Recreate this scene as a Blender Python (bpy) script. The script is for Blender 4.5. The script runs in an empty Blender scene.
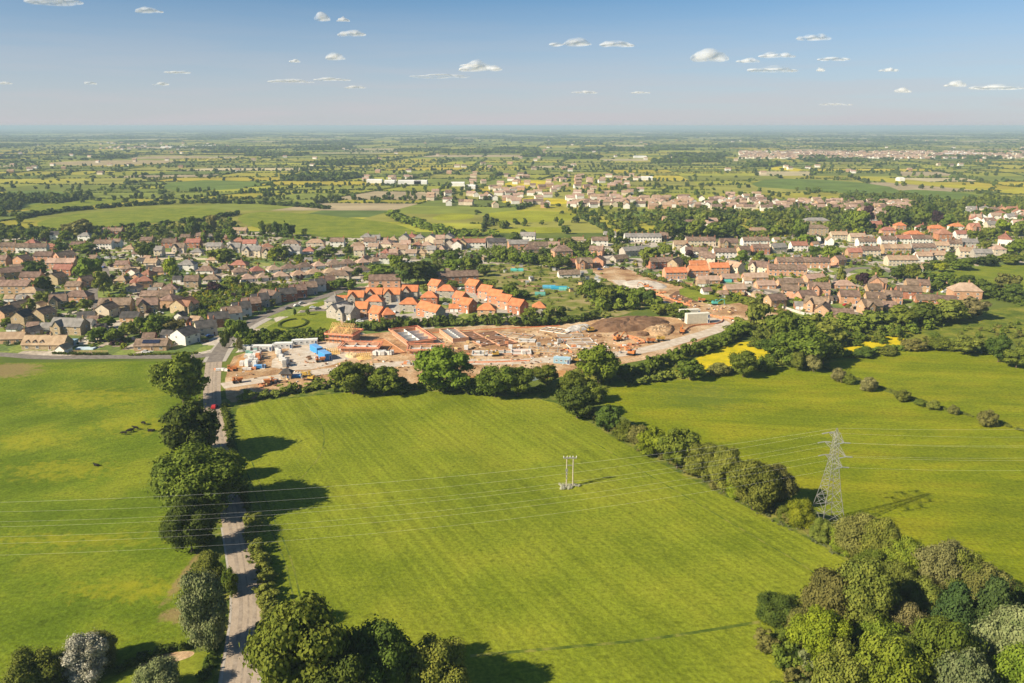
import bpy, math, random
import numpy as np
from mathutils import Vector, Matrix, geometry

S = bpy.context.scene
C = S.collection
R = math.radians
random.seed(7); rng = np.random.default_rng(7)

# ------------------------------------------------------------------ camera, world, sun, exposure
CAM_H = 110.0; PITCH = 15.15; LENS = 28.0
cam_d = bpy.data.cameras.new('camera'); cam = bpy.data.objects.new('camera', cam_d); C.objects.link(cam)
cam.location = (0, 0, CAM_H); cam.rotation_euler = (R(90 - PITCH), 0, 0)
cam_d.lens = LENS; cam_d.sensor_width = 36; cam_d.clip_start = 1; cam_d.clip_end = 200000
S.camera = cam
S.render.resolution_x = 1024; S.render.resolution_y = 683

SUN_EL = 33.0
SH = Vector((0.885, 0.466)).normalized()           # ground direction in which shadows fall
w = bpy.data.worlds.new('World'); S.world = w; w.use_nodes = True
nt = w.node_tree; nt.nodes.clear()
sky = nt.nodes.new('ShaderNodeTexSky'); sky.sky_type = 'NISHITA'; sky.sun_disc = False
sky.sun_elevation = R(SUN_EL)
sky.sun_rotation = math.atan2(-SH.x, -SH.y)        # measured from +Y towards +X
sky.altitude = 100; sky.air_density = 0.65; sky.dust_density = 0.35; sky.ozone_density = 2.6
bg = nt.nodes.new('ShaderNodeBackground'); bg.inputs[1].default_value = 0.058
out = nt.nodes.new('ShaderNodeOutputWorld')
tint = nt.nodes.new('ShaderNodeVectorMath'); tint.operation = 'MULTIPLY'; tint.inputs[1].default_value = (0.78, 1.03, 1.06)
nt.links.new(sky.outputs[0], tint.inputs[0]); 
# thin high haze that whitens the lower sky, with faint stretched streaks
wc = nt.nodes.new('ShaderNodeTexCoord'); ws = nt.nodes.new('ShaderNodeSeparateXYZ'); nt.links.new(wc.outputs['Generated'], ws.inputs[0])
wr = nt.nodes.new('ShaderNodeMapRange'); wr.inputs[1].default_value = 0.15; wr.inputs[2].default_value = 0.0; wr.inputs[3].default_value = 0.0; wr.inputs[4].default_value = 0.95
nt.links.new(ws.outputs[2], wr.inputs[0])
wm = nt.nodes.new('ShaderNodeMapping'); wm.inputs['Scale'].default_value = (5, 5, 70); nt.links.new(wc.outputs['Generated'], wm.inputs[0])
wn = nt.nodes.new('ShaderNodeTexNoise'); wn.inputs['Scale'].default_value = 1.0; wn.inputs['Detail'].default_value = 5; nt.links.new(wm.outputs[0], wn.inputs['Vector'])
wk = nt.nodes.new('ShaderNodeMapRange'); wk.inputs[1].default_value = .4; wk.inputs[2].default_value = .6; wk.inputs[3].default_value = .90; wk.inputs[4].default_value = 1.06; nt.links.new(wn.outputs[0], wk.inputs[0])
wx = nt.nodes.new('ShaderNodeMath'); wx.operation = 'MULTIPLY'; wx.use_clamp = True; nt.links.new(wr.outputs[0], wx.inputs[0]); nt.links.new(wk.outputs[0], wx.inputs[1])
mixw = nt.nodes.new('ShaderNodeMix'); mixw.data_type = 'RGBA'; nt.links.new(wx.outputs[0], mixw.inputs['Factor']); nt.links.new(tint.outputs[0], mixw.inputs['A']); mixw.inputs['B'].default_value = (5.75, 5.55, 5.85, 1)
nt.links.new(mixw.outputs['Result'], bg.inputs[0]); nt.links.new(bg.outputs[0], out.inputs[0])

sd = bpy.data.lights.new('sun', 'SUN'); sd.energy = 5.0; sd.angle = R(0.6); sd.color = (1.0, 0.89, 0.69)
sun = bpy.data.objects.new('sun', sd); C.objects.link(sun)
to_sun = Vector((-SH.x * math.cos(R(SUN_EL)), -SH.y * math.cos(R(SUN_EL)), math.sin(R(SUN_EL))))
sun.rotation_euler = to_sun.to_track_quat('Z', 'Y').to_euler()
S.view_settings.view_transform = 'Standard'; S.view_settings.look = 'None'
S.view_settings.exposure = 0.82; S.view_settings.gamma = 1.0
S.render.engine = 'CYCLES'
S.cycles.volume_bounces = 1
S.cycles.max_bounces = 5; S.cycles.diffuse_bounces = 3; S.cycles.transparent_max_bounces = 12

# ------------------------------------------------------------------ helpers
F = 1024 * LENS / 36.0
cp, sp = math.cos(R(PITCH)), math.sin(R(PITCH))
def G(px, py):
    """photo pixel -> point on the ground (used to survey the layout)"""
    u = (px - 512) / F; v = (341.5 - py) / F
    Y = cp + v * sp; Z = -sp + v * cp
    t = -CAM_H / Z
    return Vector((u * t, Y * t, 0))
def mpp(py):
    """metres per pixel across at ground row py"""
    v = (341.5 - py) / F
    return (-CAM_H / (-sp + v * cp)) / F
def height_of(yb, yt):
    a = math.tan(R(PITCH) + math.atan((yb - 341.5) / F)); b = math.tan(R(PITCH) + math.atan((yt - 341.5) / F))
    return CAM_H * (1 - b / a)
def PIX(X, Y, Z=0.0):
    dz = Z - CAM_H
    d = Y * cp - dz * sp
    up = Y * sp + dz * cp
    return 512 + F * X / d, 341.5 - F * up / d

ALL_LABELS = {}
def tag(o, label=None, cat=None, group=None, kind=None):
    if label: o['label'] = label
    if cat: o['category'] = cat
    if group: o['group'] = group
    if kind: o['kind'] = kind
    return o
def link(o, parent=None):
    C.objects.link(o)
    if parent: o.parent = parent
    return o
def empty(name, loc, rz=0.0, scale=1.0):
    o = bpy.data.objects.new(name, None); o.location = loc; o.rotation_euler = (0, 0, rz)
    o.scale = (scale,) * 3; o.empty_display_size = 0.5
    return link(o)
def mesh_np(name, V, Fc, mats=(), mi=None, smooth=False):
    """V (n,3) array, Fc (m,k) array of equal-sided faces"""
    V = np.asarray(V, dtype=np.float32); Fc = np.asarray(Fc, dtype=np.int32)
    m = bpy.data.meshes.new(name); k = Fc.shape[1]
    m.vertices.add(len(V)); m.vertices.foreach_set('co', V.ravel())
    m.loops.add(Fc.size); m.loops.foreach_set('vertex_index', Fc.ravel())
    m.polygons.add(len(Fc)); m.polygons.foreach_set('loop_start', np.arange(0, Fc.size, k, dtype=np.int32))
    if mi is not None: m.polygons.foreach_set('material_index', np.asarray(mi, dtype=np.int32))
    m.update(calc_edges=True)
    for a in mats: m.materials.append(a)
    if smooth: m.shade_smooth()
    return m

class MB:
    """collects simple shapes into one mesh; face list with material indices"""
    def __init__(s): s.v = []; s.f = []; s.m = []
    def add(s, vs, fs, mi=0):
        b = len(s.v); s.v += [tuple(p) for p in vs]
        s.f += [tuple(b + i for i in f) for f in fs]; s.m += [mi] * len(fs)
    def box(s, c, d, rz=0.0, mi=0, taper=1.0, M=None):
        x, y, z = d[0] / 2, d[1] / 2, d[2] / 2
        vs = [Vector((sx * x * (taper if sz > 0 else 1), sy * y * (taper if sz > 0 else 1), sz * z))
              for sz in (-1, 1) for sx, sy in ((-1, -1), (1, -1), (1, 1), (-1, 1))]
        rot = Matrix.Rotation(rz, 3, 'Z') if M is None else M
        vs = [rot @ p + Vector(c) for p in vs]
        s.add(vs, [(3, 2, 1, 0), (4, 5, 6, 7), (0, 1, 5, 4), (1, 2, 6, 5), (2, 3, 7, 6), (3, 0, 4, 7)], mi)
    def tube(s, a, b, r0, r1=None, n=6, mi=0, caps=True):
        a = Vector(a); b = Vector(b); r1 = r0 if r1 is None else r1
        z = (b - a).normalized(); x = z.orthogonal().normalized(); y = z.cross(x)
        vs = []
        for p, r in ((a, r0), (b, r1)):
            for k in range(n):
                t = 2 * math.pi * k / n; vs.append(p + x * math.cos(t) * r + y * math.sin(t) * r)
        fs = [(k, (k + 1) % n, n + (k + 1) % n, n + k) for k in range(n)]
        if caps: fs += [tuple(range(n - 1, -1, -1)), tuple(range(n, 2 * n))]
        s.add(vs, fs, mi)
    def prism(s, prof, y0, y1, mi=0, axis='y'):
        """profile in x,z extruded along y (or profile in y,z extruded along x)"""
        n = len(prof)
        if axis == 'y': vs = [(a, y0, b) for a, b in prof] + [(a, y1, b) for a, b in prof]
        else: vs = [(y0, a, b) for a, b in prof] + [(y1, a, b) for a, b in prof]
        fs = [(k, (k + 1) % n, n + (k + 1) % n, n + k) for k in range(n)] + [tuple(range(n - 1, -1, -1)), tuple(range(n, 2 * n))]
        s.add(vs, fs, mi)
    def mesh(s, name, mats=()):
        m = bpy.data.meshes.new(name); m.from_pydata(s.v, [], s.f)
        m.polygons.foreach_set('material_index', s.m)
        for a in mats: m.materials.append(a)
        m.validate(); m.update()
        import bmesh
        bm = bmesh.new(); bm.from_mesh(m); bmesh.ops.recalc_face_normals(bm, faces=bm.faces); bm.to_mesh(m); bm.free()
        return m
    def build(s, name, mats, parent=None):
        if not isinstance(mats, (list, tuple)): mats = [mats]
        return link(bpy.data.objects.new(name, s.mesh(name, mats)), parent)

# ------------------------------------------------------------------ materials
MATS = {}
def mat(name, cols, scale=0.5, rough=0.85, bump=0.0, bscale=None, rnd=0.0, metal=0.0, coords='Object', extra=None, detail=6, stretch=None, contrast=(0.38, 0.62), spec=0.08):
    """procedural colour from one noise through a ramp, + finer noise modulation, + per object variation"""
    if name in MATS: return MATS[name]
    m = bpy.data.materials.new(name); m.use_nodes = True; t = m.node_tree; N = t.nodes; L = t.links
    b = N['Principled BSDF']; b.inputs['Roughness'].default_value = rough; b.inputs['Metallic'].default_value = metal
    b.inputs['Specular IOR Level'].default_value = spec
    tc = N.new('ShaderNodeTexCoord'); src = tc.outputs[coords]
    if stretch:
        mp = N.new('ShaderNodeMapping'); mp.inputs['Rotation'].default_value = (0, 0, stretch[0]); mp.inputs['Scale'].default_value = (stretch[1], stretch[2], 1)
        L.new(src, mp.inputs[0]); src2 = mp.outputs[0]
    else: src2 = src
    n1 = N.new('ShaderNodeTexNoise'); n1.inputs['Scale'].default_value = scale; n1.inputs['Detail'].default_value = detail; n1.inputs['Roughness'].default_value = 0.62
    L.new(src2, n1.inputs['Vector'])
    cr = N.new('ShaderNodeValToRGB'); cr.color_ramp.elements.remove(cr.color_ramp.elements[1])
    k = len(cols)
    for i, c in enumerate(cols):
        pos = contrast[0] + (contrast[1] - contrast[0]) * (i / max(1, k - 1))
        e = cr.color_ramp.elements[0] if i == 0 else cr.color_ramp.elements.new(pos)
        e.position = pos; e.color = (*c, 1)
    L.new(n1.outputs[0], cr.inputs[0]); col = cr.outputs[0]
    if rnd:
        oi = N.new('ShaderNodeObjectInfo'); hs = N.new('ShaderNodeHueSaturation')
        mr = N.new('ShaderNodeMapRange'); mr.inputs[3].default_value = 1 - rnd; mr.inputs[4].default_value = 1 + rnd
        L.new(oi.outputs['Random'], mr.inputs[0]); L.new(mr.outputs[0], hs.inputs['Value']); L.new(col, hs.inputs['Color'])
        mr2 = N.new('ShaderNodeMapRange'); mr2.inputs[3].default_value = 0.5 - rnd * 0.06; mr2.inputs[4].default_value = 0.5 + rnd * 0.06
        ml = N.new('ShaderNodeMath'); ml.operation = 'MULTIPLY'; ml.inputs[1].default_value = 7.31
        fr = N.new('ShaderNodeMath'); fr.operation = 'FRACT'
        L.new(oi.outputs['Random'], ml.inputs[0]); L.new(ml.outputs[0], fr.inputs[0]); L.new(fr.outputs[0], mr2.inputs[0]); L.new(mr2.outputs[0], hs.inputs['Hue'])
        col = hs.outputs[0]
    if extra: col = extra(t, src, col)
    L.new(col, b.inputs['Base Color'])
    if bump:
        n2 = N.new('ShaderNodeTexNoise'); n2.inputs['Scale'].default_value = bscale or scale * 6; n2.inputs['Detail'].default_value = 4
        L.new(src, n2.inputs['Vector'])
        bp = N.new('ShaderNodeBump'); bp.inputs['Strength'].default_value = bump; bp.inputs['Distance'].default_value = 0.3
        L.new(n2.outputs[0], bp.inputs['Height']); L.new(bp.outputs[0], b.inputs['Normal'])
    MATS[name] = m
    return m

def leaf(name, a, b_, trans=0.20, rnd=0.12):
    if name in MATS: return MATS[name]
    m = bpy.data.materials.new(name); m.use_nodes = True; t = m.node_tree; N = t.nodes; L = t.links; N.clear()
    o = N.new('ShaderNodeOutputMaterial'); mx = N.new('ShaderNodeMixShader'); mx.inputs[0].default_value = trans
    d = N.new('ShaderNodeBsdfPrincipled'); d.inputs['Roughness'].default_value = 0.7; d.inputs['Specular IOR Level'].default_value = 0.06
    tr = N.new('ShaderNodeBsdfTranslucent')
    g = N.new('ShaderNodeNewGeometry'); n = N.new('ShaderNodeTexNoise'); n.inputs['Scale'].default_value = 0.45; n.inputs['Detail'].default_value = 5
    L.new(g.outputs['Position'], n.inputs['Vector'])
    cr = N.new('ShaderNodeValToRGB'); cr.color_ramp.elements[0].position = 0.35; cr.color_ramp.elements[1].position = 0.66
    cr.color_ramp.elements[0].color = (*a, 1); cr.color_ramp.elements[1].color = (*b_, 1)
    L.new(n.outputs[0], cr.inputs[0])
    oi = N.new('ShaderNodeObjectInfo'); hs = N.new('ShaderNodeHueSaturation')
    mr = N.new('ShaderNodeMapRange'); mr.inputs[3].default_value = 1 - rnd * 1.6; mr.inputs[4].default_value = 1 + rnd * 1.6
    L.new(oi.outputs['Random'], mr.inputs[0]); L.new(mr.outputs[0], hs.inputs['Value'])
    ri = N.new('ShaderNodeMapRange'); ri.inputs[3].default_value = 0.5 - rnd * .12; ri.inputs[4].default_value = 0.5 + rnd * .12
    ml = N.new('ShaderNodeMath'); ml.operation = 'MULTIPLY'; ml.inputs[1].default_value = 5.77; fr = N.new('ShaderNodeMath'); fr.operation = 'FRACT'
    L.new(oi.outputs['Random'], ml.inputs[0]); L.new(ml.outputs[0], fr.inputs[0]); L.new(fr.outputs[0], ri.inputs[0]); L.new(ri.outputs[0], hs.inputs['Hue'])
    L.new(cr.outputs[0], hs.inputs['Color'])
    L.new(hs.outputs[0], d.inputs['Base Color']); L.new(hs.outputs[0], tr.inputs['Color'])
    L.new(d.outputs[0], mx.inputs[1]); L.new(tr.outputs[0], mx.inputs[2]); L.new(mx.outputs[0], o.inputs[0])
    MATS[name] = m
    return m

LEAF = {
 'dark':    leaf('foliage_dark', (0.052, 0.08, 0.014), (0.112, 0.148, 0.022)),
 'mid':     leaf('foliage_mid', (0.092, 0.128, 0.016), (0.182, 0.218, 0.028)),
 'bright':  leaf('foliage_bright', (0.115, 0.165, 0.016), (0.215, 0.268, 0.028)),
 'lime':    leaf('foliage_lime', (0.16, 0.2, 0.014), (0.3, 0.33, 0.022)),
 'olive':   leaf('foliage_olive', (0.12, 0.148, 0.024), (0.225, 0.245, 0.04)),
 'brown':   leaf('foliage_brown', (0.13, 0.128, 0.032), (0.225, 0.21, 0.055)),
 'tan':     leaf('foliage_tan', (0.15, 0.142, 0.05), (0.27, 0.245, 0.09)),
 'blossom': leaf('foliage_blossom', (0.36, 0.35, 0.24), (0.62, 0.59, 0.47)),
 'purple':  leaf('foliage_purple', (0.035, 0.018, 0.022), (0.07, 0.036, 0.038)),
 'conifer': leaf('foliage_conifer', (0.038, 0.066, 0.018), (0.07, 0.11, 0.026), 0.12),
 'yellow':  leaf('foliage_yellow', (0.230, 0.210, 0.015), (0.500, 0.420, 0.025)),
 'grey':    leaf('foliage_grey_green', (0.12, 0.155, 0.055), (0.25, 0.275, 0.12)),
 'far':     leaf('foliage_far', (0.062, 0.088, 0.02), (0.115, 0.145, 0.034), 0.15),
}
BARK = mat('bark', [(0.10, 0.075, 0.05), (0.19, 0.15, 0.11)], 3.0, 0.9, 0.4)
GREY_PAINT = mat('galvanised_steel', [(0.24, 0.23, 0.21), (0.34, 0.33, 0.30)], 2.0, 0.5, metal=0.3)

def wave_layer(direction, period, amount, dark=True):
    """darkens/lightens a field by mowing / sowing lines running in a ground direction"""
    def f(t, src, col):
        N = t.nodes; L = t.links
        mp = N.new('ShaderNodeMapping'); mp.inputs['Rotation'].default_value = (0, 0, -math.atan2(direction.y, direction.x) + math.pi / 2)
        L.new(src, mp.inputs[0])
        n0 = N.new('ShaderNodeTexNoise'); n0.inputs['Scale'].default_value = 0.03; L.new(src, n0.inputs['Vector'])
        wv = N.new('ShaderNodeTexNoise'); wv.inputs['Scale'].default_value = 1.0 / period; wv.inputs['Detail'].default_value = 3
        m2 = N.new('ShaderNodeMapping'); m2.inputs['Scale'].default_value = (1, 0.02, 1); L.new(mp.outputs[0], m2.inputs[0]); L.new(m2.outputs[0], wv.inputs['Vector'])
        mr = N.new('ShaderNodeMapRange'); mr.inputs[1].default_value = 0.36; mr.inputs[2].default_value = 0.64; mr.inputs[3].default_value = 1 - amount; mr.inputs[4].default_value = 1 + amount
        L.new(wv.outputs[0], mr.inputs[0])
        g = N.new('ShaderNodeTexNoise'); g.inputs['Scale'].default_value = 0.9; g.inputs['Detail'].default_value = 6; g.inputs['Roughness'].default_value = .75; L.new(src, g.inputs['Vector'])
        mg = N.new('ShaderNodeMapRange'); mg.inputs[1].default_value = 0.36; mg.inputs[2].default_value = 0.64; mg.inputs[3].default_value = .68; mg.inputs[4].default_value = 1.30
        L.new(g.outputs[0], mg.inputs[0])
        tf = N.new('ShaderNodeTexNoise'); tf.inputs['Scale'].default_value = 0.33; tf.inputs['Detail'].default_value = 3; L.new(src, tf.inputs['Vector'])
        mt = N.new('ShaderNodeMapRange'); mt.inputs[1].default_value = .60; mt.inputs[2].default_value = .70; mt.inputs[3].default_value = 1; mt.inputs[4].default_value = .76; L.new(tf.outputs[0], mt.inputs[0])
        m0 = N.new('ShaderNodeMath'); m0.operation = 'MULTIPLY'; L.new(mt.outputs[0], m0.inputs[0]); L.new(mg.outputs[0], m0.inputs[1])
        mu = N.new('ShaderNodeMath'); mu.operation = 'MULTIPLY'; L.new(mr.outputs[0], mu.inputs[0]); L.new(m0.outputs[0], mu.inputs[1])
        vm = N.new('ShaderNodeVectorMath'); vm.operation = 'SCALE'; L.new(col, vm.inputs[0]); L.new(mu.outputs[0], vm.inputs['Scale'])
        return vm.outputs[0]
    return f
def patches(centres, color, fine=0.7, thr=0.5):
    """flowers or bare ground growing in broken patches round given ground points (x, y, rx, ry)"""
    def f(t, src, col):
        N = t.nodes; L = t.links; acc = None
        for (x, y, rx, ry) in centres:
            mp = N.new('ShaderNodeMapping'); mp.inputs['Location'].default_value = (-x / rx, -y / ry, 0); mp.inputs['Scale'].default_value = (1 / rx, 1 / ry, 0)
            L.new(src, mp.inputs[0]); ln = N.new('ShaderNodeVectorMath'); ln.operation = 'LENGTH'; L.new(mp.outputs[0], ln.inputs[0])
            mr = N.new('ShaderNodeMapRange'); mr.inputs[1].default_value = 1.0; mr.inputs[2].default_value = 0.2; L.new(ln.outputs[1], mr.inputs[0])
            if acc is None: acc = mr.outputs[0]
            else:
                mx = N.new('ShaderNodeMath'); mx.operation = 'MAXIMUM'; L.new(acc, mx.inputs[0]); L.new(mr.outputs[0], mx.inputs[1]); acc = mx.outputs[0]
        n = N.new('ShaderNodeTexNoise'); n.inputs['Scale'].default_value = fine; n.inputs['Detail'].default_value = 6; n.inputs['Roughness'].default_value = .7; L.new(src, n.inputs['Vector'])
        ad = N.new('ShaderNodeMath'); ad.operation = 'MULTIPLY_ADD'; L.new(acc, ad.inputs[0]); ad.inputs[1].default_value = 0.42; L.new(n.outputs[0], ad.inputs[2])
        m2 = N.new('ShaderNodeMapRange'); m2.inputs[1].default_value = thr + .12; m2.inputs[2].default_value = thr + .32; L.new(ad.outputs[0], m2.inputs[0])
        mm = N.new('ShaderNodeMath'); mm.operation = 'MULTIPLY'; m2.inputs[4].default_value = .62; L.new(m2.outputs[0], mm.inputs[0])
        gt = N.new('ShaderNodeMath'); gt.operation = 'GREATER_THAN'; gt.inputs[1].default_value = 0.001; L.new(acc, gt.inputs[0]); L.new(gt.outputs[0], mm.inputs[1])
        mix = N.new('ShaderNodeMix'); mix.data_type = 'RGBA'; L.new(mm.outputs[0], mix.inputs['Factor']); L.new(col, mix.inputs['A']); mix.inputs['B'].default_value = (*color, 1)
        return mix.outputs['Result']
    return f
def chain(*fs):
    def f(t, src, col):
        for g in fs: col = g(t, src, col)
        return col
    return f

# ------------------------------------------------------------------ ground sheets
LAYER = [0.0]
def smooth_poly(pts, closed, n=3):
    for _ in range(n):
        q = []
        m = len(pts)
        rngi = range(m) if closed else range(m - 1)
        if not closed: q.append(pts[0])
        for i in rngi:
            a, b = pts[i], pts[(i + 1) % m]
            q += [a * 0.75 + b * 0.25, a * 0.25 + b * 0.75]
        if not closed: q.append(pts[-1])
        pts = q
    return pts
def sheet(name, pix, m, z, smooth=2, world=False, kind='structure'):
    pts = [Vector(p) if world else G(*p) for p in pix]
    if smooth: pts = smooth_poly(pts, True, smooth)
    V = [(p.x, p.y, z) for p in pts]
    tris = geometry.tessellate_polygon([[Vector(v) for v in V]])
    me = bpy.data.meshes.new(name); me.from_pydata(V, [], [tuple(t) for t in tris]); me.materials.append(m)
    import bmesh
    bm = bmesh.new(); bm.from_mesh(me); bmesh.ops.recalc_face_normals(bm, faces=bm.faces)
    if bm.faces and sum(f.normal.z for f in bm.faces) < 0: bmesh.ops.reverse_faces(bm, faces=bm.faces)
    bm.to_mesh(me); bm.free()
    return tag(link(bpy.data.objects.new(name, me)), kind=kind)
def ribbon(name, pix, width, m, z, world=False, kind='structure', sm=3, off=0.0):
    pts = [Vector(p) if world else G(*p) for p in pix]
    ws = width if isinstance(width, (list, tuple)) else [width] * len(pts)
    P3 = smooth_poly([Vector((p.x, p.y, ws[i])) for i, p in enumerate(pts)], False, sm)
    V = []
    for i, p in enumerate(P3):
        a = P3[max(0, i - 1)]; b = P3[min(len(P3) - 1, i + 1)]
        d = Vector((b.x - a.x, b.y - a.y)).normalized(); n = Vector((-d.y, d.x)) * p.z / 2
        q = Vector((-d.y, d.x)) * off
        V += [(p.x + n.x + q.x, p.y + n.y + q.y, z), (p.x - n.x + q.x, p.y - n.y + q.y, z)]
    Fc = [(2 * i + 1, 2 * i + 3, 2 * i + 2, 2 * i) for i in range(len(P3) - 1)]
    return tag(link(bpy.data.objects.new(name, mesh_np(name, V, Fc, [m]))), kind=kind)

hd = (G(800, 540) - G(560, 405)).normalized()       # direction of the hedge with the pylon
GRASS_A = mat('meadow_grass', [(0.095, 0.140, 0.007), (0.130, 0.176, 0.010), (0.182, 0.210, 0.014)], 0.035, 0.9, 0.5, 1.2,
    extra=chain(wave_layer(Vector((0.75, 0.66)), 3.5, 0.08),
      patches([(*G(150, 425)[:2], 55, 22), (*G(95, 398)[:2], 60, 30), (*G(60, 470)[:2], 45, 20), (*G(30, 440)[:2], 35, 22), (*G(130, 590)[:2], 40, 12), (*G(60, 540)[:2], 60, 10)], (0.30, 0.28, 0.015), 0.30, 0.66), patches([(*G(-5, 372)[:2], 26, 14), (*G(12, 367)[:2], 18, 8), (*G(185, 575)[:2], 2.0, 16), (*G(178, 615)[:2], 5, 4)], (0.30, 0.19, 0.10), .35, .44)))
GRASS_B = mat('pasture_grass', [(0.138, 0.174, 0.010), (0.178, 0.210, 0.014), (0.218, 0.236, 0.018)], 0.025, 0.9, 0.5, 1.2,
    extra=wave_layer(hd, 1.7, 0.14))
GRASS_C = mat('hay_grass', [(0.140, 0.172, 0.006), (0.180, 0.205, 0.007), (0.225, 0.225, 0.010)], 0.03, 0.9, 0.5, 1.0,
    extra=chain(wave_layer(Vector((1, -0.15)), 5, 0.10), patches([(*G(700, 395)[:2], 45, 40)], (0.10, 0.14, 0.02), .35, .62)), stretch=(0.2, 1, 2.2))
GRASS_D = mat('rough_grass', [(0.085, 0.120, 0.015), (0.150, 0.175, 0.02), (0.23, 0.22, 0.035)], 0.08, 0.95, 0.6, 0.9, extra=wave_layer(hd, 6, .08))
BUTTER = mat('buttercup_meadow', [(0.20, 0.22, 0.01), (0.46, 0.38, 0.01), (0.60, 0.46, 0.012)], 0.12, 0.9, 0.4, contrast=(.25, .6))
GRASS_E = mat('lawn', [(0.130, 0.170, 0.014), (0.215, 0.235, 0.022)], 0.06, 0.9, 0.3, extra=wave_layer(Vector((1, 0.2)), 5, .05))
TALL = mat('field_margin', [(0.060, 0.095, 0.012), (0.120, 0.150, 0.02), (0.24, 0.23, 0.05)], 0.22, 0.95, 0.7, 0.8)
EARTH = mat('bare_earth', [(0.29, 0.16, 0.08), (0.44, 0.275, 0.145), (0.56, 0.41, 0.26)], 0.06, 0.95, 0.6, 0.6, extra=wave_layer(Vector((1, .1)), 6, .12))
SOIL = mat('dark_topsoil', [(0.14, 0.075, 0.042), (0.23, 0.135, 0.08)], 0.3, 0.95, 0.8, 0.8)
CLAY = mat('orange_clay', [(0.42, 0.20, 0.07), (0.52, 0.30, 0.13)], 0.2, 0.95, 0.6)
HARD = mat('hardcore_track', [(0.46, 0.37, 0.28), (0.60, 0.52, 0.43)], 0.3, 0.95, 0.4)
ASPH = mat('asphalt', [(0.17, 0.145, 0.125), (0.25, 0.215, 0.185)], 0.4, 0.9, 0.2)
LANE = mat('lane_surface', [(0.33, 0.26, 0.195), (0.43, 0.345, 0.265)], 0.35, 0.9, 0.3, contrast=(.3, .7))
PAVE = mat('pavement', [(0.36, 0.32, 0.28), (0.46, 0.41, 0.35)], 0.8, 0.9)
KERB = mat('kerb_stone', [(0.40, 0.38, 0.34), (0.50, 0.47, 0.42)], 1.0, 0.9)

def garden_plots():
    """lawns, patios and beds: voronoi plots across the settlement"""
    m = bpy.data.materials.new('garden_ground'); m.use_nodes = True; t = m.node_tree; N = t.nodes; L = t.links
    b = N['Principled BSDF']; b.inputs['Roughness'].default_value = 0.95
    tc = N.new('ShaderNodeTexCoord'); mp = N.new('ShaderNodeMapping'); mp.inputs['Scale'].default_value = (1, .7, 1); L.new(tc.outputs['Object'], mp.inputs[0])
    v = N.new('ShaderNodeTexVoronoi'); v.inputs['Scale'].default_value = 0.085; v.distance = 'CHEBYCHEV'; L.new(mp.outputs[0], v.inputs['Vector'])
    sep = N.new('ShaderNodeSeparateColor'); L.new(v.outputs['Color'], sep.inputs[0])
    cr = N.new('ShaderNodeValToRGB'); cr.color_ramp.interpolation = 'CONSTANT'
    cols = [(0.0, (0.10, 0.15, 0.02)), (0.22, (0.18, 0.22, 0.03)), (0.40, (0.40, 0.33, 0.25)), (0.56, (0.11, 0.15, 0.02)), (0.70, (0.48, 0.41, 0.33)), (0.86, (0.26, 0.20, 0.14)), (0.94, (0.24, 0.25, 0.05))]
    cr.color_ramp.elements[0].color = (*cols[0][1], 1); cr.color_ramp.elements[1].position = cols[1][0]; cr.color_ramp.elements[1].color = (*cols[1][1], 1)
    for p, c in cols[2:]:
        e = cr.color_ramp.elements.new(p); e.color = (*c, 1)
    L.new(sep.outputs[0], cr.inputs[0])
    n = N.new('ShaderNodeTexNoise'); n.inputs['Scale'].default_value = 0.5; n.inputs['Detail'].default_value = 6; L.new(tc.outputs['Object'], n.inputs['Vector'])
    mr = N.new('ShaderNodeMapRange'); mr.inputs[1].default_value = .3; mr.inputs[2].default_value = .7; mr.inputs[3].default_value = .6; mr.inputs[4].default_value = 1.4; L.new(n.outputs[0], mr.inputs[0])
    vm = N.new('ShaderNodeVectorMath'); vm.operation = 'SCALE'; L.new(cr.outputs[0], vm.inputs[0]); L.new(mr.outputs[0], vm.inputs['Scale']); L.new(vm.outputs[0], b.inputs['Base Color'])
    return m
GARDEN = garden_plots()
BASE = mat('open_ground', [(0.085, 0.120, 0.02), (0.145, 0.170, 0.03)], 0.02, 0.95, 0.3)

EXT = 60000.0
g = mesh_np('ground', [(-EXT, -2000, 0), (EXT, -2000, 0), (EXT, EXT, 0), (-EXT, EXT, 0)], [(0, 1, 2, 3)], [BASE])
tag(link(bpy.data.objects.new('ground', g)), kind='structure')

# settlement ground
V_LEFT = [(-60, 357), (-60, 238), (60, 236), (150, 232), (230, 228), (330, 238), (480, 240), (560, 238), (610, 240), (620, 262), (600, 282), (560, 322), (420, 330), (340, 345), (235, 352), (205, 358), (120, 357)]
V_RIGHT = [(600, 262), (600, 238), (660, 236), (760, 226), (880, 208), (1100, 200), (1100, 262), (990, 266), (930, 276), (990, 290), (985, 300), (900, 318), (850, 324), (780, 316), (700, 292), (640, 278)]
sheet('village_ground', V_LEFT, GARDEN, 0.02, 1)
sheet('town_ground', V_RIGHT, GARDEN, 0.028, 1)
sheet('allotments', [(470, 300), (470, 268), (520, 262), (600, 275), (660, 300), (620, 318), (560, 322)], mat('allotment_ground', [(0.11, 0.14, 0.02), (0.20, 0.20, 0.045), (0.33, 0.26, 0.13)], 0.07, .95, .4), 0.036)

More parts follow.
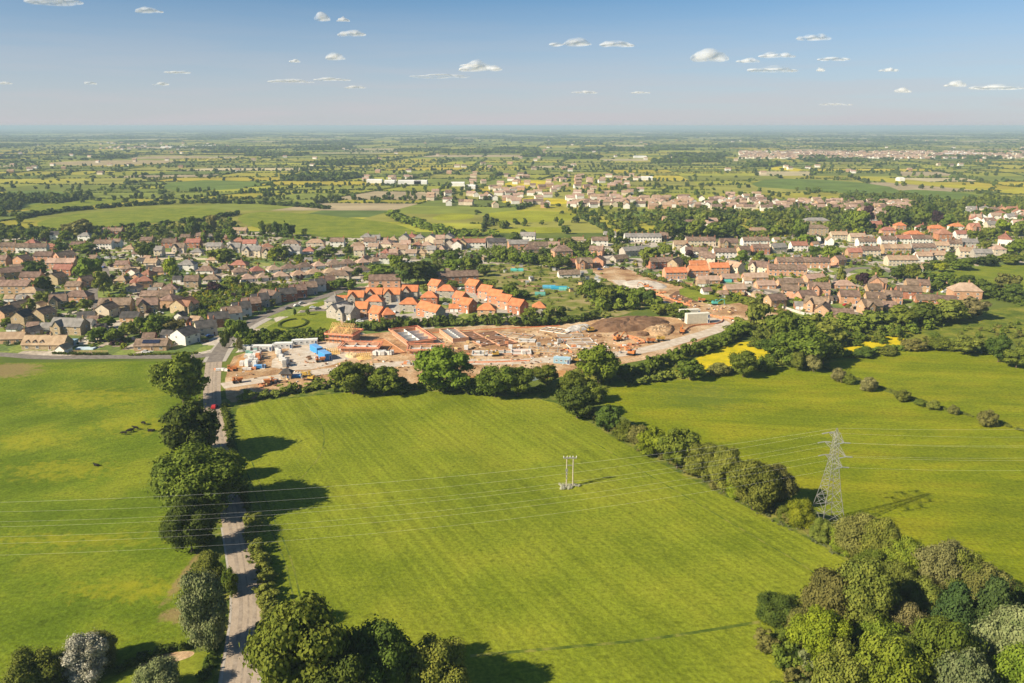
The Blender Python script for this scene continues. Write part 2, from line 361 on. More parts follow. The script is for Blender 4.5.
P_A = [(-120, 362), (40, 363), (120, 361), (193, 362), (204, 372), (202, 420), (196, 470), (196, 530), (205, 590), (215, 640), (190, 648), (120, 668), (60, 683), (0, 720), (-160, 720)]
P_B = [(238, 404), (330, 394), (400, 389), (470, 394), (530, 398), (562, 404), (600, 430), (650, 458), (700, 484), (760, 514), (820, 545), (905, 592), (860, 625), (800, 640), (790, 683), (800, 760), (230, 760), (262, 640), (262, 590), (252, 530), (240, 460), (234, 425)]
P_C = [(585, 392), (640, 384), (700, 378), (760, 369), (815, 366), (900, 397), (960, 416), (1060, 446), (1120, 640), (1000, 590), (930, 552), (860, 526), (800, 505), (740, 478), (680, 448), (620, 415)]
P_D = [(818, 365), (860, 356), (905, 350), (960, 351), (1100, 366), (1100, 462), (1000, 428), (940, 410), (880, 388)]
sheet('meadow', P_A, GRASS_A, 0.030, 1)
sheet('field_margin', [(225, 400), (330, 389), (400, 385), (480, 388), (560, 396), (660, 452), (830, 535), (930, 592), (870, 660), (840, 760), (225, 760), (250, 560), (228, 440)], TALL, 0.024, 1)
sheet('pasture', P_B, GRASS_B, 0.040, 1)
sheet('hay_field', P_C, GRASS_C, 0.032, 1)
sheet('far_pasture', P_D, GRASS_C, 0.036, 1)
sheet('rough_pasture', [(540, 398), (560, 376), (640, 368), (720, 345), (790, 335), (860, 330), (960, 330), (960, 352), (900, 350), (815, 366), (700, 379), (600, 396)], GRASS_D, 0.016, 1)
sheet('buttercup_field', [(655, 382), (690, 362), (716, 348), (745, 341), (785, 341), (778, 354), (740, 364), (700, 374)], BUTTER, 0.044, 1)
sheet('buttercup_patch', [(838, 344), (862, 337), (890, 336), (915, 341), (880, 350), (846, 352)], BUTTER, 0.044, 1)
sheet('playing_field', [(905, 276), (960, 268), (1100, 258), (1100, 296), (1010, 292), (975, 284)], GRASS_E, 0.044, 1)
sheet('paddock', [(870, 345), (905, 332), (960, 318), (1020, 303), (1100, 300), (1100, 350), (960, 340)], GRASS_D, 0.040, 1)
sheet('near_garden', [(60, 720), (110, 668), (190, 655), (225, 645), (210, 700), (190, 760)], GRASS_E, 0.046, 1)
sheet('earth_path', [(130, 664), (160, 654), (196, 650), (192, 658), (150, 668)], EARTH, 0.054, 2)
#sheet('worn_track', [(178, 575), (186, 545), (190, 590), (183, 602), (172, 622), (166, 624), (180, 600)], EARTH, 0.054, 2)
#sheet('gateway_earth', [(-40, 385), (-40, 366), (22, 361), (40, 364), (18, 374)], EARTH, 0.054, 2)
ribbon('tyre_track', [(243, 462), (262, 512), (284, 556), (294, 600), (300, 640)], .45, TALL, 0.054)
ribbon('tyre_track', [(252, 462), (270, 512), (291, 556), (301, 600), (307, 640)], .45, TALL, 0.054)
ribbon('tyre_track', [(300, 399), (322, 420), (326, 450), (300, 480)], .4, TALL, 0.056)
ribbon('tyre_track', [(590, 440), (640, 470), (700, 505), (760, 540), (820, 575), (850, 610)], .5, TALL, 0.056)
ribbon('footpath', [(470, 656), (560, 648), (650, 640), (760, 622)], 1.0, TALL, 0.052)
# the green hill fields behind the village
sheet('hill_field', [(28, 226), (62, 215), (120, 211), (190, 207), (235, 211), (205, 219), (140, 224), (70, 231)], GRASS_E, 0.45, 1)
sheet('hill_pasture', [(235, 222), (245, 212), (300, 213), (380, 221), (412, 229), (420, 236), (340, 239), (275, 233)], GRASS_E, 0.45, 1)
sheet('hill_paddock', [(20, 208), (50, 201), (130, 197), (140, 201), (80, 207), (40, 212)], GRASS_E, 0.45, 1)

# building site ground
sheet('building_site', [(222, 404), (226, 372), (236, 352), (300, 345), (345, 336), (420, 329), (520, 324), (590, 318), (680, 316), (725, 326), (700, 342), (655, 358), (600, 368), (560, 376), (500, 378), (440, 382), (380, 386), (330, 384), (300, 390), (260, 398)], EARTH, 0.048, 1)
sheet('upper_site', [(585, 268), (615, 266), (660, 278), (720, 288), (770, 300), (800, 316), (760, 332), (715, 330), (690, 316), (655, 300), (620, 287)], EARTH, 0.056, 1)
sheet('site_compound', [(262, 366), (300, 343), (345, 341), (356, 352), (345, 362), (300, 372)], HARD, 0.060, 1)
sheet('clay_bank', [(240, 354), (262, 352), (258, 372), (232, 372)], CLAY, 0.062, 1)
sheet('clay_apron', [(440, 382), (480, 374), (560, 370), (590, 372), (560, 378), (500, 381)], CLAY, 0.058, 1)
sheet('weedy_bank', [(672, 291), (700, 284), (730, 290), (754, 299), (735, 304), (705, 305)], GRASS_E, 0.066, 1)
sheet('topsoil_patch', [(665, 298), (680, 289), (705, 292), (712, 300), (690, 304)], SOIL, 0.064, 1)
ribbon('haul_road', [(222, 386), (260, 380), (320, 372), (380, 365), (440, 362), (520, 362), (580, 358), (640, 352), (690, 338), (724, 328), (722, 321), (700, 318)], 9.0, HARD, 0.070)
ribbon('site_spur', [(700, 318), (665, 305), (632, 290), (618, 280)], 10.0, HARD, 0.066)

# roads
LANE_PTS = [(238, 760), (240, 683), (246, 640), (249, 600), (243, 560), (236, 525), (229, 495), (223, 465), (217, 435), (212, 405), (212, 380), (214, 362), (223, 345), (238, 330), (262, 316), (296, 304), (330, 295), (350, 288)]
ribbon('lane_verge', LANE_PTS[:11], 11.0, TALL, 0.056)
ribbon('lane', LANE_PTS[:12], [9, 9, 8.6, 8.3, 7.8, 7.2, 7, 7, 7, 7, 7.2, 7.5], LANE, 0.076)
WORN = mat('worn_asphalt', [(0.25, 0.20, 0.155), (0.37, 0.30, 0.235)], 0.5, .9)
for o_ in (-1.5, 1.6, -.1): ribbon('wheel_track', LANE_PTS[:12], .9 if abs(o_) > 1 else .35, WORN, 0.090, off=o_)
for o_ in (-3.9, 3.9): ribbon('lane_edge_grit', LANE_PTS[:6], .5, PAVE, 0.094, off=o_)
ribbon('main_road', LANE_PTS[11:], [7.5, 7.2, 7.5, 8, 8, 8, 8], ASPH, 0.080)
#ribbon('lane_edge_grit', [(p[0], p[1]) for p in LANE_PTS[1:10]], 0.7, PAVE, 0.084)
ribbon('village_road', [(-60, 354), (0, 354), (40, 358), (100, 357), (160, 357), (195, 357), (214, 354)], 6.5, ASPH, 0.086)
ribbon('green_verge', [(214, 362), (224, 346), (240, 331), (264, 318)], [11] * 4, PAVE, 0.072)
sheet('village_green', [(262, 330), (278, 321), (300, 312), (325, 308), (345, 322), (330, 334), (290, 334)], GRASS_E, 0.060, 1)
sheet('verge_lawn', [(296, 309), (330, 299), (328, 304), (305, 311)], GRASS_E, 0.090, 1)
ribbon('estate_road', [(300, 312), (318, 310), (340, 311)], 5, ASPH, 0.092)
ribbon('estate_street', [(345, 322), (370, 318), (400, 316), (420, 314), (450, 312), (500, 311), (530, 314)], 7, PAVE, 0.088)
ribbon('estate_close', [(392, 316), (398, 304), (400, 297), (420, 296), (460, 292), (480, 296), (505, 306)], 8, PAVE, 0.094)
ribbon('back_street', [(-40, 262), (60, 258), (130, 258.5), (180, 258), (240, 259.5)], 6, PAVE, 0.080)
ribbon('crescent_road', [(240, 280), (300, 271), (360, 268)], 6, PAVE, 0.080)
ribbon('estate_lane', [(100, 262), (108, 275), (90, 290), (98, 310)], 6, ASPH, 0.084)
ribbon('high_street', [(360, 257), (420, 250), (480, 249), (520, 250)], 8, PAVE, 0.084)
ribbon('town_road', [(580, 266), (622, 256), (660, 268), (700, 276), (720, 284), (770, 290), (800, 302), (870, 316)], 6, ASPH, 0.084)
ribbon('town_street', [(740, 250), (800, 254), (850, 262), (900, 264), (960, 258), (1060, 250)], 6, PAVE, 0.088)
ribbon('crescent', [(838, 290), (838, 276), (850, 268), (880, 268), (900, 275), (915, 286), (880, 298)], 7, ASPH, 0.092)
sheet('crescent_green', [(848, 276), (862, 272), (885, 275), (885, 281), (862, 284), (846, 281)], GRASS_E, 0.096, 1)
ribbon('village_lane', [(600, 262), (640, 248), (700, 240), (780, 236), (850, 246), (960, 236), (1060, 226)], 6, PAVE, 0.076)
sheet('pond', [(524, 377), (540, 372), (548, 376), (536, 381), (526, 381)], mat('still_water', [(0.16, 0.19, 0.13), (0.2, 0.23, 0.16)], 0.2, 0.15, spec=.6), 0.074, 1)
# teal and blue garden nets on the allotments are things further down

# ------------------------------------------------------------------ far countryside: irregular field pattern
SPECIAL = [  # fields singled out in the photo: pixel polygon, colour
 ('yellow_field', [(500, 186), (512, 181), (545, 180), (555, 184), (530, 187)], 'y'),
 ('yellow_field', [(495, 203), (520, 198), (572, 199), (568, 205), (530, 203)], 'y'),
 ('pale_field', [(480, 214), (520, 210), (580, 213), (582, 220), (520, 223), (488, 220)], 'l'),
 ('pale_field', [(430, 218), (445, 213), (474, 214), (474, 219), (440, 221)], 'l'),
 ('pale_field', [(490, 230), (530, 227), (574, 228), (568, 233), (500, 234)], 'l'),
 ('pale_field', [(600, 232), (620, 227), (660, 227), (658, 232), (620, 234)], 'y2'),
 ('green_field', [(744, 186), (770, 178), (850, 181), (905, 189), (880, 196), (800, 190)], 'g'),
 ('green_field', [(880, 197), (900, 189), (960, 192), (985, 197), (940, 202)], 'g'),
 ('yellow_field', [(767, 169), (780, 166), (806, 170), (794, 172)], 'y'),
 ('yellow_field', [(851, 178), (870, 176), (930, 182), (992, 188), (985, 191), (930, 186), (880, 182)], 'y2'),
 ('yellow_field', [(962, 204), (970, 200), (984, 201), (982, 205)], 'y'),
 ('pale_field', [(1000, 188), (1060, 186), (1060, 194), (1000, 194)], 'y2'),
 ('green_field', [(155, 187), (190, 180), (250, 181), (268, 185), (230, 190), (180, 191)], 'g'),
 ('tan_field', [(40, 164), (70, 161), (150, 160), (185, 161), (160, 164), (90, 166)], 't'),
 ('tan_field', [(120, 159), (150, 156), (210, 156), (200, 158.5)], 't'),
 ('green_field', [(0, 192), (40, 190), (70, 193), (50, 197), (0, 199)], 'g'),
 ('green_field', [(600, 219), (620, 211), (680, 212), (700, 218), (650, 222)], 'g'),
]
FC = {'y': (0.52, 0.42, 0.02), 'y2': (0.38, 0.34, 0.03), 'l': (0.27, 0.28, 0.02), 'g': (0.125, 0.175, 0.030), 't': (0.36, 0.28, 0.15)}
SPEC_W = []
for i, (nm, px, c) in enumerate(SPECIAL):
    col = FC[c]
    m = mat('crop_' + c, [tuple(k * .8 for k in col), tuple(k * 1.15 for k in col)], 0.02, 0.95, 0.2, extra=wave_layer(Vector((1, .3)), 8, .05))
    sheet(nm, px, m, 0.12 + 0.01 * i, 1)
    SPEC_W.append(np.array([G(*p)[:2] for p in px]))
def inside(poly, x, y):
    c = False; n = len(poly); j = n - 1
    for i in range(n):
        xi, yi = poly[i][0], poly[i][1]; xj, yj = poly[j][0], poly[j][1]
        if (yi > y) != (yj > y) and x < (xj - xi) * (y - yi) / (yj - yi) + xi: c = not c
        j = i
    return c
def in_special(x, y): return any(inside(p, x, y) for p in SPEC_W)

r1 = random.Random(21)
cells = []; hedges_far = []
def visible(q):
    xs = [p[0] for p in q]; ys = [p[1] for p in q]
    ymax = max(ys)
    return min(xs) < 0.74 * ymax + 250 and max(xs) > -0.74 * ymax - 250
def target(y): return 21000 * max(1.0, (y / 2600.0)) ** 1.55
def split(q, depth=0):
    if not visible(q): return
    c = np.mean(q, axis=0)
    q = [np.array(p, float) for p in q]
    a = np.linalg.norm(q[1] - q[0]) + np.linalg.norm(q[2] - q[3]); b = np.linalg.norm(q[2] - q[1]) + np.linalg.norm(q[3] - q[0])
    area = a * b / 4
    ymin = max(900, min(p[1] for p in q))
    if area < target(ymin + .3 * (c[1] - ymin)) * r1.uniform(0.8, 2.6) or depth > 22:
        cells.append([tuple(p) for p in q]); return
    t0 = r1.uniform(.36, .64); t1 = min(.68, max(.32, t0 + r1.uniform(-.12, .12)))
    # fields are stretched across the view line, as on this plain
    if a > b * (1.0 + 0.5 * r1.random()):
        m0 = q[0] + (q[1] - q[0]) * t0; m1 = q[3] + (q[2] - q[3]) * t1
        if area < 4e6: hedges_far.append((m0, m1))
        split([q[0], m0, m1, q[3]], depth + 1); split([m0, q[1], q[2], m1], depth + 1)
    else:
        m0 = q[1] + (q[2] - q[1]) * t0; m1 = q[0] + (q[3] - q[0]) * t1
        if area < 4e6: hedges_far.append((m0, m1))
        split([q[0], q[1], m0, m1], depth + 1); split([m1, m0, q[2], q[3]], depth + 1)
Y0 = G(512, 238)[1]
for (ya, yb) in ((Y0, 3200), (3200, 9000), (9000, 22000), (22000, 56000)):
    X = 0.8 * yb + 300
    split([(-X, ya + X * .06), (X, ya - X * .03), (X, yb - X * .03), (-X, yb + X * .06)] if ya == Y0 else [(-X, ya + X * (.06 if False else 0)), (X, ya), (X, yb), (-X, yb)])
def cell_kind(c):
    px, py = PIX(c[0], c[1])
    r = r1.random()
    wood = 0.04 if c[1] < 2500 else (0.07 if c[1] < 6000 else (0.18 if c[1] < 14000 else 0.36))
    if r < wood: return 'wood'
    r = r1.random()
    yel = .40 if 150 < py < 240 else .25
    if c[1] > 9000: yel = .15
    if r < yel * .45: return 'y2'
    if r < yel: return 'l'
    if r < yel + .07: return 't'
    return 'g'
PALN = {'g': [(0.13, 0.16, 0.028), (0.17, 0.195, 0.03), (0.21, 0.22, 0.032), (0.25, 0.24, 0.045)], 'l': [(0.28, 0.28, 0.03), (0.33, 0.30, 0.035)],
        'y2': [(0.38, 0.31, 0.03), (0.30, 0.27, 0.03)], 't': [(0.42, 0.35, 0.20), (0.34, 0.27, 0.16)], 'wood': [(0.10, 0.14, 0.03)]}
woods = []
V = []; Fq = []; CC = []
for q in cells:
    c = np.mean(q, axis=0); k = cell_kind(c)
    if k == 'wood': woods.append(q)
    b = len(V); V += [(p[0], p[1], 0.10) for p in q]; Fq.append((b, b + 1, b + 2, b + 3))
    col = r1.choice(PALN[k]); f_ = r1.uniform(.88, 1.12); CC.append([col[0] * f_, col[1] * f_, col[2] * f_, 1])
mf = bpy.data.materials.new('patchwork_crops'); mf.use_nodes = True; t = mf.node_tree
at = t.nodes.new('ShaderNodeAttribute'); at.attribute_name = 'crop'; nz = t.nodes.new('ShaderNodeTexNoise'); nz.inputs['Scale'].default_value = 0.02; nz.inputs['Detail'].default_value = 7
tc = t.nodes.new('ShaderNodeTexCoord'); t.links.new(tc.outputs['Object'], nz.inputs['Vector'])
mr = t.nodes.new('ShaderNodeMapRange'); mr.inputs[1].default_value = .3; mr.inputs[2].default_value = .7; mr.inputs[3].default_value = .75; mr.inputs[4].default_value = 1.25; t.links.new(nz.outputs[0], mr.inputs[0])
vm = t.nodes.new('ShaderNodeVectorMath'); vm.operation = 'SCALE'; t.links.new(at.outputs['Color'], vm.inputs[0]); t.links.new(mr.outputs[0], vm.inputs['Scale'])
bs = t.nodes['Principled BSDF']; bs.inputs['Roughness'].default_value = .95; bs.inputs['Specular IOR Level'].default_value = .1; t.links.new(vm.outputs[0], bs.inputs['Base Color'])
me = mesh_np('patchwork_fields', V, Fq, [mf])
ca = me.color_attributes.new('crop', 'FLOAT_COLOR', 'CORNER'); ca.data.foreach_set('color', np.repeat(np.array(CC, np.float32), 4, axis=0).ravel())
tag(link(bpy.data.objects.new('patchwork_fields', me)), kind='structure')

# ------------------------------------------------------------------ foliage prototypes
def ico(sub=1):
    import bmesh
    bm = bmesh.new(); bmesh.ops.create_icosphere(bm, subdivisions=sub, radius=1.0)
    v = np.array([x.co[:] for x in bm.verts]); f = np.array([[q.index for q in p.verts] for p in bm.faces]); bm.free()
    return v, f
ICO1 = ico(1); ICO2 = ico(2)
def unit(a): return a / (np.linalg.norm(a, axis=1, keepdims=True) + 1e-9)
def leaves_on(lobes, n, size, g_, jit=0.12, outward=0.66, inner=0.8):
    """n leaf quads spread over the outside of a set of lobes (x,y,z,rx,rz)"""
    L_ = np.array(lobes); wgt = L_[:, 3] ** 2; wgt /= wgt.sum()
    k = g_.choice(len(L_), size=int(n * 1.9), p=wgt)
    d = unit(g_.normal(size=(len(k), 3)))
    d[:, 2] = np.where(g_.random(len(k)) < .55, np.abs(d[:, 2]), d[:, 2])
    rad = np.stack([L_[k, 3], L_[k, 3], L_[k, 4]], 1)
    p = L_[k, :3] + d * rad * (1 + g_.normal(size=(len(k), 1)) * jit)
    keep = np.ones(len(k), bool)
    for j in range(len(L_)):
        q = (p - L_[j, :3]) / np.array([L_[j, 3], L_[j, 3], L_[j, 4]])
        keep &= ~((np.linalg.norm(q, axis=1) < inner) & (k != j))
    keep &= p[:, 2] > 0.01
    p = p[keep][:n]; d = d[keep][:n]
    nn = unit(d * outward + unit(g_.normal(size=p.shape)) * (1 - outward))
    a = unit(np.cross(nn, unit(g_.normal(size=p.shape)))); b = np.cross(nn, a)
    s = (size * g_.uniform(.6, 1.35, size=(len(p), 1)))
    a = a * s; b = b * s * g_.uniform(.6, 1.0, size=(len(p), 1))
    V = np.stack([p - a * .9 - b * .25, p - a * .1 - b, p + a + b * .1, p + a * .05 + b], 1).reshape(-1, 3)
    Fc = np.arange(len(V)).reshape(-1, 4)
    return V, Fc
def core_of(lobes, k=0.8):
    V = []; Fc = []; n = 0
    v, f = ICO1
    for (x, y, z, r, rz) in lobes:
        V.append(v * np.array([r, r, rz]) * k + np.array([x, y, z])); Fc.append(f + n); n += len(v)
    V = np.concatenate(V); V[:, 2] = np.maximum(V[:, 2], 0.02)
    return V, np.concatenate(Fc)
def tri_to_quad(Fc):   # degenerate-free: split mesh sides kept separate, so pad tris into quads by merging is avoided
    return Fc
def lobes_for(kind, g_, n):
    out_ = []
    if kind == 'round':
        for _ in range(n):
            d = g_.normal(size=3); d /= np.linalg.norm(d); k_ = g_.uniform(.70, 1.28); r = g_.uniform(.075, .185)
            z = .55 + d[2] * .32 * k_; out_.append((d[0] * .35 * k_, d[1] * .35 * k_, z, r * .9, r * .7))
        out_.append((0, 0, .53, .26, .27))
    elif kind == 'tall':
        for _ in range(n):
            z = g_.uniform(.22, .95); rr = g_.uniform(.22, .40) * math.sin(math.pi * min(.95, (z - .05) / .98)) ** .7; a = g_.uniform(0, 6.28)
            r = g_.uniform(.09, .19); out_.append((math.cos(a) * rr, math.sin(a) * rr, z, r, r * .6))
        out_.append((0, 0, .52, .26, .38))
    elif kind == 'shrub':
        for _ in range(n):
            a = g_.uniform(0, 6.28); rr = .40 * math.sqrt(g_.random()); r = g_.uniform(.09, .20)
            z = g_.uniform(.18, .92) * (1 - rr * .8); out_.append((math.cos(a) * rr, math.sin(a) * rr, z, r * .8, r * .8))
        out_.append((0, 0, .36, .24, .30))
    elif kind == 'conifer':
        for i in range(n):
            z = .08 + .84 * (i + .5) / n; rr = .36 * (1 - z) ** .75
            for j in range(5):
                a = g_.uniform(0, 6.28); r = .05 + .16 * (1 - z); out_.append((math.cos(a) * rr * .75, math.sin(a) * rr * .75, z, r, r * .5))
        out_.append((0, 0, .42, .24, .42))
    elif kind == 'sparse':
        for _ in range(n):
            d = g_.normal(size=3); d /= np.linalg.norm(d); r = g_.uniform(.10, .18)
            out_.append((d[0] * .36, d[1] * .36, .58 + d[2] * .33, r, r * .8))
    return out_
LODN = {'H': (64, 24000, .0190), 'M': (36, 7500, .032), 'L': (18, 1300, .072), 'S': (6, 90, .21)}
CROWNS = {}
def crown_mesh(kind, lod, seed):
    key = (kind, lod, seed)
    if key in CROWNS: return CROWNS[key]
    g_ = np.random.default_rng(abs(hash((kind.__len__() * 7 + ord(kind[0]), ord(lod), seed))) % 100000)
    nl, nq, sz = LODN[lod]
    if kind == 'conifer': nl = max(6, nl // 2)
    lb = lobes_for(kind, g_, nl)
    if kind == 'sparse': nq = int(nq * .55); sz *= .8
    V, Fq = leaves_on(lb, nq, sz, g_, jit=.27)
    if kind != 'sparse':
        cv, cf = core_of(lb, .55)
        # core triangles as quads with a repeated midpoint are avoided: build as separate tri list
        m = bpy.data.meshes.new('crown')
        allV = np.concatenate([V, cv]); m.vertices.add(len(allV)); m.vertices.foreach_set('co', allV.astype(np.float32).ravel())
        loops = np.concatenate([Fq.ravel(), (cf + len(V)).ravel()]).astype(np.int32)
        m.loops.add(len(loops)); m.loops.foreach_set('vertex_index', loops)
        st = np.concatenate([np.arange(0, Fq.size, 4), Fq.size + np.arange(0, cf.size, 3)]).astype(np.int32)
        m.polygons.add(len(st)); m.polygons.foreach_set('loop_start', st); m.update(calc_edges=True)
    else: m = mesh_np('crown', V, Fq)
    m.materials.append(LEAF['mid'])
    CROWNS[key] = m
    return m
TRUNKS = {}
def trunk_mesh(kind, lod, seed):
    key = (kind, 'H' if lod == 'H' else 'L', seed % 2)
    if key in TRUNKS: return TRUNKS[key]
    b = MB(); r_ = random.Random(seed); n = 10 if lod == 'H' else 5
    top = {'round': .45, 'tall': .6, 'shrub': .3, 'conifer': .9, 'sparse': .5}[kind]; r0 = .022 if kind != 'shrub' else .014
    b.tube((0, 0, -.02), (.004, .003, top * .5), r0 * 1.2, r0 * .8, n); b.tube((.004, .003, top * .5), (0, 0, top), r0 * .8, r0 * .4, n)
    nb = {'H': 14, 'M': 6, 'L': 4, 'S': 2}[lod] * (3 if kind == 'sparse' else 1)
    if kind != 'conifer':
        for i in range(nb):
            a = r_.uniform(0, 6.28); z = top * r_.uniform(.35, .95); l = r_.uniform(.2, .42)
            e = (math.cos(a) * l * .85, math.sin(a) * l * .85, min(.9, z + r_.uniform(.12, .36)))
            b.tube((0, 0, z), e, r0 * .4, r0 * .1, max(4, n // 2))
            if kind == 'sparse' or lod == 'H':
                for j in range(3):
                    f = r_.uniform(.4, .9); s_ = Vector((0, 0, z)).lerp(Vector(e), f); b.tube(s_, s_ + Vector((r_.uniform(-.12, .12), r_.uniform(-.12, .12), r_.uniform(.03, .16))), r0 * .15, r0 * .05, 3)
    m = b.mesh('trunk', [BARK]); TRUNKS[key] = m
    return m
TREES = []            # (object, px)  collected per group for labelling
TREE_POS = []
DESC = {'dark': 'dark green', 'mid': 'mid green', 'bright': 'bright green', 'lime': 'lime green', 'olive': 'olive green', 'brown': 'brownish', 'tan': 'pale tan',
        'blossom': 'white-blossomed', 'purple': 'dark purple-leaved', 'conifer': 'dark evergreen', 'yellow': 'yellow-flowering', 'grey': 'grey-green'}
SHAPE = {'round': 'round tree', 'tall': 'upright tree', 'shrub': 'bush', 'conifer': 'conifer', 'sparse': 'thin-leaved tree'}
NAME = {'round': 'broadleaf_tree', 'tall': 'tall_tree', 'shrub': 'bushy_tree', 'conifer': 'conifer_tree', 'sparse': 'bare_tree'}
tree_groups = {}
tseed = [0]
def tree(px, yb, wpx, yt, kind='round', tone='mid', group='village', lod=None, label=None, hm=None):
    """base pixel, width in pixels, top pixel row"""
    p = G(px, yb); wm = wpx * mpp(yb); h = hm if hm else height_of(yb, yt)
    if lod is None: lod = 'H' if yb > 470 else ('M' if yb > 345 else 'L')
    tseed[0] += 1; sd_ = tseed[0] % {'H': 5, 'M': 4, 'L': 4, 'S': 2}[lod]
    e = empty(NAME[kind], p, random.uniform(0, 6.28))
    for nm, me_, mt in (('trunk', trunk_mesh(kind, lod, sd_), BARK), ('crown', crown_mesh(kind, lod, sd_), LEAF[tone])):
        o = bpy.data.objects.new(nm, me_); link(o, e); o.scale = (wm, wm, h)
        o.material_slots[0].link = 'OBJECT'; o.material_slots[0].material = mt
    e['category'] = 'tree'
    if label: e['label'] = label
    else: tree_groups.setdefault(group, []).append((px, e, f"{DESC[tone]} {SHAPE[kind]}"))
    if group: e['group'] = group
    TREE_POS.append((p.x, p.y, wm / 2))
    return e

# lobe templates for hedges and far foliage
def template(nl, nq, sz, seed, kind='shrub', core=True):
    g_ = np.random.default_rng(seed); lb = lobes_for(kind, g_, nl)
    V, Fq = leaves_on(lb, nq, sz, g_, .14)
    if core:
        cv, cf = core_of(lb[-1:], .85); q = np.stack([cf[:, 0], cf[:, 1], cf[:, 2], cf[:, 2]], 1)
    return V, Fq, (cv, cf) if core else None
TEMPL = {k: [template(*a, seed=s) for s in range(4)] for k, a in {'h': (12, 900, .050), 'm': (9, 240, .090), 'l': (6, 60, .18), 's': (3, 16, .36)}.items()}
def scatter(name, P, Sx, Sz, tkey, m, parent=None, rr=None):
    """P (n,2 or 3) positions, Sx width, Sz height -> one foliage mesh"""
    P = np.asarray(P, float)
    if P.shape[1] == 2: P = np.concatenate([P, np.zeros((len(P), 1))], 1)
    Sx = np.broadcast_to(np.asarray(Sx, float), len(P)); Sz = np.broadcast_to(np.asarray(Sz, float), len(P))
    Vs = []; Qs = []; Cv = []; Ct = []; nv = 0; nc = 0
    pick = rng.integers(0, 4, len(P)); ang = rng.uniform(0, 6.28, len(P))
    for k in range(4):
        idx = np.where(pick == k)[0]
        if not len(idx): continue
        V, Q, core = TEMPL[tkey][k]
        ca_, sa = np.cos(ang[idx])[:, None], np.sin(ang[idx])[:, None]
        def inst(T):
            x = (T[None, :, 0] * ca_ - T[None, :, 1] * sa) * Sx[idx][:, None] + P[idx, 0][:, None]
            y = (T[None, :, 0] * sa + T[None, :, 1] * ca_) * Sx[idx][:, None] + P[idx, 1][:, None]
            z = T[None, :, 2] * Sz[idx][:, None] + P[idx, 2][:, None]
            return np.stack([x, y, z], 2).reshape(-1, 3)
        a = inst(V); Vs.append(a); Qs.append((Q[None] + (np.arange(len(idx)) * len(V))[:, None, None]).reshape(-1, 4) + nv); nv += len(a)
        cv, cf = core; c_ = inst(cv); Cv.append(c_); Ct.append((cf[None] + (np.arange(len(idx)) * len(cv))[:, None, None]).reshape(-1, 3) + nc); nc += len(c_)
    V = np.concatenate(Vs); Q = np.concatenate(Qs); cv = np.concatenate(Cv); ct = np.concatenate(Ct) + len(V)
    me_ = bpy.data.meshes.new(name); A = np.concatenate([V, cv]).astype(np.float32)
    me_.vertices.add(len(A)); me_.vertices.foreach_set('co', A.ravel())
    lp = np.concatenate([Q.ravel(), ct.ravel()]).astype(np.int32); me_.loops.add(len(lp)); me_.loops.foreach_set('vertex_index', lp)
    st = np.concatenate([np.arange(0, Q.size, 4), Q.size + np.arange(0, ct.size, 3)]).astype(np.int32)
    me_.polygons.add(len(st)); me_.polygons.foreach_set('loop_start', st); me_.update(calc_edges=True); me_.materials.append(m)
    return link(bpy.data.objects.new(name, me_), parent)
def along(pts, step, jit, g_=rng):
    out_ = []
    for a, b in zip(pts[:-1], pts[1:]):
        a = np.array(a[:2], float); b = np.array(b[:2], float); L_ = np.linalg.norm(b - a); n = max(1, int(L_ / step))
        for i in range(n): out_.append(a + (b - a) * (i + g_.uniform(0, 1)) / n + g_.normal(size=2) * jit)
    return np.array(out_)
HEDGES = []
def hedge(pix, width, height, tone, label, step=None, tk=None, var=.35, name='hedge', gap=0.0):
    pts = [G(*p) for p in pix]; yb = np.mean([p[1] for p in pix])
    tk = tk or ('h' if yb > 470 else ('m' if yb > 330 else 'l'))
    P = along(pts, step or width * .42, width * .16)
    if gap: P = P[rng.random(len(P)) > gap]
    n = len(P); s = rng.uniform(1 - var, 1 + var, n)
    o = scatter(name, P, width * s, height * rng.uniform(1 - var, 1 + var, n), tk, LEAF[tone])
    tag(o, label, 'hedge'); HEDGES.append(o)
    for q in P[::3]: TREE_POS.append((q[0], q[1], width / 2))
    return o

# ------------------------------------------------------------------ near and middle hedges
hedge([(252, 520), (256, 545), (264, 580), (268, 610), (272, 640)], 4.5, 3.2, 'olive', 'bushy hedge along the right side of the lane')
hedge([(224, 405), (228, 425), (232, 450), (240, 480), (248, 510)], 2.6, 1.9, 'mid', 'clipped hedge between the lane and the wide central field')
hedge([(204, 560), (212, 600), (214, 640), (206, 680)], 2.6, 2.0, 'dark', 'low dark hedge on the left verge of the lane')
hedge([(236, 402), (270, 396), (300, 391), (335, 386)], 6.5, 4.2, 'olive', 'hedge below the site compound at the top left of the central field')
hedge([(330, 392), (380, 391), (440, 389), (480, 392), (545, 392)], 4.5, 3.0, 'mid', 'low hedge under the trees along the far edge of the central field', gap=.2)
hedge([(566, 398), (600, 424), (640, 447), (690, 472), (735, 492), (790, 520), (840, 545), (900, 580)], 5.0, 3.6, 'brown', 'long hedge running past the pylon between the two big fields', gap=.1)
hedge([(612, 380), (650, 372), (672, 364), (700, 352), (728, 342), (745, 333)], 8.0, 6.5, 'mid', 'thick hedge between the haul road and the yellow buttercup field')
hedge([(640, 384), (690, 376), (730, 372), (770, 366), (815, 362)], 5.0, 3.6, 'olive', 'hedge below the yellow buttercup field', gap=.12)
hedge([(820, 359), (860, 355), (900, 351), (950, 347), (990, 354), (1040, 366)], 5.5, 3.6, 'mid', 'hedge along the top of the far right field')
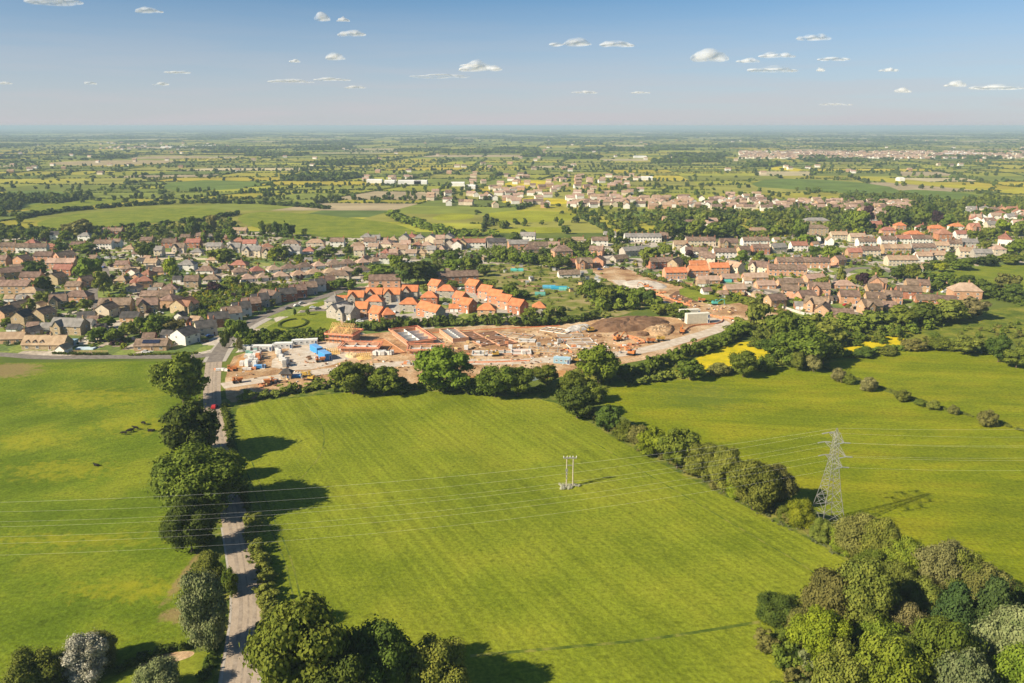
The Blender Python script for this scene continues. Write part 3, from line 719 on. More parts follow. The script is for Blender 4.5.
hedge([(826, 368), (870, 384), (905, 396), (950, 411), (1000, 424), (1060, 444)], 1.9, 1.0, 'olive', 'thin broken line of tufts across the right-hand hay field', gap=.05, tk='m')
hedge([(640, 309), (600, 309), (600, 300), (640, 300), (670, 312), (684, 318)], 10, 7, 'mid', 'belt of scrub above the dark soil heap', step=3.5)
hedge([(600, 300), (612, 291), (640, 298), (655, 306)], 8, 5, 'bright', 'bright scrub between the allotments and the building site', step=4)
hedge([(240, 350), (262, 346), (300, 341), (330, 338), (350, 334)], 9, 5.5, 'mid', 'scrubby hedge behind the white site cabins', step=3)
hedge([(246, 338), (285, 336), (320, 334)], 9, 4.5, 'dark', 'dark scrub in front of the round village green', step=3)
hedge([(345, 330), (380, 330), (420, 327), (480, 324), (540, 326), (600, 318)], 6.5, 6.0, 'dark', 'tall hedge between the orange-roofed estate and the building site', step=2.6)
hedge([(730, 330), (790, 326), (850, 328), (900, 322), (960, 312)], 10, 7, 'olive', 'hedge below the brick houses of the right-hand estate', step=4)
hedge([(905, 274), (940, 266), (985, 262), (1060, 260)], 10, 6, 'dark', 'dark hedge along the back of the playing field', step=4)
hedge([(925, 288), (960, 290), (1000, 300), (1050, 312)], 10, 7, 'dark', 'tree-lined hedge at the front of the playing field', step=4)
hedge([(30, 231), (80, 233), (140, 227), (200, 222), (240, 214)], 10, 6, 'dark', 'dark hedge under the green hill field on the left', step=5)
hedge([(20, 219), (60, 212), (130, 206), (200, 203), (260, 204), (330, 209)], 12, 7, 'dark', 'long tree-lined hedge along the top of the left hill field', step=5)
hedge([(240, 234), (300, 239), (360, 243), (430, 242)], 7, 4, 'mid', 'hedge at the foot of the hill pasture above the village', step=5, gap=.4)
hedge([(388, 216), (420, 226), (448, 236), (500, 236)], 16, 8, 'mid', 'bushy hedge at the right end of the hill pasture', step=5)
hedge([(640, 275), (680, 286), (720, 297), (760, 308), (792, 318)], 5, 3, 'mid', 'low hedge between the bungalows and the upper building site', step=3)
hedge([(52, 354), (80, 355), (108, 355)], 1.6, 1.6, 'dark', 'clipped hedge beside the village road, in front of the pool garden', tk='m', var=.1)
hedge([(128, 356), (150, 355), (198, 354)], 1.6, 1.4, 'mid', 'clipped hedge beside the village road, in front of the solar-panelled bungalow', tk='m', var=.1)
hedge([(118, 672), (150, 656), (185, 648), (205, 640)], 2.6, 2.0, 'dark', 'low hedge between the cow field and the garden at the bottom left')
hedge([(700, 302), (728, 301), (742, 300)], 4, 1.5, 'mid', 'strip of weeds on the bank in the upper building site')

# ------------------------------------------------------------------ near and middle trees
LR = 'trees along the lane'
tree(184, 405, 54, 356, 'round', 'mid', LR); tree(195, 458, 58, 404, 'round', 'dark', LR); tree(202, 514, 84, 449, 'round', 'mid', LR, lod='H')
tree(192, 552, 46, 503, 'round', 'dark', LR, lod='H'); tree(208, 652, 46, 576, 'tall', 'grey', LR); tree(212, 588, 34, 550, 'shrub', 'olive', LR)
tree(176, 500, 38, 462, 'round', 'dark', LR, lod='M'); tree(231, 596, 16, 566, 'shrub', 'mid', LR, lod='M'); tree(225, 480, 30, 448, 'shrub', 'mid', LR)
BL = 'bottom left shrubs'
tree(38, 690, 52, 648, 'shrub', 'olive', BL); tree(88, 676, 46, 634, 'shrub', 'blossom', BL); tree(102, 664, 34, 628, 'shrub', 'brown', BL); tree(160, 697, 44, 660, 'shrub', 'grey', BL)
tree(65, 672, 28, 648, 'shrub', 'olive', BL)
BT = 'trees at the bottom centre'
tree(308, 722, 100, 602, 'round', 'mid', BT); tree(378, 715, 66, 628, 'round', 'dark', BT); tree(436, 708, 62, 640, 'round', 'olive', BT); tree(345, 745, 76, 664, 'round', 'dark', BT)
CB = 'trees below the building site'
tree(353, 394, 42, 361, 'round', 'mid', CB); tree(384, 395, 34, 368, 'round', 'mid', CB); tree(443, 392, 58, 349, 'round', 'bright', CB); tree(400, 393, 24, 376, 'shrub', 'dark', CB)
tree(495, 397, 40, 366, 'round', 'mid', CB); tree(518, 396, 34, 368, 'round', 'mid', CB); tree(546, 385, 26, 366, 'round', 'mid', CB); tree(598, 384, 44, 347, 'round', 'bright', CB)
tree(575, 385, 24, 368, 'shrub', 'olive', CB); tree(480, 393, 24, 374, 'shrub', 'dark', CB)
MH = 'trees in the pylon hedge'
tree(577, 418, 40, 388, 'round', 'dark', MH); tree(571, 396, 26, 373, 'round', 'mid', MH); tree(592, 402, 26, 382, 'shrub', 'mid', MH); tree(608, 432, 26, 406, 'round', 'dark', MH)
tree(624, 440, 22, 420, 'shrub', 'mid', MH); tree(640, 446, 26, 424, 'shrub', 'brown', MH); tree(651, 456, 28, 429, 'round', 'lime', MH); tree(677, 468, 42, 430, 'round', 'mid', MH)
tree(702, 478, 40, 444, 'round', 'olive', MH); tree(724, 492, 36, 448, 'round', 'olive', MH); tree(752, 510, 46, 462, 'round', 'olive', MH); tree(774, 507, 36, 466, 'round', 'brown', MH)
tree(800, 526, 28, 498, 'shrub', 'lime', MH); tree(788, 518, 22, 500, 'shrub', 'mid', MH); tree(856, 560, 44, 516, 'round', 'brown', MH); tree(875, 572, 38, 522, 'round', 'olive', MH, lod='H')
tree(900, 585, 40, 538, 'round', 'bright', MH); tree(736, 498, 24, 470, 'shrub', 'lime', MH); tree(842, 552, 26, 524, 'shrub', 'bright', MH, lod='H'); tree(868, 588, 34, 552, 'round', 'mid', MH); tree(890, 606, 40, 566, 'round', 'olive', MH); tree(915, 592, 34, 556, 'round', 'bright', MH); tree(820, 540, 22, 518, 'shrub', 'olive', MH)
BR = 'trees of the bottom right wood'
for a in [(778, 622, 42, 592, 'shrub', 'dark'), (826, 634, 56, 572, 'round', 'brown'), (856, 640, 58, 566, 'round', 'olive'), (818, 668, 54, 611, 'round', 'lime'), (876, 660, 44, 618, 'round', 'bright'), (842, 722, 62, 648, 'round', 'olive'), (880, 724, 66, 640, 'round', 'bright'),
          (950, 648, 62, 580, 'conifer', 'conifer'), (986, 652, 64, 574, 'conifer', 'conifer'), (938, 600, 46, 541, 'round', 'tan'), (958, 606, 42, 550, 'round', 'olive'), (935, 712, 66, 626, 'round', 'mid'), (998, 690, 62, 612, 'round', 'grey'), (958, 740, 60, 655, 'round', 'grey'),
          (1015, 730, 60, 655, 'round', 'bright'), (905, 650, 40, 606, 'sparse', 'tan'), (895, 700, 46, 640, 'round', 'dark'), (800, 640, 30, 608, 'shrub', 'brown'), (985, 620, 52, 568, 'round', 'brown'),
          (1020, 640, 40, 590, 'round', 'dark'), (838, 705, 40, 655, 'shrub', 'lime'), (920, 620, 40, 580, 'shrub', 'olive'), (870, 615, 40, 584, 'shrub', 'brown'), (1010, 668, 40, 625, 'conifer', 'conifer'), (930, 665, 46, 622, 'round', 'mid')]:
    tree(*a[:6], BR)
TR = 'trees around the yellow fields'
for a in [(757, 330, 24, 304, 'tall', 'olive'), (780, 340, 28, 310, 'round', 'mid'), (800, 366, 50, 328, 'round', 'mid'), (823, 364, 34, 336, 'round', 'dark'), (775, 360, 28, 338, 'round', 'dark'), (797, 371, 14, 353, 'tall', 'olive'),
          (813, 372, 16, 354, 'tall', 'tan'), (690, 380, 28, 360, 'round', 'mid'), (743, 377, 28, 352, 'round', 'mid'), (720, 375, 22, 362, 'shrub', 'brown'), (765, 371, 20, 354, 'shrub', 'mid'),
          (800, 338, 30, 316, 'round', 'mid'), (828, 345, 30, 322, 'round', 'olive'), (738, 336, 24, 320, 'round', 'mid'), (850, 332, 30, 313, 'round', 'mid'), (875, 329, 32, 310, 'round', 'olive'), (902, 327, 34, 306, 'round', 'mid'),
          (925, 325, 34, 303, 'round', 'dark'), (948, 322, 36, 300, 'round', 'olive'), (970, 318, 34, 296, 'round', 'tan'), (862, 357, 20, 346, 'shrub', 'dark'), (886, 354, 24, 346, 'shrub', 'olive'), (915, 350, 26, 338, 'shrub', 'brown'),
          (965, 354, 30, 336, 'round', 'olive'), (998, 362, 24, 336, 'round', 'dark'), (1016, 368, 26, 348, 'round', 'mid'), (940, 349, 26, 337, 'shrub', 'mid')]:
    tree(*a[:6], TR)
TB = 'small trees across the right-hand field'
for a in [(838, 382, 13, 367, 'shrub', 'tan'), (849, 384, 12, 373, 'shrub', 'mid'), (869, 391, 17, 376, 'shrub', 'tan'), (903, 401, 16, 389, 'shrub', 'olive'), (920, 406, 12, 399, 'shrub', 'mid'), (932, 409, 14, 400, 'shrub', 'olive'), (953, 414, 11, 404, 'shrub', 'brown'), (988, 426, 20, 409, 'shrub', 'brown')]:
    tree(*a[:6], TB)
# ------------------------------------------------------------------ houses
def brick_extra(sx=4.0, sz=13.0, k=.75):
    def f(t, src, col):
        N = t.nodes; L = t.links
        n = N.new('ShaderNodeTexNoise'); n.inputs['Scale'].default_value = 1.5; n.inputs['Detail'].default_value = 5
        m = N.new('ShaderNodeMapping'); m.inputs['Scale'].default_value = (1, 1, 4); L.new(src, m.inputs[0]); L.new(m.outputs[0], n.inputs['Vector'])
        mr = N.new('ShaderNodeMapRange'); mr.inputs[1].default_value = .3; mr.inputs[2].default_value = .7; mr.inputs[3].default_value = k; mr.inputs[4].default_value = 2 - k; L.new(n.outputs[0], mr.inputs[0])
        v = N.new('ShaderNodeVectorMath'); v.operation = 'SCALE'; L.new(col, v.inputs[0]); L.new(mr.outputs[0], v.inputs['Scale'])
        return v.outputs[0]
    return f
def tiles(t, src, col):
    N = t.nodes; L = t.links
    w_ = N.new('ShaderNodeTexWave'); w_.bands_direction = 'Z'; w_.inputs['Scale'].default_value = 1.7; w_.inputs['Distortion'].default_value = 1.0; L.new(src, w_.inputs['Vector'])
    mr = N.new('ShaderNodeMapRange'); mr.inputs[3].default_value = .85; mr.inputs[4].default_value = 1.1; L.new(w_.outputs[0], mr.inputs[0])
    v = N.new('ShaderNodeVectorMath'); v.operation = 'SCALE'; L.new(col, v.inputs[0]); L.new(mr.outputs[0], v.inputs['Scale'])
    return v.outputs[0]
W = {'white': mat('white_render', [(0.66, 0.62, 0.55), (0.78, 0.74, 0.67)], .4, .9, rnd=.08),
     'cream': mat('cream_render', [(0.52, 0.43, 0.31), (0.62, 0.53, 0.40)], .4, .9, rnd=.1),
     'buff': mat('buff_stone', [(0.36, 0.27, 0.165), (0.46, 0.35, 0.22)], .8, .9, rnd=.12, extra=brick_extra()),
     'tan': mat('tan_brick', [(0.40, 0.25, 0.14), (0.50, 0.33, 0.20)], .8, .9, rnd=.12, extra=brick_extra()),
     'brick': mat('red_brick', [(0.33, 0.135, 0.075), (0.44, 0.20, 0.12)], .8, .9, rnd=.12, extra=brick_extra()),
     'pink': mat('orange_brick', [(0.46, 0.24, 0.14), (0.56, 0.32, 0.20)], .8, .9, rnd=.1, extra=brick_extra()),
     'grey': mat('grey_stone', [(0.33, 0.29, 0.24), (0.44, 0.39, 0.33)], .8, .9, rnd=.1, extra=brick_extra())}
RF = {'brown': mat('brown_tiles', [(0.135, 0.092, 0.066), (0.26, 0.18, 0.135)], .5, .85, rnd=.22, extra=tiles),
      'tan': mat('tan_tiles', [(0.30, 0.20, 0.13), (0.42, 0.30, 0.20)], .35, .85, rnd=.15, extra=tiles),
      'red': mat('red_tiles', [(0.25, 0.11, 0.075), (0.35, 0.17, 0.12)], .35, .85, rnd=.18, extra=tiles),
      'orange': mat('orange_tiles', [(0.46, 0.155, 0.065), (0.58, 0.225, 0.105)], .35, .85, rnd=.08, extra=tiles),
      'dark': mat('dark_slates', [(0.055, 0.050, 0.048), (0.11, 0.10, 0.095)], .35, .7, rnd=.15, extra=tiles),
      'grey': mat('grey_slates', [(0.19, 0.175, 0.16), (0.29, 0.265, 0.245)], .35, .7, rnd=.12, extra=tiles),
      'pinkish': mat('weathered_tiles', [(0.32, 0.215, 0.155), (0.44, 0.31, 0.235)], .35, .85, rnd=.15, extra=tiles)}
WN = {'white': 'white', 'cream': 'cream', 'buff': 'buff stone', 'tan': 'tan brick', 'brick': 'red brick', 'pink': 'orange brick', 'grey': 'grey stone'}
RN = {'brown': 'brown-roofed', 'tan': 'tan-roofed', 'red': 'red-roofed', 'orange': 'orange-roofed', 'dark': 'dark-roofed', 'grey': 'grey-roofed', 'pinkish': 'pinkish-roofed'}
FRAME = mat('white_frame', [(0.72, 0.71, 0.68), (0.78, 0.77, 0.74)], 2, .5)
GLASS = mat('window_glass', [(0.030, 0.036, 0.042), (0.055, 0.065, 0.075)], .7, .12, rnd=.4, spec=.6)
DOORM = [mat('door_blue', [(0.05, 0.08, 0.16), (0.06, 0.09, 0.18)], 1, .4), mat('door_white', [(0.6, 0.6, 0.57), (0.66, 0.66, 0.63)], 1, .4), mat('door_brown', [(0.13, 0.06, 0.03), (0.17, 0.09, 0.05)], 1, .5)]
POT = mat('chimney_pot', [(0.42, 0.19, 0.10), (0.5, 0.25, 0.14)], 3, .8)
LEAD = mat('lead_grey', [(0.22, 0.23, 0.24), (0.3, 0.31, 0.32)], 1, .6)

TYPE = {  # L, W, eave, ridge, roof form, chimney
 'det': dict(L=10, W=8, e=5.1, r=8.3, f='gable', ch=1), 'terr': dict(L=6.2, W=9, e=5.1, r=8.2, f='gable', ch=1), 'bung': dict(L=11, W=9.5, e=2.7, r=5.6, f='hip', ch=1),
 'bungg': dict(L=12, W=8.5, e=2.7, r=5.4, f='gable', ch=1), 'new': dict(L=9, W=8, e=5.2, r=8.6, f='gable', ch=0), 'newhip': dict(L=9.5, W=8.5, e=5.2, r=8.2, f='hip', ch=0),
 'newx': dict(L=10, W=8, e=5.2, r=8.6, f='gable', ch=0, x=1), 'cross': dict(L=13, W=8.5, e=5.0, r=8.6, f='gable', ch=1, x=1), 'hip2': dict(L=11, W=9, e=5.1, r=8.0, f='hip', ch=1),
 'long': dict(L=30, W=12, e=5.5, r=8.6, f='gable', ch=0), 'garage': dict(L=6, W=6, e=2.4, r=4.4, f='gable', ch=0), 'villa': dict(L=13, W=11, e=6.2, r=10.5, f='hip', ch=1),
 'dorm': dict(L=19, W=9, e=2.8, r=6.6, f='gable', ch=1, d=3), 'flat3': dict(L=20, W=12, e=8.4, r=11, f='hip', ch=0)}
TN = {'det': 'two-storey house', 'terr': 'terraced house', 'bung': 'hipped bungalow', 'bungg': 'gabled bungalow', 'new': 'new house', 'newhip': 'new hipped house', 'newx': 'new cross-gabled house',
      'cross': 'cross-gabled house', 'hip2': 'hipped house', 'long': 'long block', 'garage': 'garage', 'villa': 'large hipped house', 'dorm': 'dormered bungalow', 'flat3': 'block of flats'}
MC = {}
def wall_mesh(T, L, Wd):
    k = ('w', T, L, Wd)
    if k in MC: return MC[k]
    t = TYPE[T]; b = MB(); e = t['e']; r = t['r']; h = Wd / 2
    if t['f'] == 'gable':
        b.prism([(-h, -.3), (h, -.3), (h, e), (0, r - .22), (-h, e)], -L / 2, L / 2, axis='x')
    else: b.prism([(-h, -.3), (h, -.3), (h, e), (-h, e)], -L / 2, L / 2, axis='x')
    if t.get('x'):
        gw = 2.3; x0 = -L * .22; rr = e + (r - e) * .8
        b.prism([(x0 - gw, -.3), (x0 + gw, -.3), (x0 + gw, e), (x0, rr - .2), (x0 - gw, e)], -h - 2.0, -.5, axis='y')
    MC[k] = b.mesh('wall', [W['buff']]); return MC[k]
def roof_slab(b, p, q, thick=.18):
    """p,q: two lower and two upper corners -> slab"""
    lo = [Vector(x) for x in p]; n = (lo[1] - lo[0]).cross(lo[2] - lo[0]).normalized()
    if n.z < 0: n = -n
    b.add([v for v in lo] + [v + n * thick for v in lo], [(0, 1, 2, 3), (7, 6, 5, 4), (0, 4, 5, 1), (1, 5, 6, 2), (2, 6, 7, 3), (3, 7, 4, 0)])
def roof_mesh(T, L, Wd):
    k = ('r', T, L, Wd)
    if k in MC: return MC[k]
    t = TYPE[T]; b = MB(); e = t['e']; r = t['r']; h = Wd / 2; o = .42; ox = .3 if T != 'terr' else -.004
    sl = (r - e) / h; ez = e - sl * o - .02; a = L / 2 + ox; y = h + o
    if t['f'] == 'gable':
        roof_slab(b, [(-a, -y, ez), (a, -y, ez), (a, 0, r - .18), (-a, 0, r - .18)], None)
        roof_slab(b, [(a, y, ez), (-a, y, ez), (-a, .004, r - .184), (a, .004, r - .184)], None)
        b.box((0, 0, r + .06), (2 * a, .34, .14))
    else:
        a = L / 2 + o; ri = max(.4, a - y * .95)
        v = [(-a, -y, ez), (a, -y, ez), (a, y, ez), (-a, y, ez), (-ri, 0, r), (ri, 0, r), (-a, -y, ez - .16), (a, -y, ez - .16), (a, y, ez - .16), (-a, y, ez - .16)]
        b.add(v, [(0, 1, 5, 4), (1, 2, 5), (2, 3, 4, 5), (3, 0, 4), (6, 7, 1, 0), (7, 8, 2, 1), (8, 9, 3, 2), (9, 6, 0, 3), (9, 8, 7, 6)])
    if t.get('x'):
        gw = 2.3 + .3; x0 = -L * .22; rr = e + (r - e) * .8; s2 = (rr - e) / 2.3; y0 = -h - 2.35; ez2 = rr - s2 * gw
        roof_slab(b, [(x0 - gw, y0, ez2 + .02), (x0, y0, rr + .02), (x0, -h * .18, rr + .02), (x0 - gw, -h * .55, ez2 + .02)], None, .16)
        roof_slab(b, [(x0 + gw, y0, ez2 + .02), (x0 + .004, y0, rr + .02), (x0 + .004, -h * .18, rr + .02), (x0 + gw, -h * .55, ez2 + .02)], None, .16)
    MC[k] = b.mesh('roof', [RF['brown']]); return MC[k]
def win_mesh(w_, h_):
    k = ('win', w_, h_)
    if k in MC: return MC[k]
    b = MB(); f = .09
    for (x, z, dx, dz) in ((0, h_ / 2 - f / 2, w_, f), (0, -h_ / 2 + f / 2, w_, f), (-w_ / 2 + f / 2, 0, f, h_ - 2 * f), (w_ / 2 - f / 2, 0, f, h_ - 2 * f), (0, 0, .06, h_ - 2 * f)):
        b.box((x, -.04, z), (dx, .08, dz), mi=0)
    b.box((0, -.05, -h_ / 2 - .05), (w_ + .2, .16, .08), mi=0)
    b.box((0, -.015, 0), (w_ - 2 * f, .03, h_ - 2 * f), mi=1)
    MC[k] = b.mesh('window', [FRAME, GLASS]); return MC[k]
def door_mesh():
    if 'door' in MC: return MC['door']
    b = MB(); b.box((0, -.03, 1.02), (.95, .06, 2.0), mi=0)
    for x in (-.53, .53): b.box((x, -.05, 1.05), (.1, .1, 2.14), mi=1)
    b.box((0, -.05, 2.12), (.96, .1, .1), mi=1); b.box((0, -.35, .05), (1.3, .6, .1), mi=1)
    MC['door'] = b.mesh('door', [DOORM[0], FRAME]); return MC['door']
def chim_mesh(wm):
    k = ('ch',)
    if k in MC: return MC[k]
    b = MB(); b.box((0, 0, .5), (.7, .9, 2.2)); b.box((0, 0, 1.65), (.82, 1.02, .12))
    for y in (-.22, .22): b.tube((0, y, 1.72), (0, y, 2.12), .13, .11, 8, mi=1)
    MC[k] = b.mesh('chimney', [W['brick'], POT]); return MC[k]
def dormer_mesh():
    if 'dor' in MC: return MC['dor']
    b = MB(); b.prism([(-1, 0), (1, 0), (1, 1.2), (0, 2.0), (-1, 1.2)], 0, 2.6, mi=0, axis='y')
    roof_slab(b, [(-1.25, -.3, 1.08), (0, -.3, 2.1), (0, 2.6, 2.1), (-1.25, 2.6, 1.08)], None, .12); nb = len(b.f)
    roof_slab(b, [(1.25, -.3, 1.08), (.003, -.3, 2.1), (.003, 2.6, 2.1), (1.25, 2.6, 1.08)], None, .12)
    for i in range(7, len(b.f)): b.m[i] = 1
    MC['dor'] = b.mesh('dormer', [W['buff'], RF['tan']]); return MC['dor']
def setm(o, i, m):
    o.material_slots[i].link = 'OBJECT'; o.material_slots[i].material = m
HOUSES = []; HPOS = []; hgroups = {}
def part(name, me_, parent, loc, rz=0.0):
    o = bpy.data.objects.new(name, me_); C.objects.link(o); o.parent = parent; o.location = loc; o.rotation_euler = (0, 0, rz); return o
def house(p, T, wall, roof, rz=0.0, L=None, Wd=None, group='village', label=None, px=None, detail=2, s=1.0):
    t = TYPE[T]; L = round((L or t['L']) * 2) / 2; Wd = Wd or t['W']
    nm = {'bung': 'bungalow', 'bungg': 'bungalow', 'dorm': 'bungalow', 'terr': 'terraced_house', 'long': 'long_building', 'garage': 'garage', 'flat3': 'apartment_block'}.get(T, 'house')
    e = empty(nm, (p[0], p[1], .05), rz, s)
    wo = part('wall', wall_mesh(T, L, Wd), e, (0, 0, 0)); setm(wo, 0, W[wall])
    ro = part('roof', roof_mesh(T, L, Wd), e, (0, 0, 0)); setm(ro, 0, RF[roof])
    if t['ch']:
        cx = (L / 2 - .5) if T in ('terr', 'det', 'bungg', 'cross') else L * .12
        c = part('chimney', chim_mesh(wall), ro, (cx, .25 if T in ('bung', 'hip2', 'villa') else 0, t['r'] - .3)); setm(c, 0, W[wall if wall in ('brick', 'pink', 'buff', 'tan', 'grey') else 'brick'])
    h = Wd / 2; floors = [1.5] if t['e'] < 4 else ([1.5, 4.0] if t['e'] < 7 else [1.5, 4.1, 6.8])
    if T == 'garage':
        b = MC.get('gd')
        if b is None:
            g_ = MB(); g_.box((0, -.05, 1.05), (2.3, .1, 2.1)); b = MC['gd'] = g_.mesh('garage_door', [FRAME])
        part('door', b, e, (-1.4, -h, 0)); part('door', b, e, (1.4, -h, 0))
    elif detail:
        ncol = 2 if T == 'terr' else max(2, int(L / (4.2 if L < 16 else 4.6)))
        gx = -L * .22 if t.get('x') else None
        dcol = ncol // 2
        for side in ((-1, 1) if detail > 1 else (-1,)):
            for fi, z in enumerate(floors):
                for c in range(ncol):
                    x = -L / 2 + L * (c + .5) / ncol
                    if t.get('x') and side < 0 and abs(x - gx) < 3.2: continue
                    if fi == 0 and c == dcol and T != 'long':
                        if side < 0:
                            d = part('door', door_mesh(), e, (x + (.9 if T != 'terr' else .2), -h - .002, 0)); setm(d, 0, DOORM[random.randrange(3)])
                        continue
                    part('window', win_mesh(1.5 if T != 'long' else 1.8, 1.15), e, (x, side * (h + .002), z), 0 if side < 0 else math.pi)
        if t.get('x'):
            for z in floors: part('window', win_mesh(1.5, 1.15), e, (gx, -h - 2.002, z))
        if T != 'terr' and t['f'] == 'gable' and detail > 1:
            for sx in (-1, 1):
                part('window', win_mesh(1.0, 1.0), e, (sx * (L / 2 + .002), 1.0, floors[-1]), sx * math.pi / 2)
    if t.get('d'):
        for i in range(t['d']):
            d = part('dormer', dormer_mesh(), ro, (-L * .36 + i * 3.6, -h + .6, t['e'] - .1)); setm(d, 0, W[wall]); setm(d, 1, RF[roof])
            part('window', win_mesh(1.0, 1.15), d, (0, -.002, .75))
    cat = {'long': 'building', 'garage': 'garage', 'flat3': 'flats', 'bung': 'bungalow', 'bungg': 'bungalow', 'dorm': 'bungalow'}.get(T, 'house')
    e['category'] = cat
    if label: e['label'] = label
    else: hgroups.setdefault(group, []).append((px if px is not None else PIX(p[0], p[1])[0], e, f"{RN[roof]} {WN[wall]} {TN[T]}"))
    if group: e['group'] = group
    HPOS.append((p[0], p[1], L / 2, Wd / 2, rz)); HOUSES.append(e)
    return e
def hx(x0, x1, yb, T, wall, roof, rot=0, group='village', label=None, deep=0, gable=False):
    """a house surveyed by its left and right edge and foot in the photo"""
    px = (x0 + x1) / 2; p = G(px, yb); wm = (x1 - x0) * mpp(yb); det = 2 if yb > 262 else 1
    if T == 'terr':
        n = max(2, round(wm / 6.6)); es = []
        c_, s_ = math.cos(R(rot)), math.sin(R(rot)); lu = wm / n / max(.5, abs(c_)); lu = max(5.5, min(7.5, round(lu * 2) / 2))
        for i in range(n):
            d = (i - (n - 1) / 2) * (lu + .03)
            es.append(house((p.x + d * c_, p.y + 4 + d * s_), T, wall, roof, R(rot), lu, None, group, None, None, det))
        return es
    t = TYPE[T]
    if abs(rot) > 60: L = t['L']; Wd = min(t['W'] * 1.3, max(t['W'] * .8, wm)); p.y += L / 2
    else: L = max(5, min(t['L'] * 2.4 if T in ('long', 'flat3') else t['L'] * 1.5, wm / (abs(math.cos(R(rot))) + .25 * abs(math.sin(R(rot)))))); Wd = None; p.y += t['W'] / 2
    return house(p, T, wall, roof, R(rot), L, round(Wd * 2) / 2 if Wd else None, group, label, px, det)
rh = random.Random(5)
def row(a, b, n, T, walls, roofs, rot=0, group='village', jit=.8, along_line=True, skip=()):
    A = G(*a); B = G(*b); ang = math.degrees(math.atan2(B.y - A.y, B.x - A.x)) if along_line else 0
    det = 2 if (a[1] + b[1]) / 2 > 262 else 1
    for i in range(n):
        if i in skip: continue
        f = i / max(1, n - 1); p = A.lerp(B, f); p.x += rh.uniform(-jit, jit); p.y += rh.uniform(-jit, jit) + 3
        house(p, T if isinstance(T, str) else rh.choice(T), rh.choice(walls), rh.choice(roofs), R(ang + rot + rh.uniform(-3, 3)), TYPE[T if isinstance(T, str) else T[0]]['L'] * rh.uniform(.9, 1.08) if isinstance(T, str) else None, None, group, None, None, det)

# --- left village, front: one by one
gA = 'houses near the village road'
hx(22, 64, 350, 'dorm', 'buff', 'tan', 0, None, 'tan-roofed stone bungalow with three dormers beside the village road')
hx(50, 84, 335, 'cross', 'buff', 'grey', -8, None, 'grey-slated stone house with a front gable, behind the dormered bungalow')
hx(32, 48, 323, 'det', 'buff', 'brown', 78, None, 'stone house with its broad buff gable facing the field, left of the grey-slated house')
hx(-8, 22, 344, 'bungg', 'tan', 'tan', 4, None, 'tan-roofed bungalow at the left edge of the photo by the road')
hx(22, 36, 336, 'garage', 'buff', 'dark', 60, gA); hx(98, 130, 313, 'cross', 'buff', 'brown', 4, None, 'large brown-roofed stone house with tall gables above the garden trees')
hx(96, 112, 318, 'det', 'cream', 'brown', 80, gA); hx(136, 156, 313, 'cross', 'buff', 'brown', 15, gA); hx(120, 138, 322, 'bungg', 'tan', 'dark', 0, gA)
hx(134, 166, 351, 'bungg', 'tan', 'brown', 3, None, 'low brown-roofed bungalow with solar panels beside the village road')
hx(-6, 8, 322, 'det', 'tan', 'brown', 80, gA); hx(6, 22, 316, 'det', 'buff', 'brown', 70, gA); hx(48, 64, 309, 'cross', 'buff', 'brown', 20, gA); hx(64, 88, 304, 'hip2', 'pink', 'brown', 0, gA); hx(20, 38, 300, 'hip2', 'cream', 'tan', 0, gA)
hx(76, 92, 322, 'bungg', 'buff', 'dark', 15, gA); hx(160, 176, 308, 'hip2', 'tan', 'brown', 80, gA); hx(172, 190, 314, 'cross', 'buff', 'red', 70, gA); hx(158, 172, 304, 'det', 'buff', 'brown', 10, gA); hx(140, 158, 300, 'bungg', 'tan', 'brown', 0, gA)
hx(-8, 28, 294, 'long', 'tan', 'brown', 0, gA)
hx(12, 26, 326, 'det', 'buff', 'dark', 85, gA)
# left village estate
gB = 'houses of the far left estate'
for a in [(20, 40, 284, 'det', 'pink', 'brown', 0), (46, 62, 285, 'det', 'buff', 'brown', 75), (0, 20, 279, 'det', 'tan', 'brown', 35), (12, 28, 266, 'det', 'pink', 'brown', 75), (32, 54, 262, 'det', 'pink', 'brown', 0), (54, 72, 262, 'det', 'pink', 'brown', 60),
          (46, 75, 269, 'terr', 'pink', 'pinkish', 0), (52, 74, 276, 'det', 'brick', 'red', -10), (16, 28, 253, 'det', 'white', 'brown', 0), (28, 46, 253, 'det', 'white', 'brown', 10), (0, 15, 252, 'det', 'tan', 'brown', 0), (46, 60, 250, 'bungg', 'brick', 'red', 0),
          (8, 20, 272, 'bungg', 'tan', 'brown', 20), (65, 80, 290, 'bungg', 'tan', 'brown', 0), (80, 92, 288, 'det', 'pink', 'brown', 60), (-6, 6, 266, 'det', 'tan', 'brown', 0), (-12, 2, 290, 'det', 'buff', 'brown', 20)]:
    hx(*a, gB)
gC = 'houses below the left hill field'
for a in [(94, 112, 249, 'terr', 'white', 'brown', 0), (112, 120, 248, 'det', 'white', 'brown', 0), (114, 128, 268, 'bungg', 'tan', 'brown', 0), (78, 90, 241, 'hip2', 'white', 'grey', 0), (50, 62, 240, 'det', 'white', 'dark', 0), (24, 36, 246, 'bung', 'brick', 'red', 0),
          (102, 122, 236, 'terr', 'brick', 'brown', 0), (70, 84, 248, 'bungg', 'brick', 'brown', 0), (122, 134, 252, 'bung', 'cream', 'tan', 0), (88, 96, 262, 'bungg', 'white', 'brown', 0), (120, 132, 272, 'bung', 'white', 'brown', 10)]:
    hx(*a, gC)
gD = 'houses in the mid village'
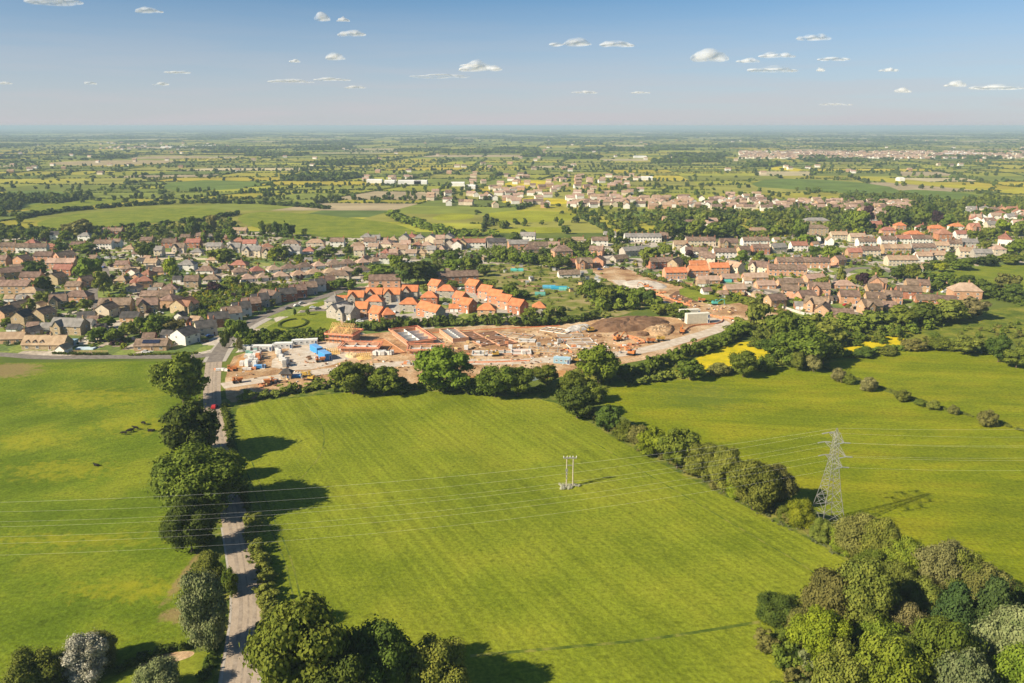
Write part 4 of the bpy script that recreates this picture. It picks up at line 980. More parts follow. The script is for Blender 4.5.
for a in [(128, 142, 286, 'bung', 'tan', 'red', 20), (140, 152, 278, 'bung', 'tan', 'red', -15), (126, 138, 292, 'bung', 'cream', 'tan', 0), (136, 150, 288, 'hip2', 'tan', 'red', 20), (160, 176, 293, 'bung', 'white', 'brown', 10), (178, 194, 271, 'hip2', 'white', 'grey', 0),
          (196, 214, 274, 'bung', 'white', 'brown', 0), (202, 218, 283, 'bung', 'white', 'brown', 10), (218, 230, 272, 'bung', 'tan', 'brown', 0), (230, 246, 268, 'bung', 'tan', 'red', 0), (184, 198, 288, 'det', 'buff', 'brown', 5), (152, 168, 275, 'bungg', 'tan', 'brown', 0),
          (144, 156, 266, 'bungg', 'cream', 'tan', 0), (162, 176, 248, 'det', 'brick', 'brown', 0), (172, 184, 253, 'cross', 'cream', 'brown', 0), (186, 200, 248, 'det', 'brick', 'red', 0), (190, 202, 255, 'bung', 'cream', 'grey', 0), (206, 222, 252, 'terr', 'cream', 'grey', 0),
          (140, 152, 243, 'bungg', 'tan', 'brown', 0), (224, 236, 240, 'bung', 'brick', 'red', 15), (232, 244, 244, 'bung', 'brick', 'red', 0), (228, 240, 253, 'cross', 'cream', 'grey', 0), (196, 204, 241, 'det', 'brick', 'brown', 0), (154, 162, 256, 'det', 'cream', 'grey', 0),
          (132, 142, 257, 'bungg', 'white', 'brown', 0), (114, 126, 284, 'bung', 'tan', 'tan', 0), (212, 228, 240, 'bungg', 'tan', 'brown', 0), (180, 190, 240, 'bungg', 'buff', 'brown', 0), (232, 246, 233, 'bungg', 'buff', 'tan', 0), (206, 218, 263, 'bung', 'cream', 'tan', 0)]:
    hx(*a, gD)
# terraces along the main road
hx(171, 193, 345, 'det', 'white', 'dark', 66, None, 'big white house with its gable facing the field at the village corner')
gE = 'houses on the main road'
for i, (px, py, T, wl, rf, ro) in enumerate([(203, 337, 'det', 'cream', 'dark', 22), (216, 328, 'det', 'brick', 'dark', 22), (229, 322, 'det', 'white', 'brown', 22), (239, 317, 'det', 'white', 'dark', 22), (249, 312, 'det', 'brick', 'brown', 22), (258, 308, 'det', 'grey', 'dark', 22),
      (286, 302, 'det', 'brick', 'dark', 18), (296, 298, 'det', 'brick', 'brown', 18), (307, 295, 'det', 'grey', 'brown', 16), (316, 292, 'det', 'white', 'dark', 14), (326, 289, 'det', 'tan', 'brown', 14)]):
    p = G(px, py); house((p.x, p.y + 5), T, wl, rf, R(ro + 8), 10.5, 8.5, gE, None, px, 2)
p = G(268, 304); house((p.x, p.y + 5), 'det', 'cream', 'brown', R(-28), 13, 10, None, 'big cream gabled house at the bend of the main road', 268, 2)
# bungalow rows
gF = 'the front bungalow row'; row((246, 282), (362, 273), 8, 'bung', ['white', 'cream', 'white', 'tan'], ['brown', 'tan', 'brown', 'pinkish'], 0, gF)
gG = 'the middle bungalow row'; row((240, 275), (376, 264), 10, 'bung', ['white', 'cream', 'white'], ['brown', 'brown', 'pinkish', 'red'], 0, gG)
gH = 'houses under the hill pasture'
for a in [(243, 256, 249, 'det', 'white', 'red', 0), (260, 272, 250, 'bung', 'white', 'red', 20), (282, 299, 249, 'hip2', 'white', 'brown', 0), (306, 324, 248, 'hip2', 'cream', 'tan', 0), (330, 344, 247, 'det', 'white', 'brown', 0), (302, 314, 254, 'bung', 'white', 'red', 0),
          (316, 328, 253, 'bung', 'white', 'grey', 0), (242, 260, 256, 'cross', 'cream', 'grey', 0), (262, 278, 258, 'cross', 'cream', 'brown', 0), (286, 300, 256, 'cross', 'white', 'grey', 0), (350, 364, 249, 'bung', 'cream', 'tan', 10), (354, 364, 256, 'det', 'cream', 'pinkish', 0), (364, 376, 247, 'det', 'white', 'brown', 0)]:
    hx(*a, gH)
hx(326, 350, 282, 'hip2', 'cream', 'brown', 0, gF)
# high street band
gI = 'houses along the high street'
for (ya, n, x0, x1) in ((243, 10, 366, 448), (249, 9, 374, 460), (256, 7, 384, 440), (264, 4, 366, 394)):
    for i in range(n):
        px = x0 + (x1 - x0) * i / (n - 1) + rh.uniform(-2, 2); wdt = rh.uniform(8, 12)
        hx(px - wdt / 2, px + wdt / 2, ya + rh.uniform(-1, 1), rh.choice(['det', 'bung', 'det', 'bungg', 'hip2']), rh.choice(['white', 'cream', 'cream', 'grey', 'buff']), rh.choice(['brown', 'pinkish', 'grey', 'red', 'tan']), rh.choice([0, 5, 80, -6]), gI)
hx(450, 486, 248, 'terr', 'white', 'red', 2, 'long white terrace along the high street'); hx(452, 462, 250, 'det', 'white', 'red', 85, gI); hx(484, 496, 245, 'hip2', 'cream', 'tan', 0, gI)
# new orange-roofed estate
gJ = 'the new orange-roofed estate'
for a in [(335, 347, 303, 'garage', 'grey', 'orange', 0), (348, 364, 305, 'newx', 'grey', 'orange', -2), (366, 382, 302, 'newx', 'grey', 'orange', -2), (384, 400, 302, 'newx', 'grey', 'orange', -2), (402, 418, 299, 'newx', 'grey', 'orange', -4), (400, 419, 312, 'newhip', 'grey', 'orange', -6),
          (366, 383, 309, 'newhip', 'grey', 'orange', -5), (355, 368, 317, 'new', 'pink', 'orange', -5), (371, 384, 322, 'new', 'pink', 'orange', -35), (381, 393, 323, 'newhip', 'pink', 'orange', 20), (421, 438, 305, 'newhip', 'brick', 'orange', -4), (419, 432, 317, 'new', 'brick', 'orange', -40),
          (427, 442, 320, 'new', 'grey', 'orange', -40), (430, 442, 293, 'new', 'tan', 'orange', -35), (437, 456, 298, 'newhip', 'grey', 'orange', -10), (455, 466, 306, 'new', 'brick', 'orange', -38), (460, 474, 313, 'new', 'brick', 'orange', -38), (449, 459, 312, 'garage', 'brick', 'orange', 0),
          (478, 496, 318, 'newhip', 'tan', 'orange', -6), (533, 546, 316, 'newhip', 'grey', 'orange', 0)]:
    hx(*a, gJ)
gK = 'the right-hand row of the new estate'
for i, (px, py) in enumerate([(474, 293), (487, 299), (497, 304), (506, 309), (518, 314)]):
    p = G(px, py); house((p.x, p.y + 4), 'new', 'pink' if i % 2 else 'brick', 'orange', R(-38), 9.5, 8.5, gK, None, px, 2)
gL = 'houses at the new estate corner'
for a in [(326, 340, 309, 'hip2', 'grey', 'grey', -20), (330, 346, 318, 'cross', 'grey', 'grey', 60), (340, 356, 321, 'cross', 'grey', 'grey', -30)]:
    hx(*a, gL)
hx(368, 400, 288, 'long', 'pink', 'brown', 4, None, 'long low brick building with a brown roof behind the new estate')
hx(432, 478, 284, 'long', 'brick', 'brown', 12, None, 'long brown-roofed brick hall with its gable end beside the dark trees')
# centre
gM = 'buildings beyond the high street'
for a in [(518, 538, 241, 'det', 'white', 'grey', -10), (508, 528, 250, 'long', 'pink', 'grey', 8), (528, 548, 252, 'long', 'buff', 'brown', 0), (486, 506, 248, 'long', 'grey', 'dark', 12), (524, 540, 255, 'hip2', 'buff', 'brown', 10), (540, 560, 248, 'bungg', 'cream', 'pinkish', 0),
          (552, 572, 258, 'villa', 'pink', 'brown', 15), (572, 584, 243, 'bungg', 'cream', 'tan', 0)]:
    hx(*a, gM)
hx(558, 580, 278, 'bungg', 'white', 'brown', 8, None, 'lone brown-roofed bungalow beside the allotments')
gN = 'brick houses right of the allotments'
for a in [(576, 592, 269, 'newx', 'pink', 'brown', 10), (592, 606, 267, 'det', 'pink', 'brown', 70), (590, 604, 256, 'det', 'pink', 'brown', -20), (590, 610, 246, 'det', 'white', 'brown', 0), (604, 616, 240, 'det', 'white', 'grey', 0), (566, 578, 266, 'bungg', 'brick', 'red', 20), (612, 628, 262, 'bungg', 'grey', 'brown', 30)]:
    hx(*a, gN)
gO = 'terraces left in the town'
hx(624, 662, 242, 'terr', 'white', 'grey', 0, gO); hx(622, 650, 256, 'terr', 'grey', 'grey', 25, gO); hx(648, 674, 268, 'terr', 'brick', 'brown', 14, gO); hx(668, 684, 269, 'det', 'buff', 'brown', 60, gO); hx(660, 668, 241, 'det', 'brick', 'brown', 0, gO)
gP = 'houses in the mid town'
for a in [(674, 688, 250, 'det', 'cream', 'tan', 0), (686, 716, 246, 'terr', 'cream', 'brown', 0), (686, 708, 257, 'terr', 'white', 'brown', -10), (682, 692, 254, 'det', 'white', 'brown', 70), (720, 738, 248, 'cross', 'buff', 'brown', 0), (714, 736, 258, 'terr', 'white', 'brown', 0),
          (738, 750, 256, 'det', 'tan', 'brown', 20), (742, 770, 246, 'terr', 'white', 'brown', 4), (752, 770, 254, 'terr', 'brick', 'brown', 2), (700, 712, 262, 'det', 'buff', 'brown', -20), (728, 742, 273, 'det', 'cream', 'tan', -55), (704, 716, 264, 'det', 'cream', 'brown', -15), (738, 752, 234, 'bungg', 'cream', 'tan', 0), (752, 766, 233, 'bungg', 'cream', 'tan', 0)]:
    hx(*a, gP)
gQ = 'the orange terrace above the upper site'
for a in [(664, 687, 279, 'terr', 'pink', 'orange', 6), (688, 709, 277, 'terr', 'pink', 'orange', 4), (710, 729, 274, 'terr', 'pink', 'orange', 2), (690, 707, 268, 'bungg', 'pink', 'orange', 4)]: hx(*a, gQ)
gR = 'bungalows beside the upper site'
for a in [(698, 720, 284, 'bungg', 'pink', 'pinkish', 4), (722, 740, 282, 'bungg', 'pink', 'pinkish', 4), (744, 768, 281, 'bungg', 'pink', 'pinkish', 4), (726, 746, 293, 'bungg', 'pink', 'pinkish', 6), (757, 776, 289, 'bungg', 'pink', 'pinkish', 4), (779, 804, 287, 'bungg', 'pink', 'brown', 4), (805, 826, 282, 'bungg', 'pink', 'pinkish', 15)]: hx(*a, gR)
hx(752, 770, 273, 'cross', 'cream', 'brown', -40, gP)
gS = 'terraces of the right estate'
hx(778, 829, 268, 'terr', 'pink', 'brown', -2, gS); hx(770, 806, 276, 'terr', 'pink', 'brown', -10, gS)
gT = 'houses at the right estate front'
for a in [(783, 800, 298, 'det', 'pink', 'brown', -20), (798, 816, 304, 'det', 'pink', 'brown', 15), (767, 786, 308, 'det', 'tan', 'brown', 20), (810, 831, 296, 'cross', 'pink', 'brown', -10), (808, 830, 312, 'cross', 'tan', 'brown', -35), (833, 855, 319, 'bungg', 'tan', 'brown', -8),
          (841, 860, 304, 'det', 'pink', 'brown', -5), (836, 856, 289, 'bung', 'pink', 'pinkish', -4), (862, 882, 314, 'cross', 'tan', 'brown', 10), (867, 886, 306, 'det', 'tan', 'brown', -8), (872, 886, 290, 'cross', 'pink', 'brown', 70), (868, 882, 297, 'det', 'tan', 'brown', 0),
          (884, 902, 304, 'terr', 'pink', 'brown', -8), (898, 922, 299, 'det', 'brick', 'brown', -10), (908, 930, 292, 'terr', 'tan', 'brown', -12), (918, 940, 304, 'bungg', 'brick', 'brown', -10), (938, 958, 305, 'bungg', 'brick', 'brown', -8), (954, 982, 300, 'villa', 'pink', 'pinkish', -6),
          (882, 898, 311, 'bungg', 'tan', 'brown', -10), (834, 846, 266, 'det', 'pink', 'brown', 30), (818, 832, 318, 'det', 'tan', 'brown', 60)]: hx(*a, gT)
gU = 'terraces behind the playing field'
for a in [(888, 917, 266, 'terr', 'cream', 'tan', 0), (917, 932, 262, 'terr', 'white', 'tan', 0), (932, 946, 261, 'terr', 'cream', 'tan', -4), (884, 910, 254, 'terr', 'tan', 'tan', 0), (912, 936, 253, 'terr', 'grey', 'brown', 0), (936, 949, 251, 'terr', 'cream', 'tan', -6),
          (949, 962, 249, 'terr', 'cream', 'brown', -6), (962, 978, 248, 'terr', 'grey', 'grey', -6), (960, 974, 257, 'terr', 'cream', 'tan', -8), (975, 992, 259, 'terr', 'grey', 'grey', -8), (993, 1006, 255, 'hip2', 'cream', 'pinkish', 0)]: hx(*a, gU)
gV = 'houses on the far town side'
for a in [(880, 897, 245, 'terr', 'white', 'brown', 0), (896, 911, 244, 'terr', 'white', 'red', 0), (912, 932, 244, 'terr', 'white', 'brown', 0), (848, 862, 258, 'det', 'tan', 'red', 0), (858, 880, 256, 'terr', 'cream', 'brown', 0), (858, 876, 247, 'terr', 'white', 'brown', 0), (850, 866, 242, 'det', 'cream', 'pinkish', 0),
          (831, 848, 240, 'terr', 'cream', 'tan', 0), (791, 808, 251, 'terr', 'white', 'red', 0), (770, 787, 253, 'det', 'cream', 'grey', 20), (828, 834, 246, 'det', 'white', 'tan', 80), (812, 822, 243, 'det', 'white', 'brown', 70)]: hx(*a, gV)
hx(805, 829, 228, 'flat3', 'buff', 'grey', 0, None, 'large pale three-storey block among trees behind the town'); hx(806, 828, 236, 'flat3', 'buff', 'brown', 0, None, 'pale brown-roofed block just below the large three-storey block')
gW = 'red roofs behind the town'
for a in [(882, 896, 235, 'hip2', 'pink', 'red'), (896, 906, 230, 'hip2', 'pink', 'orange'), (907, 923, 239, 'hip2', 'pink', 'orange'), (929, 945, 233, 'hip2', 'pink', 'orange'), (938, 952, 240, 'villa', 'brick', 'red'), (951, 964, 231, 'hip2', 'white', 'orange'), (956, 967, 239, 'det', 'white', 'red'),
          (872, 882, 229, 'det', 'brick', 'red'), (918, 928, 232, 'hip2', 'white', 'red')]: hx(*a, 0, gW)
hx(1000, 1015, 245, 'villa', 'white', 'red', 60, None, 'large white house with a tall chimney near the right edge, above the playing field')
gX = 'houses at the far right edge'
for i in range(22):
    px = rh.uniform(968, 1030); py = rh.uniform(212, 232); hx(px - 5, px + 5, py, rh.choice(['det', 'hip2', 'cross']), rh.choice(['white', 'white', 'cream', 'pink']), rh.choice(['brown', 'red', 'pinkish', 'grey']), rh.choice([0, 70, -10]), gX)
# white summer house, sheds
hx(56, 66, 354, 'garage', 'white', 'tan', 80, None, 'small white cottage-like outbuilding standing alone by the village road')

# distant village: a band of small roofs, nearest fifty one by one, the rest as one mass
gY = 'houses of the distant village'
def house_stuff(name, P, label):
    v = MB(); cols = [W['white'], W['cream'], W['tan'], RF['brown'], RF['tan'], RF['pinkish']]
    for (x, y, L, Wd, e, r, rz, mw, mr_) in P:
        c_, s_ = math.cos(rz), math.sin(rz)
        def T_(q): return (x + q[0] * c_ - q[1] * s_, y + q[0] * s_ + q[1] * c_, q[2])
        h = Wd / 2; a = L / 2
        v.add([T_(q) for q in [(-a, -h, 0), (a, -h, 0), (a, h, 0), (-a, h, 0), (-a, -h, e), (a, -h, e), (a, h, e), (-a, h, e), (-a, 0, r - .1), (a, 0, r - .1)]], [(0, 1, 5, 4), (2, 3, 7, 6), (1, 2, 6, 9, 5), (3, 0, 4, 8, 7)], mw)
        h += .4; a += .3
        v.add([T_(q) for q in [(-a, -h, e - .1), (a, -h, e - .1), (a, 0, r), (-a, 0, r), (-a, h, e - .1), (a, h, e - .1)]], [(0, 1, 2, 3), (3, 2, 5, 4)], mr_)
    o = v.build(name, cols); tag(o, label, 'houses', kind='stuff'); return o
band = []
def bandy(px): return 203 + (px - 560) / 340 * 7 + rh.uniform(-6, 4)
for i in range(230):
    px = rh.uniform(570, 915); band.append((px, bandy(px)))
for i in range(40): band.append((rh.uniform(860, 905), rh.uniform(212, 224)))
for i in range(34): band.append((rh.uniform(430, 560), rh.choice([196, 200, 205, 198]) + rh.uniform(-3, 3)))
for i in range(14): band.append((rh.uniform(660, 720), rh.uniform(222, 232)))
band.sort(key=lambda q: -q[1]); used = []
nh = len(HOUSES); near_n = max(0, 300 - nh)
P_st = []
for px, py in band:
    if any(abs(px - a) < 4.5 and abs(py - b) < .8 for a, b in used): continue
    used.append((px, py))
    p = G(px, py)
    if len(HOUSES) < 300: house(p, rh.choice(['det', 'hip2', 'bungg']), rh.choice(['white', 'cream', 'white', 'pink', 'tan']), rh.choice(['brown', 'tan', 'pinkish', 'brown', 'grey']), R(rh.choice([0, 10, -10, 75])), None, None, gY, None, px, 1)
    else: P_st.append((p.x, p.y, rh.uniform(9, 16), 8.5, 5, 8.2, R(rh.uniform(-15, 15) + rh.choice([0, 0, 90])), rh.choice([0, 0, 1, 2]), rh.choice([3, 4, 5])))
for (x0, x1, y0, y1, n) in [(470, 640, 176, 196, 70), (740, 1024, 152, 159, 900), (100, 240, 143, 150, 40), (600, 720, 129.5, 134, 60), (560, 760, 208, 196, 20), (0, 1024, 140, 175, 120), (360, 420, 178, 182, 8)]:
    for i in range(n):
        px = rh.uniform(x0, x1); p = G(px, rh.uniform(y0, y1)); big = p.y > 3500; k = p.y / 4500 if big else 1; k = min(k, 4)
        P_st.append((p.x, p.y, rh.uniform(10, 16) * max(1, k), 8.5 * max(1, k), 5, 8.2, R(rh.uniform(-15, 15)), rh.choice([0, 0, 1, 2]), rh.choice([3, 4, 5, 4])))
print('houses', len(HOUSES), 'stuff houses', len(P_st))
house_stuff('distant_houses', P_st, 'distant scattered villages of pale walls and brown roofs across the plain')
wh = MB()
for (px, py, l) in [(375, 183, 60), (390, 184, 40), (410, 184, 90), (421, 184, 50), (190, 147.5, 200), (176, 148, 300), (205, 147, 200), (640, 131.5, 900), (690, 131, 700), (985, 153, 500), (960, 155, 300), (888, 189.5, 0), (458, 186, 50), (470, 189, 40), (900, 181, 22), (640, 158, 90), (645, 180, 60)]:
    if l:
        p = G(px, py); l = l * .5; wh = MB(); wh.box((0, 0, 3), (l, max(18, l * .15), 6)); wh.prism([(-max(9, l * .075), 6), (max(9, l * .075), 6), (0, 8)], -l / 2, l / 2, axis='x')
        o = wh.build('warehouse', mat('pale_sheeting', [(0.62, 0.60, 0.57), (0.74, 0.72, 0.70)], .05, .7)); o.location = (p.x, p.y, 0)
        o['category'] = 'warehouse'; o['group'] = 'warehouses on the plain'; hgroups.setdefault('warehouses on the plain', []).append((px, o, 'long low pale warehouse'))

# solar panels belong to their bungalow
for o in HOUSES:
    if 'solar' in o.get('label', ''):
        b = MB()
        for i in range(5): b.box((-3.4 + i * 1.7, -2.2, 4.45), (1.6, 2.6, .06), M=Matrix.Rotation(R(32), 3, 'X'))
        b.build('solar_panel', mat('solar_panel', [(0.02, 0.025, 0.05), (0.03, 0.035, 0.07)], 1, .2, spec=.6), o)

# ------------------------------------------------------------------ vehicles and plant
PAINT = {}
def paint(n, c): return mat('paint_' + n, [tuple(k * .9 for k in c), c], 1.0, .35, spec=.5)
CARC = {'white': (0.72, 0.72, 0.70), 'silver': (0.42, 0.43, 0.44), 'black': (0.02, 0.02, 0.022), 'blue': (0.03, 0.08, 0.25), 'red': (0.40, 0.02, 0.02), 'grey': (0.13, 0.13, 0.14)}
TYRE = mat('tyre', [(0.015, 0.015, 0.015), (0.03, 0.03, 0.03)], 2, .8)
def car(p, rz, col, van=False):
    e = empty('van' if van else 'car', (p[0], p[1], .1), rz)
    k = ('van' if van else 'car')
    if k not in MC:
        b = MB()
        if van:
            b.prism([(-2.5, .35), (2.5, .35), (2.55, 1.0), (1.9, 1.35), (1.35, 2.2), (-2.5, 2.25)], -.98, .98)
            g_ = MB(); g_.prism([(1.42, 1.45), (1.84, 1.38), (1.36, 2.08), (1.0, 2.08), (.9, 1.45)], -.99, .99)
        else:
            b.prism([(-2.1, .35), (2.1, .35), (2.15, .75), (1.1, .95), (-1.75, .98), (-2.15, .9)], -.88, .88)
            b.prism([(-1.55, .96), (1.05, .93), (.35, 1.45), (-1.1, 1.48)], -.76, .76)
            g_ = MB(); g_.prism([(-1.42, 1.0), (.92, .99), (.33, 1.38), (-1.05, 1.40)], -.775, .775); g_.prism([(.45, .97), (1.12, .955), (.44, 1.42), (.36, 1.40)], -.68, .68)
        w_ = MB(); w_.tube((0, -.11, 0), (0, .11, 0), .33, n=12)
        MC[k] = (b.mesh('body', [FRAME]), g_.mesh('windows', [GLASS]), w_.mesh('wheel', [TYRE]))
    bm_, gm, wm_ = MC[k]; o = part('body', bm_, e, (0, 0, 0)); setm(o, 0, paint(col, CARC[col])); part('windows', gm, e, (0, 0, 0))
    for sx in (-1.3, 1.35):
        for sy in (-.85, .85): part('wheel', wm_, e, (sx, sy, .33))
    e['category'] = 'van' if van else 'car'
    return e
cars = []
def put_car(px, py, rz, col, grp, van=False, label=None):
    e = car(G(px, py), R(rz), col, van)
    if label: e['label'] = label
    else: hgroups.setdefault(grp, []).append((px, e, f"{col} {'van' if van else 'car'}"))
    if grp: e['group'] = grp
    TREE_POS.append((*G(px, py)[:2], 2))
put_car(214.5, 408, 95, 'red', None, label='red car coming up the tree-shaded lane towards the site')
for a in [(297, 306.5, 40, 'white'), (302, 304, 40, 'silver'), (270, 312.5, 45, 'black'), (210, 337, 35, 'blue'), (205, 342, 40, 'black'), (288, 309, 40, 'grey')]: put_car(*a, 'cars along the curving main road')
for a in [(318, 309.5, 20, 'grey'), (313, 308.5, 10, 'white'), (360, 322, 0, 'white'), (384, 304, 70, 'silver'), (440, 314, 10, 'white'), (458, 290, 10, 'white'), (462, 289.5, 30, 'white'), (479, 295, 60, 'red'), (487, 301, 60, 'white'), (395, 313, 80, 'white'), (405, 318, 10, 'grey'), (446, 305, 0, 'silver')]: put_car(*a, 'cars parked in the new estate')
for a in [(107, 258, 0, 'white'), (114, 257.8, 0, 'silver'), (122, 258.4, 0, 'black'), (104, 268, 80, 'blue'), (98, 276, 60, 'white'), (14, 314, 10, 'white'), (20, 315, 10, 'blue'), (30, 315, 0, 'white'), (154, 312, 40, 'white'), (160, 314, 10, 'white'), (156, 292, 10, 'silver'), (146, 353, 5, 'white')]: put_car(*a, 'cars parked in the left village')
for a in [(836, 298, 20, 'white'), (840, 301, 50, 'white'), (846, 306, 10, 'red'), (826, 307, 0, 'blue'), (856, 309, 0, 'black'), (905, 308, 10, 'white'), (897, 314, 0, 'white'), (893, 276, 30, 'white'), (868, 290, 20, 'white'), (936, 290, 0, 'white'), (944, 293, 10, 'white'), (948, 291, 0, 'silver'), (952, 296, 20, 'white'), (942, 299, 0, 'blue'), (810, 272, 0, 'white'), (830, 292, 0, 'silver'), (700, 280, 20, 'white'), (680, 282, 20, 'white'), (672, 281, 20, 'silver'), (600, 270, 10, 'blue'), (606, 268, 10, 'white'), (745, 268, 20, 'white'), (752, 260, 10, 'white')]: put_car(*a, 'cars parked in the town')
for a in [(385, 260, 10, 'white'), (398, 257, 5, 'red'), (420, 252, 5, 'white'), (436, 250, 5, 'silver'), (446, 253, 0, 'white'), (510, 252, 0, 'white'), (470, 252, 0, 'white')]: put_car(*a, 'cars along the high street')

def digger(px, py, rz, col, label, size=1.0, arm=.8):
    p = G(px, py); e = empty('excavator', (p.x, p.y, .1), R(rz), min(1.05, size * .85)); pm = mat('plant_' + col[0], [tuple(k * .85 for k in col[1]), col[1]], 1, .5)
    for s_ in (-1, 1):
        b = MB(); b.prism([(-1.9, .15), (-1.5, 0), (1.5, 0), (1.9, .15), (1.9, .6), (1.5, .8), (-1.5, .8), (-1.9, .6)], s_ * 1.1 - .28, s_ * 1.1 + .28); b.build('track', TYRE, e)
    b = MB(); b.box((-.3, 0, 1.5), (3.4, 2.4, 1.0), taper=.94); b.box((-1.4, 0, 2.15), (1.2, 2.1, .5)); b.tube((0, 0, .7), (0, 0, 1.02), .8, n=12); b.build('house', pm, e)
    b = MB(); b.box((.75, .65, 2.45), (1.3, 1.0, 1.3), taper=.9, mi=0); b.box((.78, .65, 2.5), (1.26, 1.03, .8), taper=.93, mi=1); b.build('cab', [pm, GLASS], e)
    b = MB(); b.tube((1.2, -.3, 1.7), (3.6, -.3, 1.7 + 2.4 * arm), .28, .24, 4); b.tube((3.6, -.3, 1.7 + 2.4 * arm), (5.2, -.3, 1.7 + 2.0 * arm), .26, .2, 4); b.build('boom', pm, e)
    b = MB(); b.tube((5.2, -.3, 1.7 + 2.0 * arm), (5.7, -.3, .9), .2, .16, 4); b.build('arm', pm, e)
    b = MB(); b.prism([(5.2, .9), (5.9, .95), (6.1, .5), (5.7, .1), (5.2, .3)], -.85, .25); b.build('bucket', LEAD, e)
    tag(e, label, 'excavator', 'excavators on the building site'); return e
OR = ('orange', (0.52, 0.19, 0.06)); YE = ('yellow', (0.50, 0.32, 0.07)); TE = ('teal', (0.10, 0.42, 0.36))
digger(311, 380, 160, YE, 'yellow excavator beside the blue skip near the site entrance', 1.0)
digger(495, 369 - 13, 190, YE, 'yellow excavator standing between the half-built plots and the bare ground', 1.1)
digger(590, 332, 200, YE, 'yellow excavator beside the pale rubble below the dark soil heap', 1.2)
digger(618, 341, 30, OR, 'orange excavator digging inside the orange-fenced trench area', 1.3, 1.1)
digger(631, 355, 150, OR, 'grey and orange excavator on the haul road above the tall round tree', 1.3)
digger(682, 333, 80, OR, 'orange excavator beside the haul road below the cream cabins', 1.2)
digger(646, 287 + 1, 170, OR, 'orange-red excavator on the upper site near the white rubble', 1.5)
digger(715, 305, 0, TE, 'teal excavator on the upper site beside the green bank', 1.6)
digger(575, 362, 180, YE, 'yellow excavator beside the light blue cabin', 1.1)
def dumper(px, py, rz, col, label, cat='dumper'):
    p = G(px, py); e = empty('dumper', (p.x, p.y, .1), R(rz)); pm = mat('plant_' + col[0], [tuple(k * .85 for k in col[1]), col[1]], 1, .5)
    b = MB(); b.box((0, 0, .8), (4.0, 1.5, .5)); b.build('chassis', LEAD, e)
    b = MB(); b.prism([(.1, 1.1), (2.0, 1.1), (2.7, 2.2), (-.1, 2.2)], -1.1, 1.1); b.build('skip', pm, e)
    b = MB(); b.box((-1.2, 0, 1.3), (1.5, 1.4, .7)); b.box((-1.0, 0, 2.0), (.8, .9, .8)); b.build('engine_cover', pm, e)
    b = MB(); b.box((-1.2, 0, 2.75), (1.5, 1.3, .1)); [b.tube((-1.8, y, 1.6), (-1.8, y, 2.75), .05) for y in (-.6, .6)]; b.build('roll_bar', pm, e)
    w_ = MB(); w_.tube((0, -.25, 0), (0, .25, 0), .6, n=12); wm_ = w_.mesh('wheel', [TYRE])
    for sx in (-1.3, 1.3):
        for sy in (-1, 1): part('wheel', wm_, e, (sx, sy, .6))
    tag(e, label, cat, 'dumpers on the building site')
dumper(237, 383, 30, OR, 'orange dumper with blue canopy near the site gate'); dumper(232, 371, 10, OR, 'bright orange machine parked beside the white barrels'); dumper(307, 377, 180, YE, 'yellow dumper on the haul road behind the blue skip')
dumper(650, 343, 10, OR, 'orange dumper driving along the haul road right of the trenches'); dumper(660, 341, 10, YE, 'yellow dumper driving along the haul road, furthest right'); dumper(590, 361, 0, YE, 'yellow dumper beside the round tree at the lower haul road')
dumper(701, 312 - 10, 0, OR, 'orange machine on the upper site by the dark topsoil patch'); dumper(320, 362, 20, OR, 'small orange dumper parked at the corner of the site compound')
dumper(270, 384, 200, OR, 'orange machine at the end of the row of stacked steel by the hedge')

# cabins and containers
def cabin(px, py, L, Wd, Hh, rz, col, label, z=0.0, name='site_cabin', cat='cabin', win=3):
    p = G(px, py); e = empty(name, (p.x, p.y, .1 + z), R(rz)); c0 = tuple(k * .88 for k in col[1]); pm = mat('panel_' + col[0], [c0, col[1]], .6, .55)
    b = MB(); b.box((0, 0, Hh / 2), (L, Wd, Hh))
    n = int(L / .6)
    for i in range(n): b.box((-L / 2 + (i + .5) * L / n, -Wd / 2 - .03, Hh / 2), (.25, .06, Hh * .86)); b.box((-L / 2 + (i + .5) * L / n, Wd / 2 + .03, Hh / 2), (.25, .06, Hh * .86))
    b.build('body', pm, e)
    b = MB(); b.box((0, 0, Hh + .06), (L + .12, Wd + .12, .12)); b.build('roof', mat('panel_roof_' + col[0], [tuple(min(.8, k * .9 + .08) for k in col[1]), tuple(min(.8, k + .1) for k in col[1])], .5, .6), e)
    for i in range(win): part('window', win_mesh(1.1, .9), e, (-L / 2 + (i + .7) * L / (win + .6), -Wd / 2 - .065, 1.55))
    part('door', door_mesh(), e, (L / 2 - .8, -Wd / 2 - .065, 0)); tag(e, label, cat)
    TREE_POS.append((p.x, p.y, L / 2)); return e
WH = ('white', (0.72, 0.71, 0.68)); BL_ = ('blue', (0.06, 0.28, 0.62)); CR = ('cream', (0.66, 0.62, 0.50)); LB = ('light_blue', (0.30, 0.47, 0.58))
cabin(256, 350.5, 17, 3, 2.6, 2, WH, 'long white cabin behind the stacked building materials, leftmost of the white cabins', win=5)
cabin(283, 348, 10, 3, 2.7, 6, WH, 'white cabin in the middle of the three white cabins'); cabin(305, 344.5, 13, 3, 2.7, 10, WH, 'white cabin furthest right, next to the blue cabins', win=4)
cabin(316.5, 352, 3.2, 9, 3.0, 36, BL_, 'bright blue cabin behind the nearer blue cabin', win=0); cabin(325, 358.5, 3.6, 8.5, 3.2, 36, BL_, 'nearer bright blue cabin standing by the haul road', win=0)
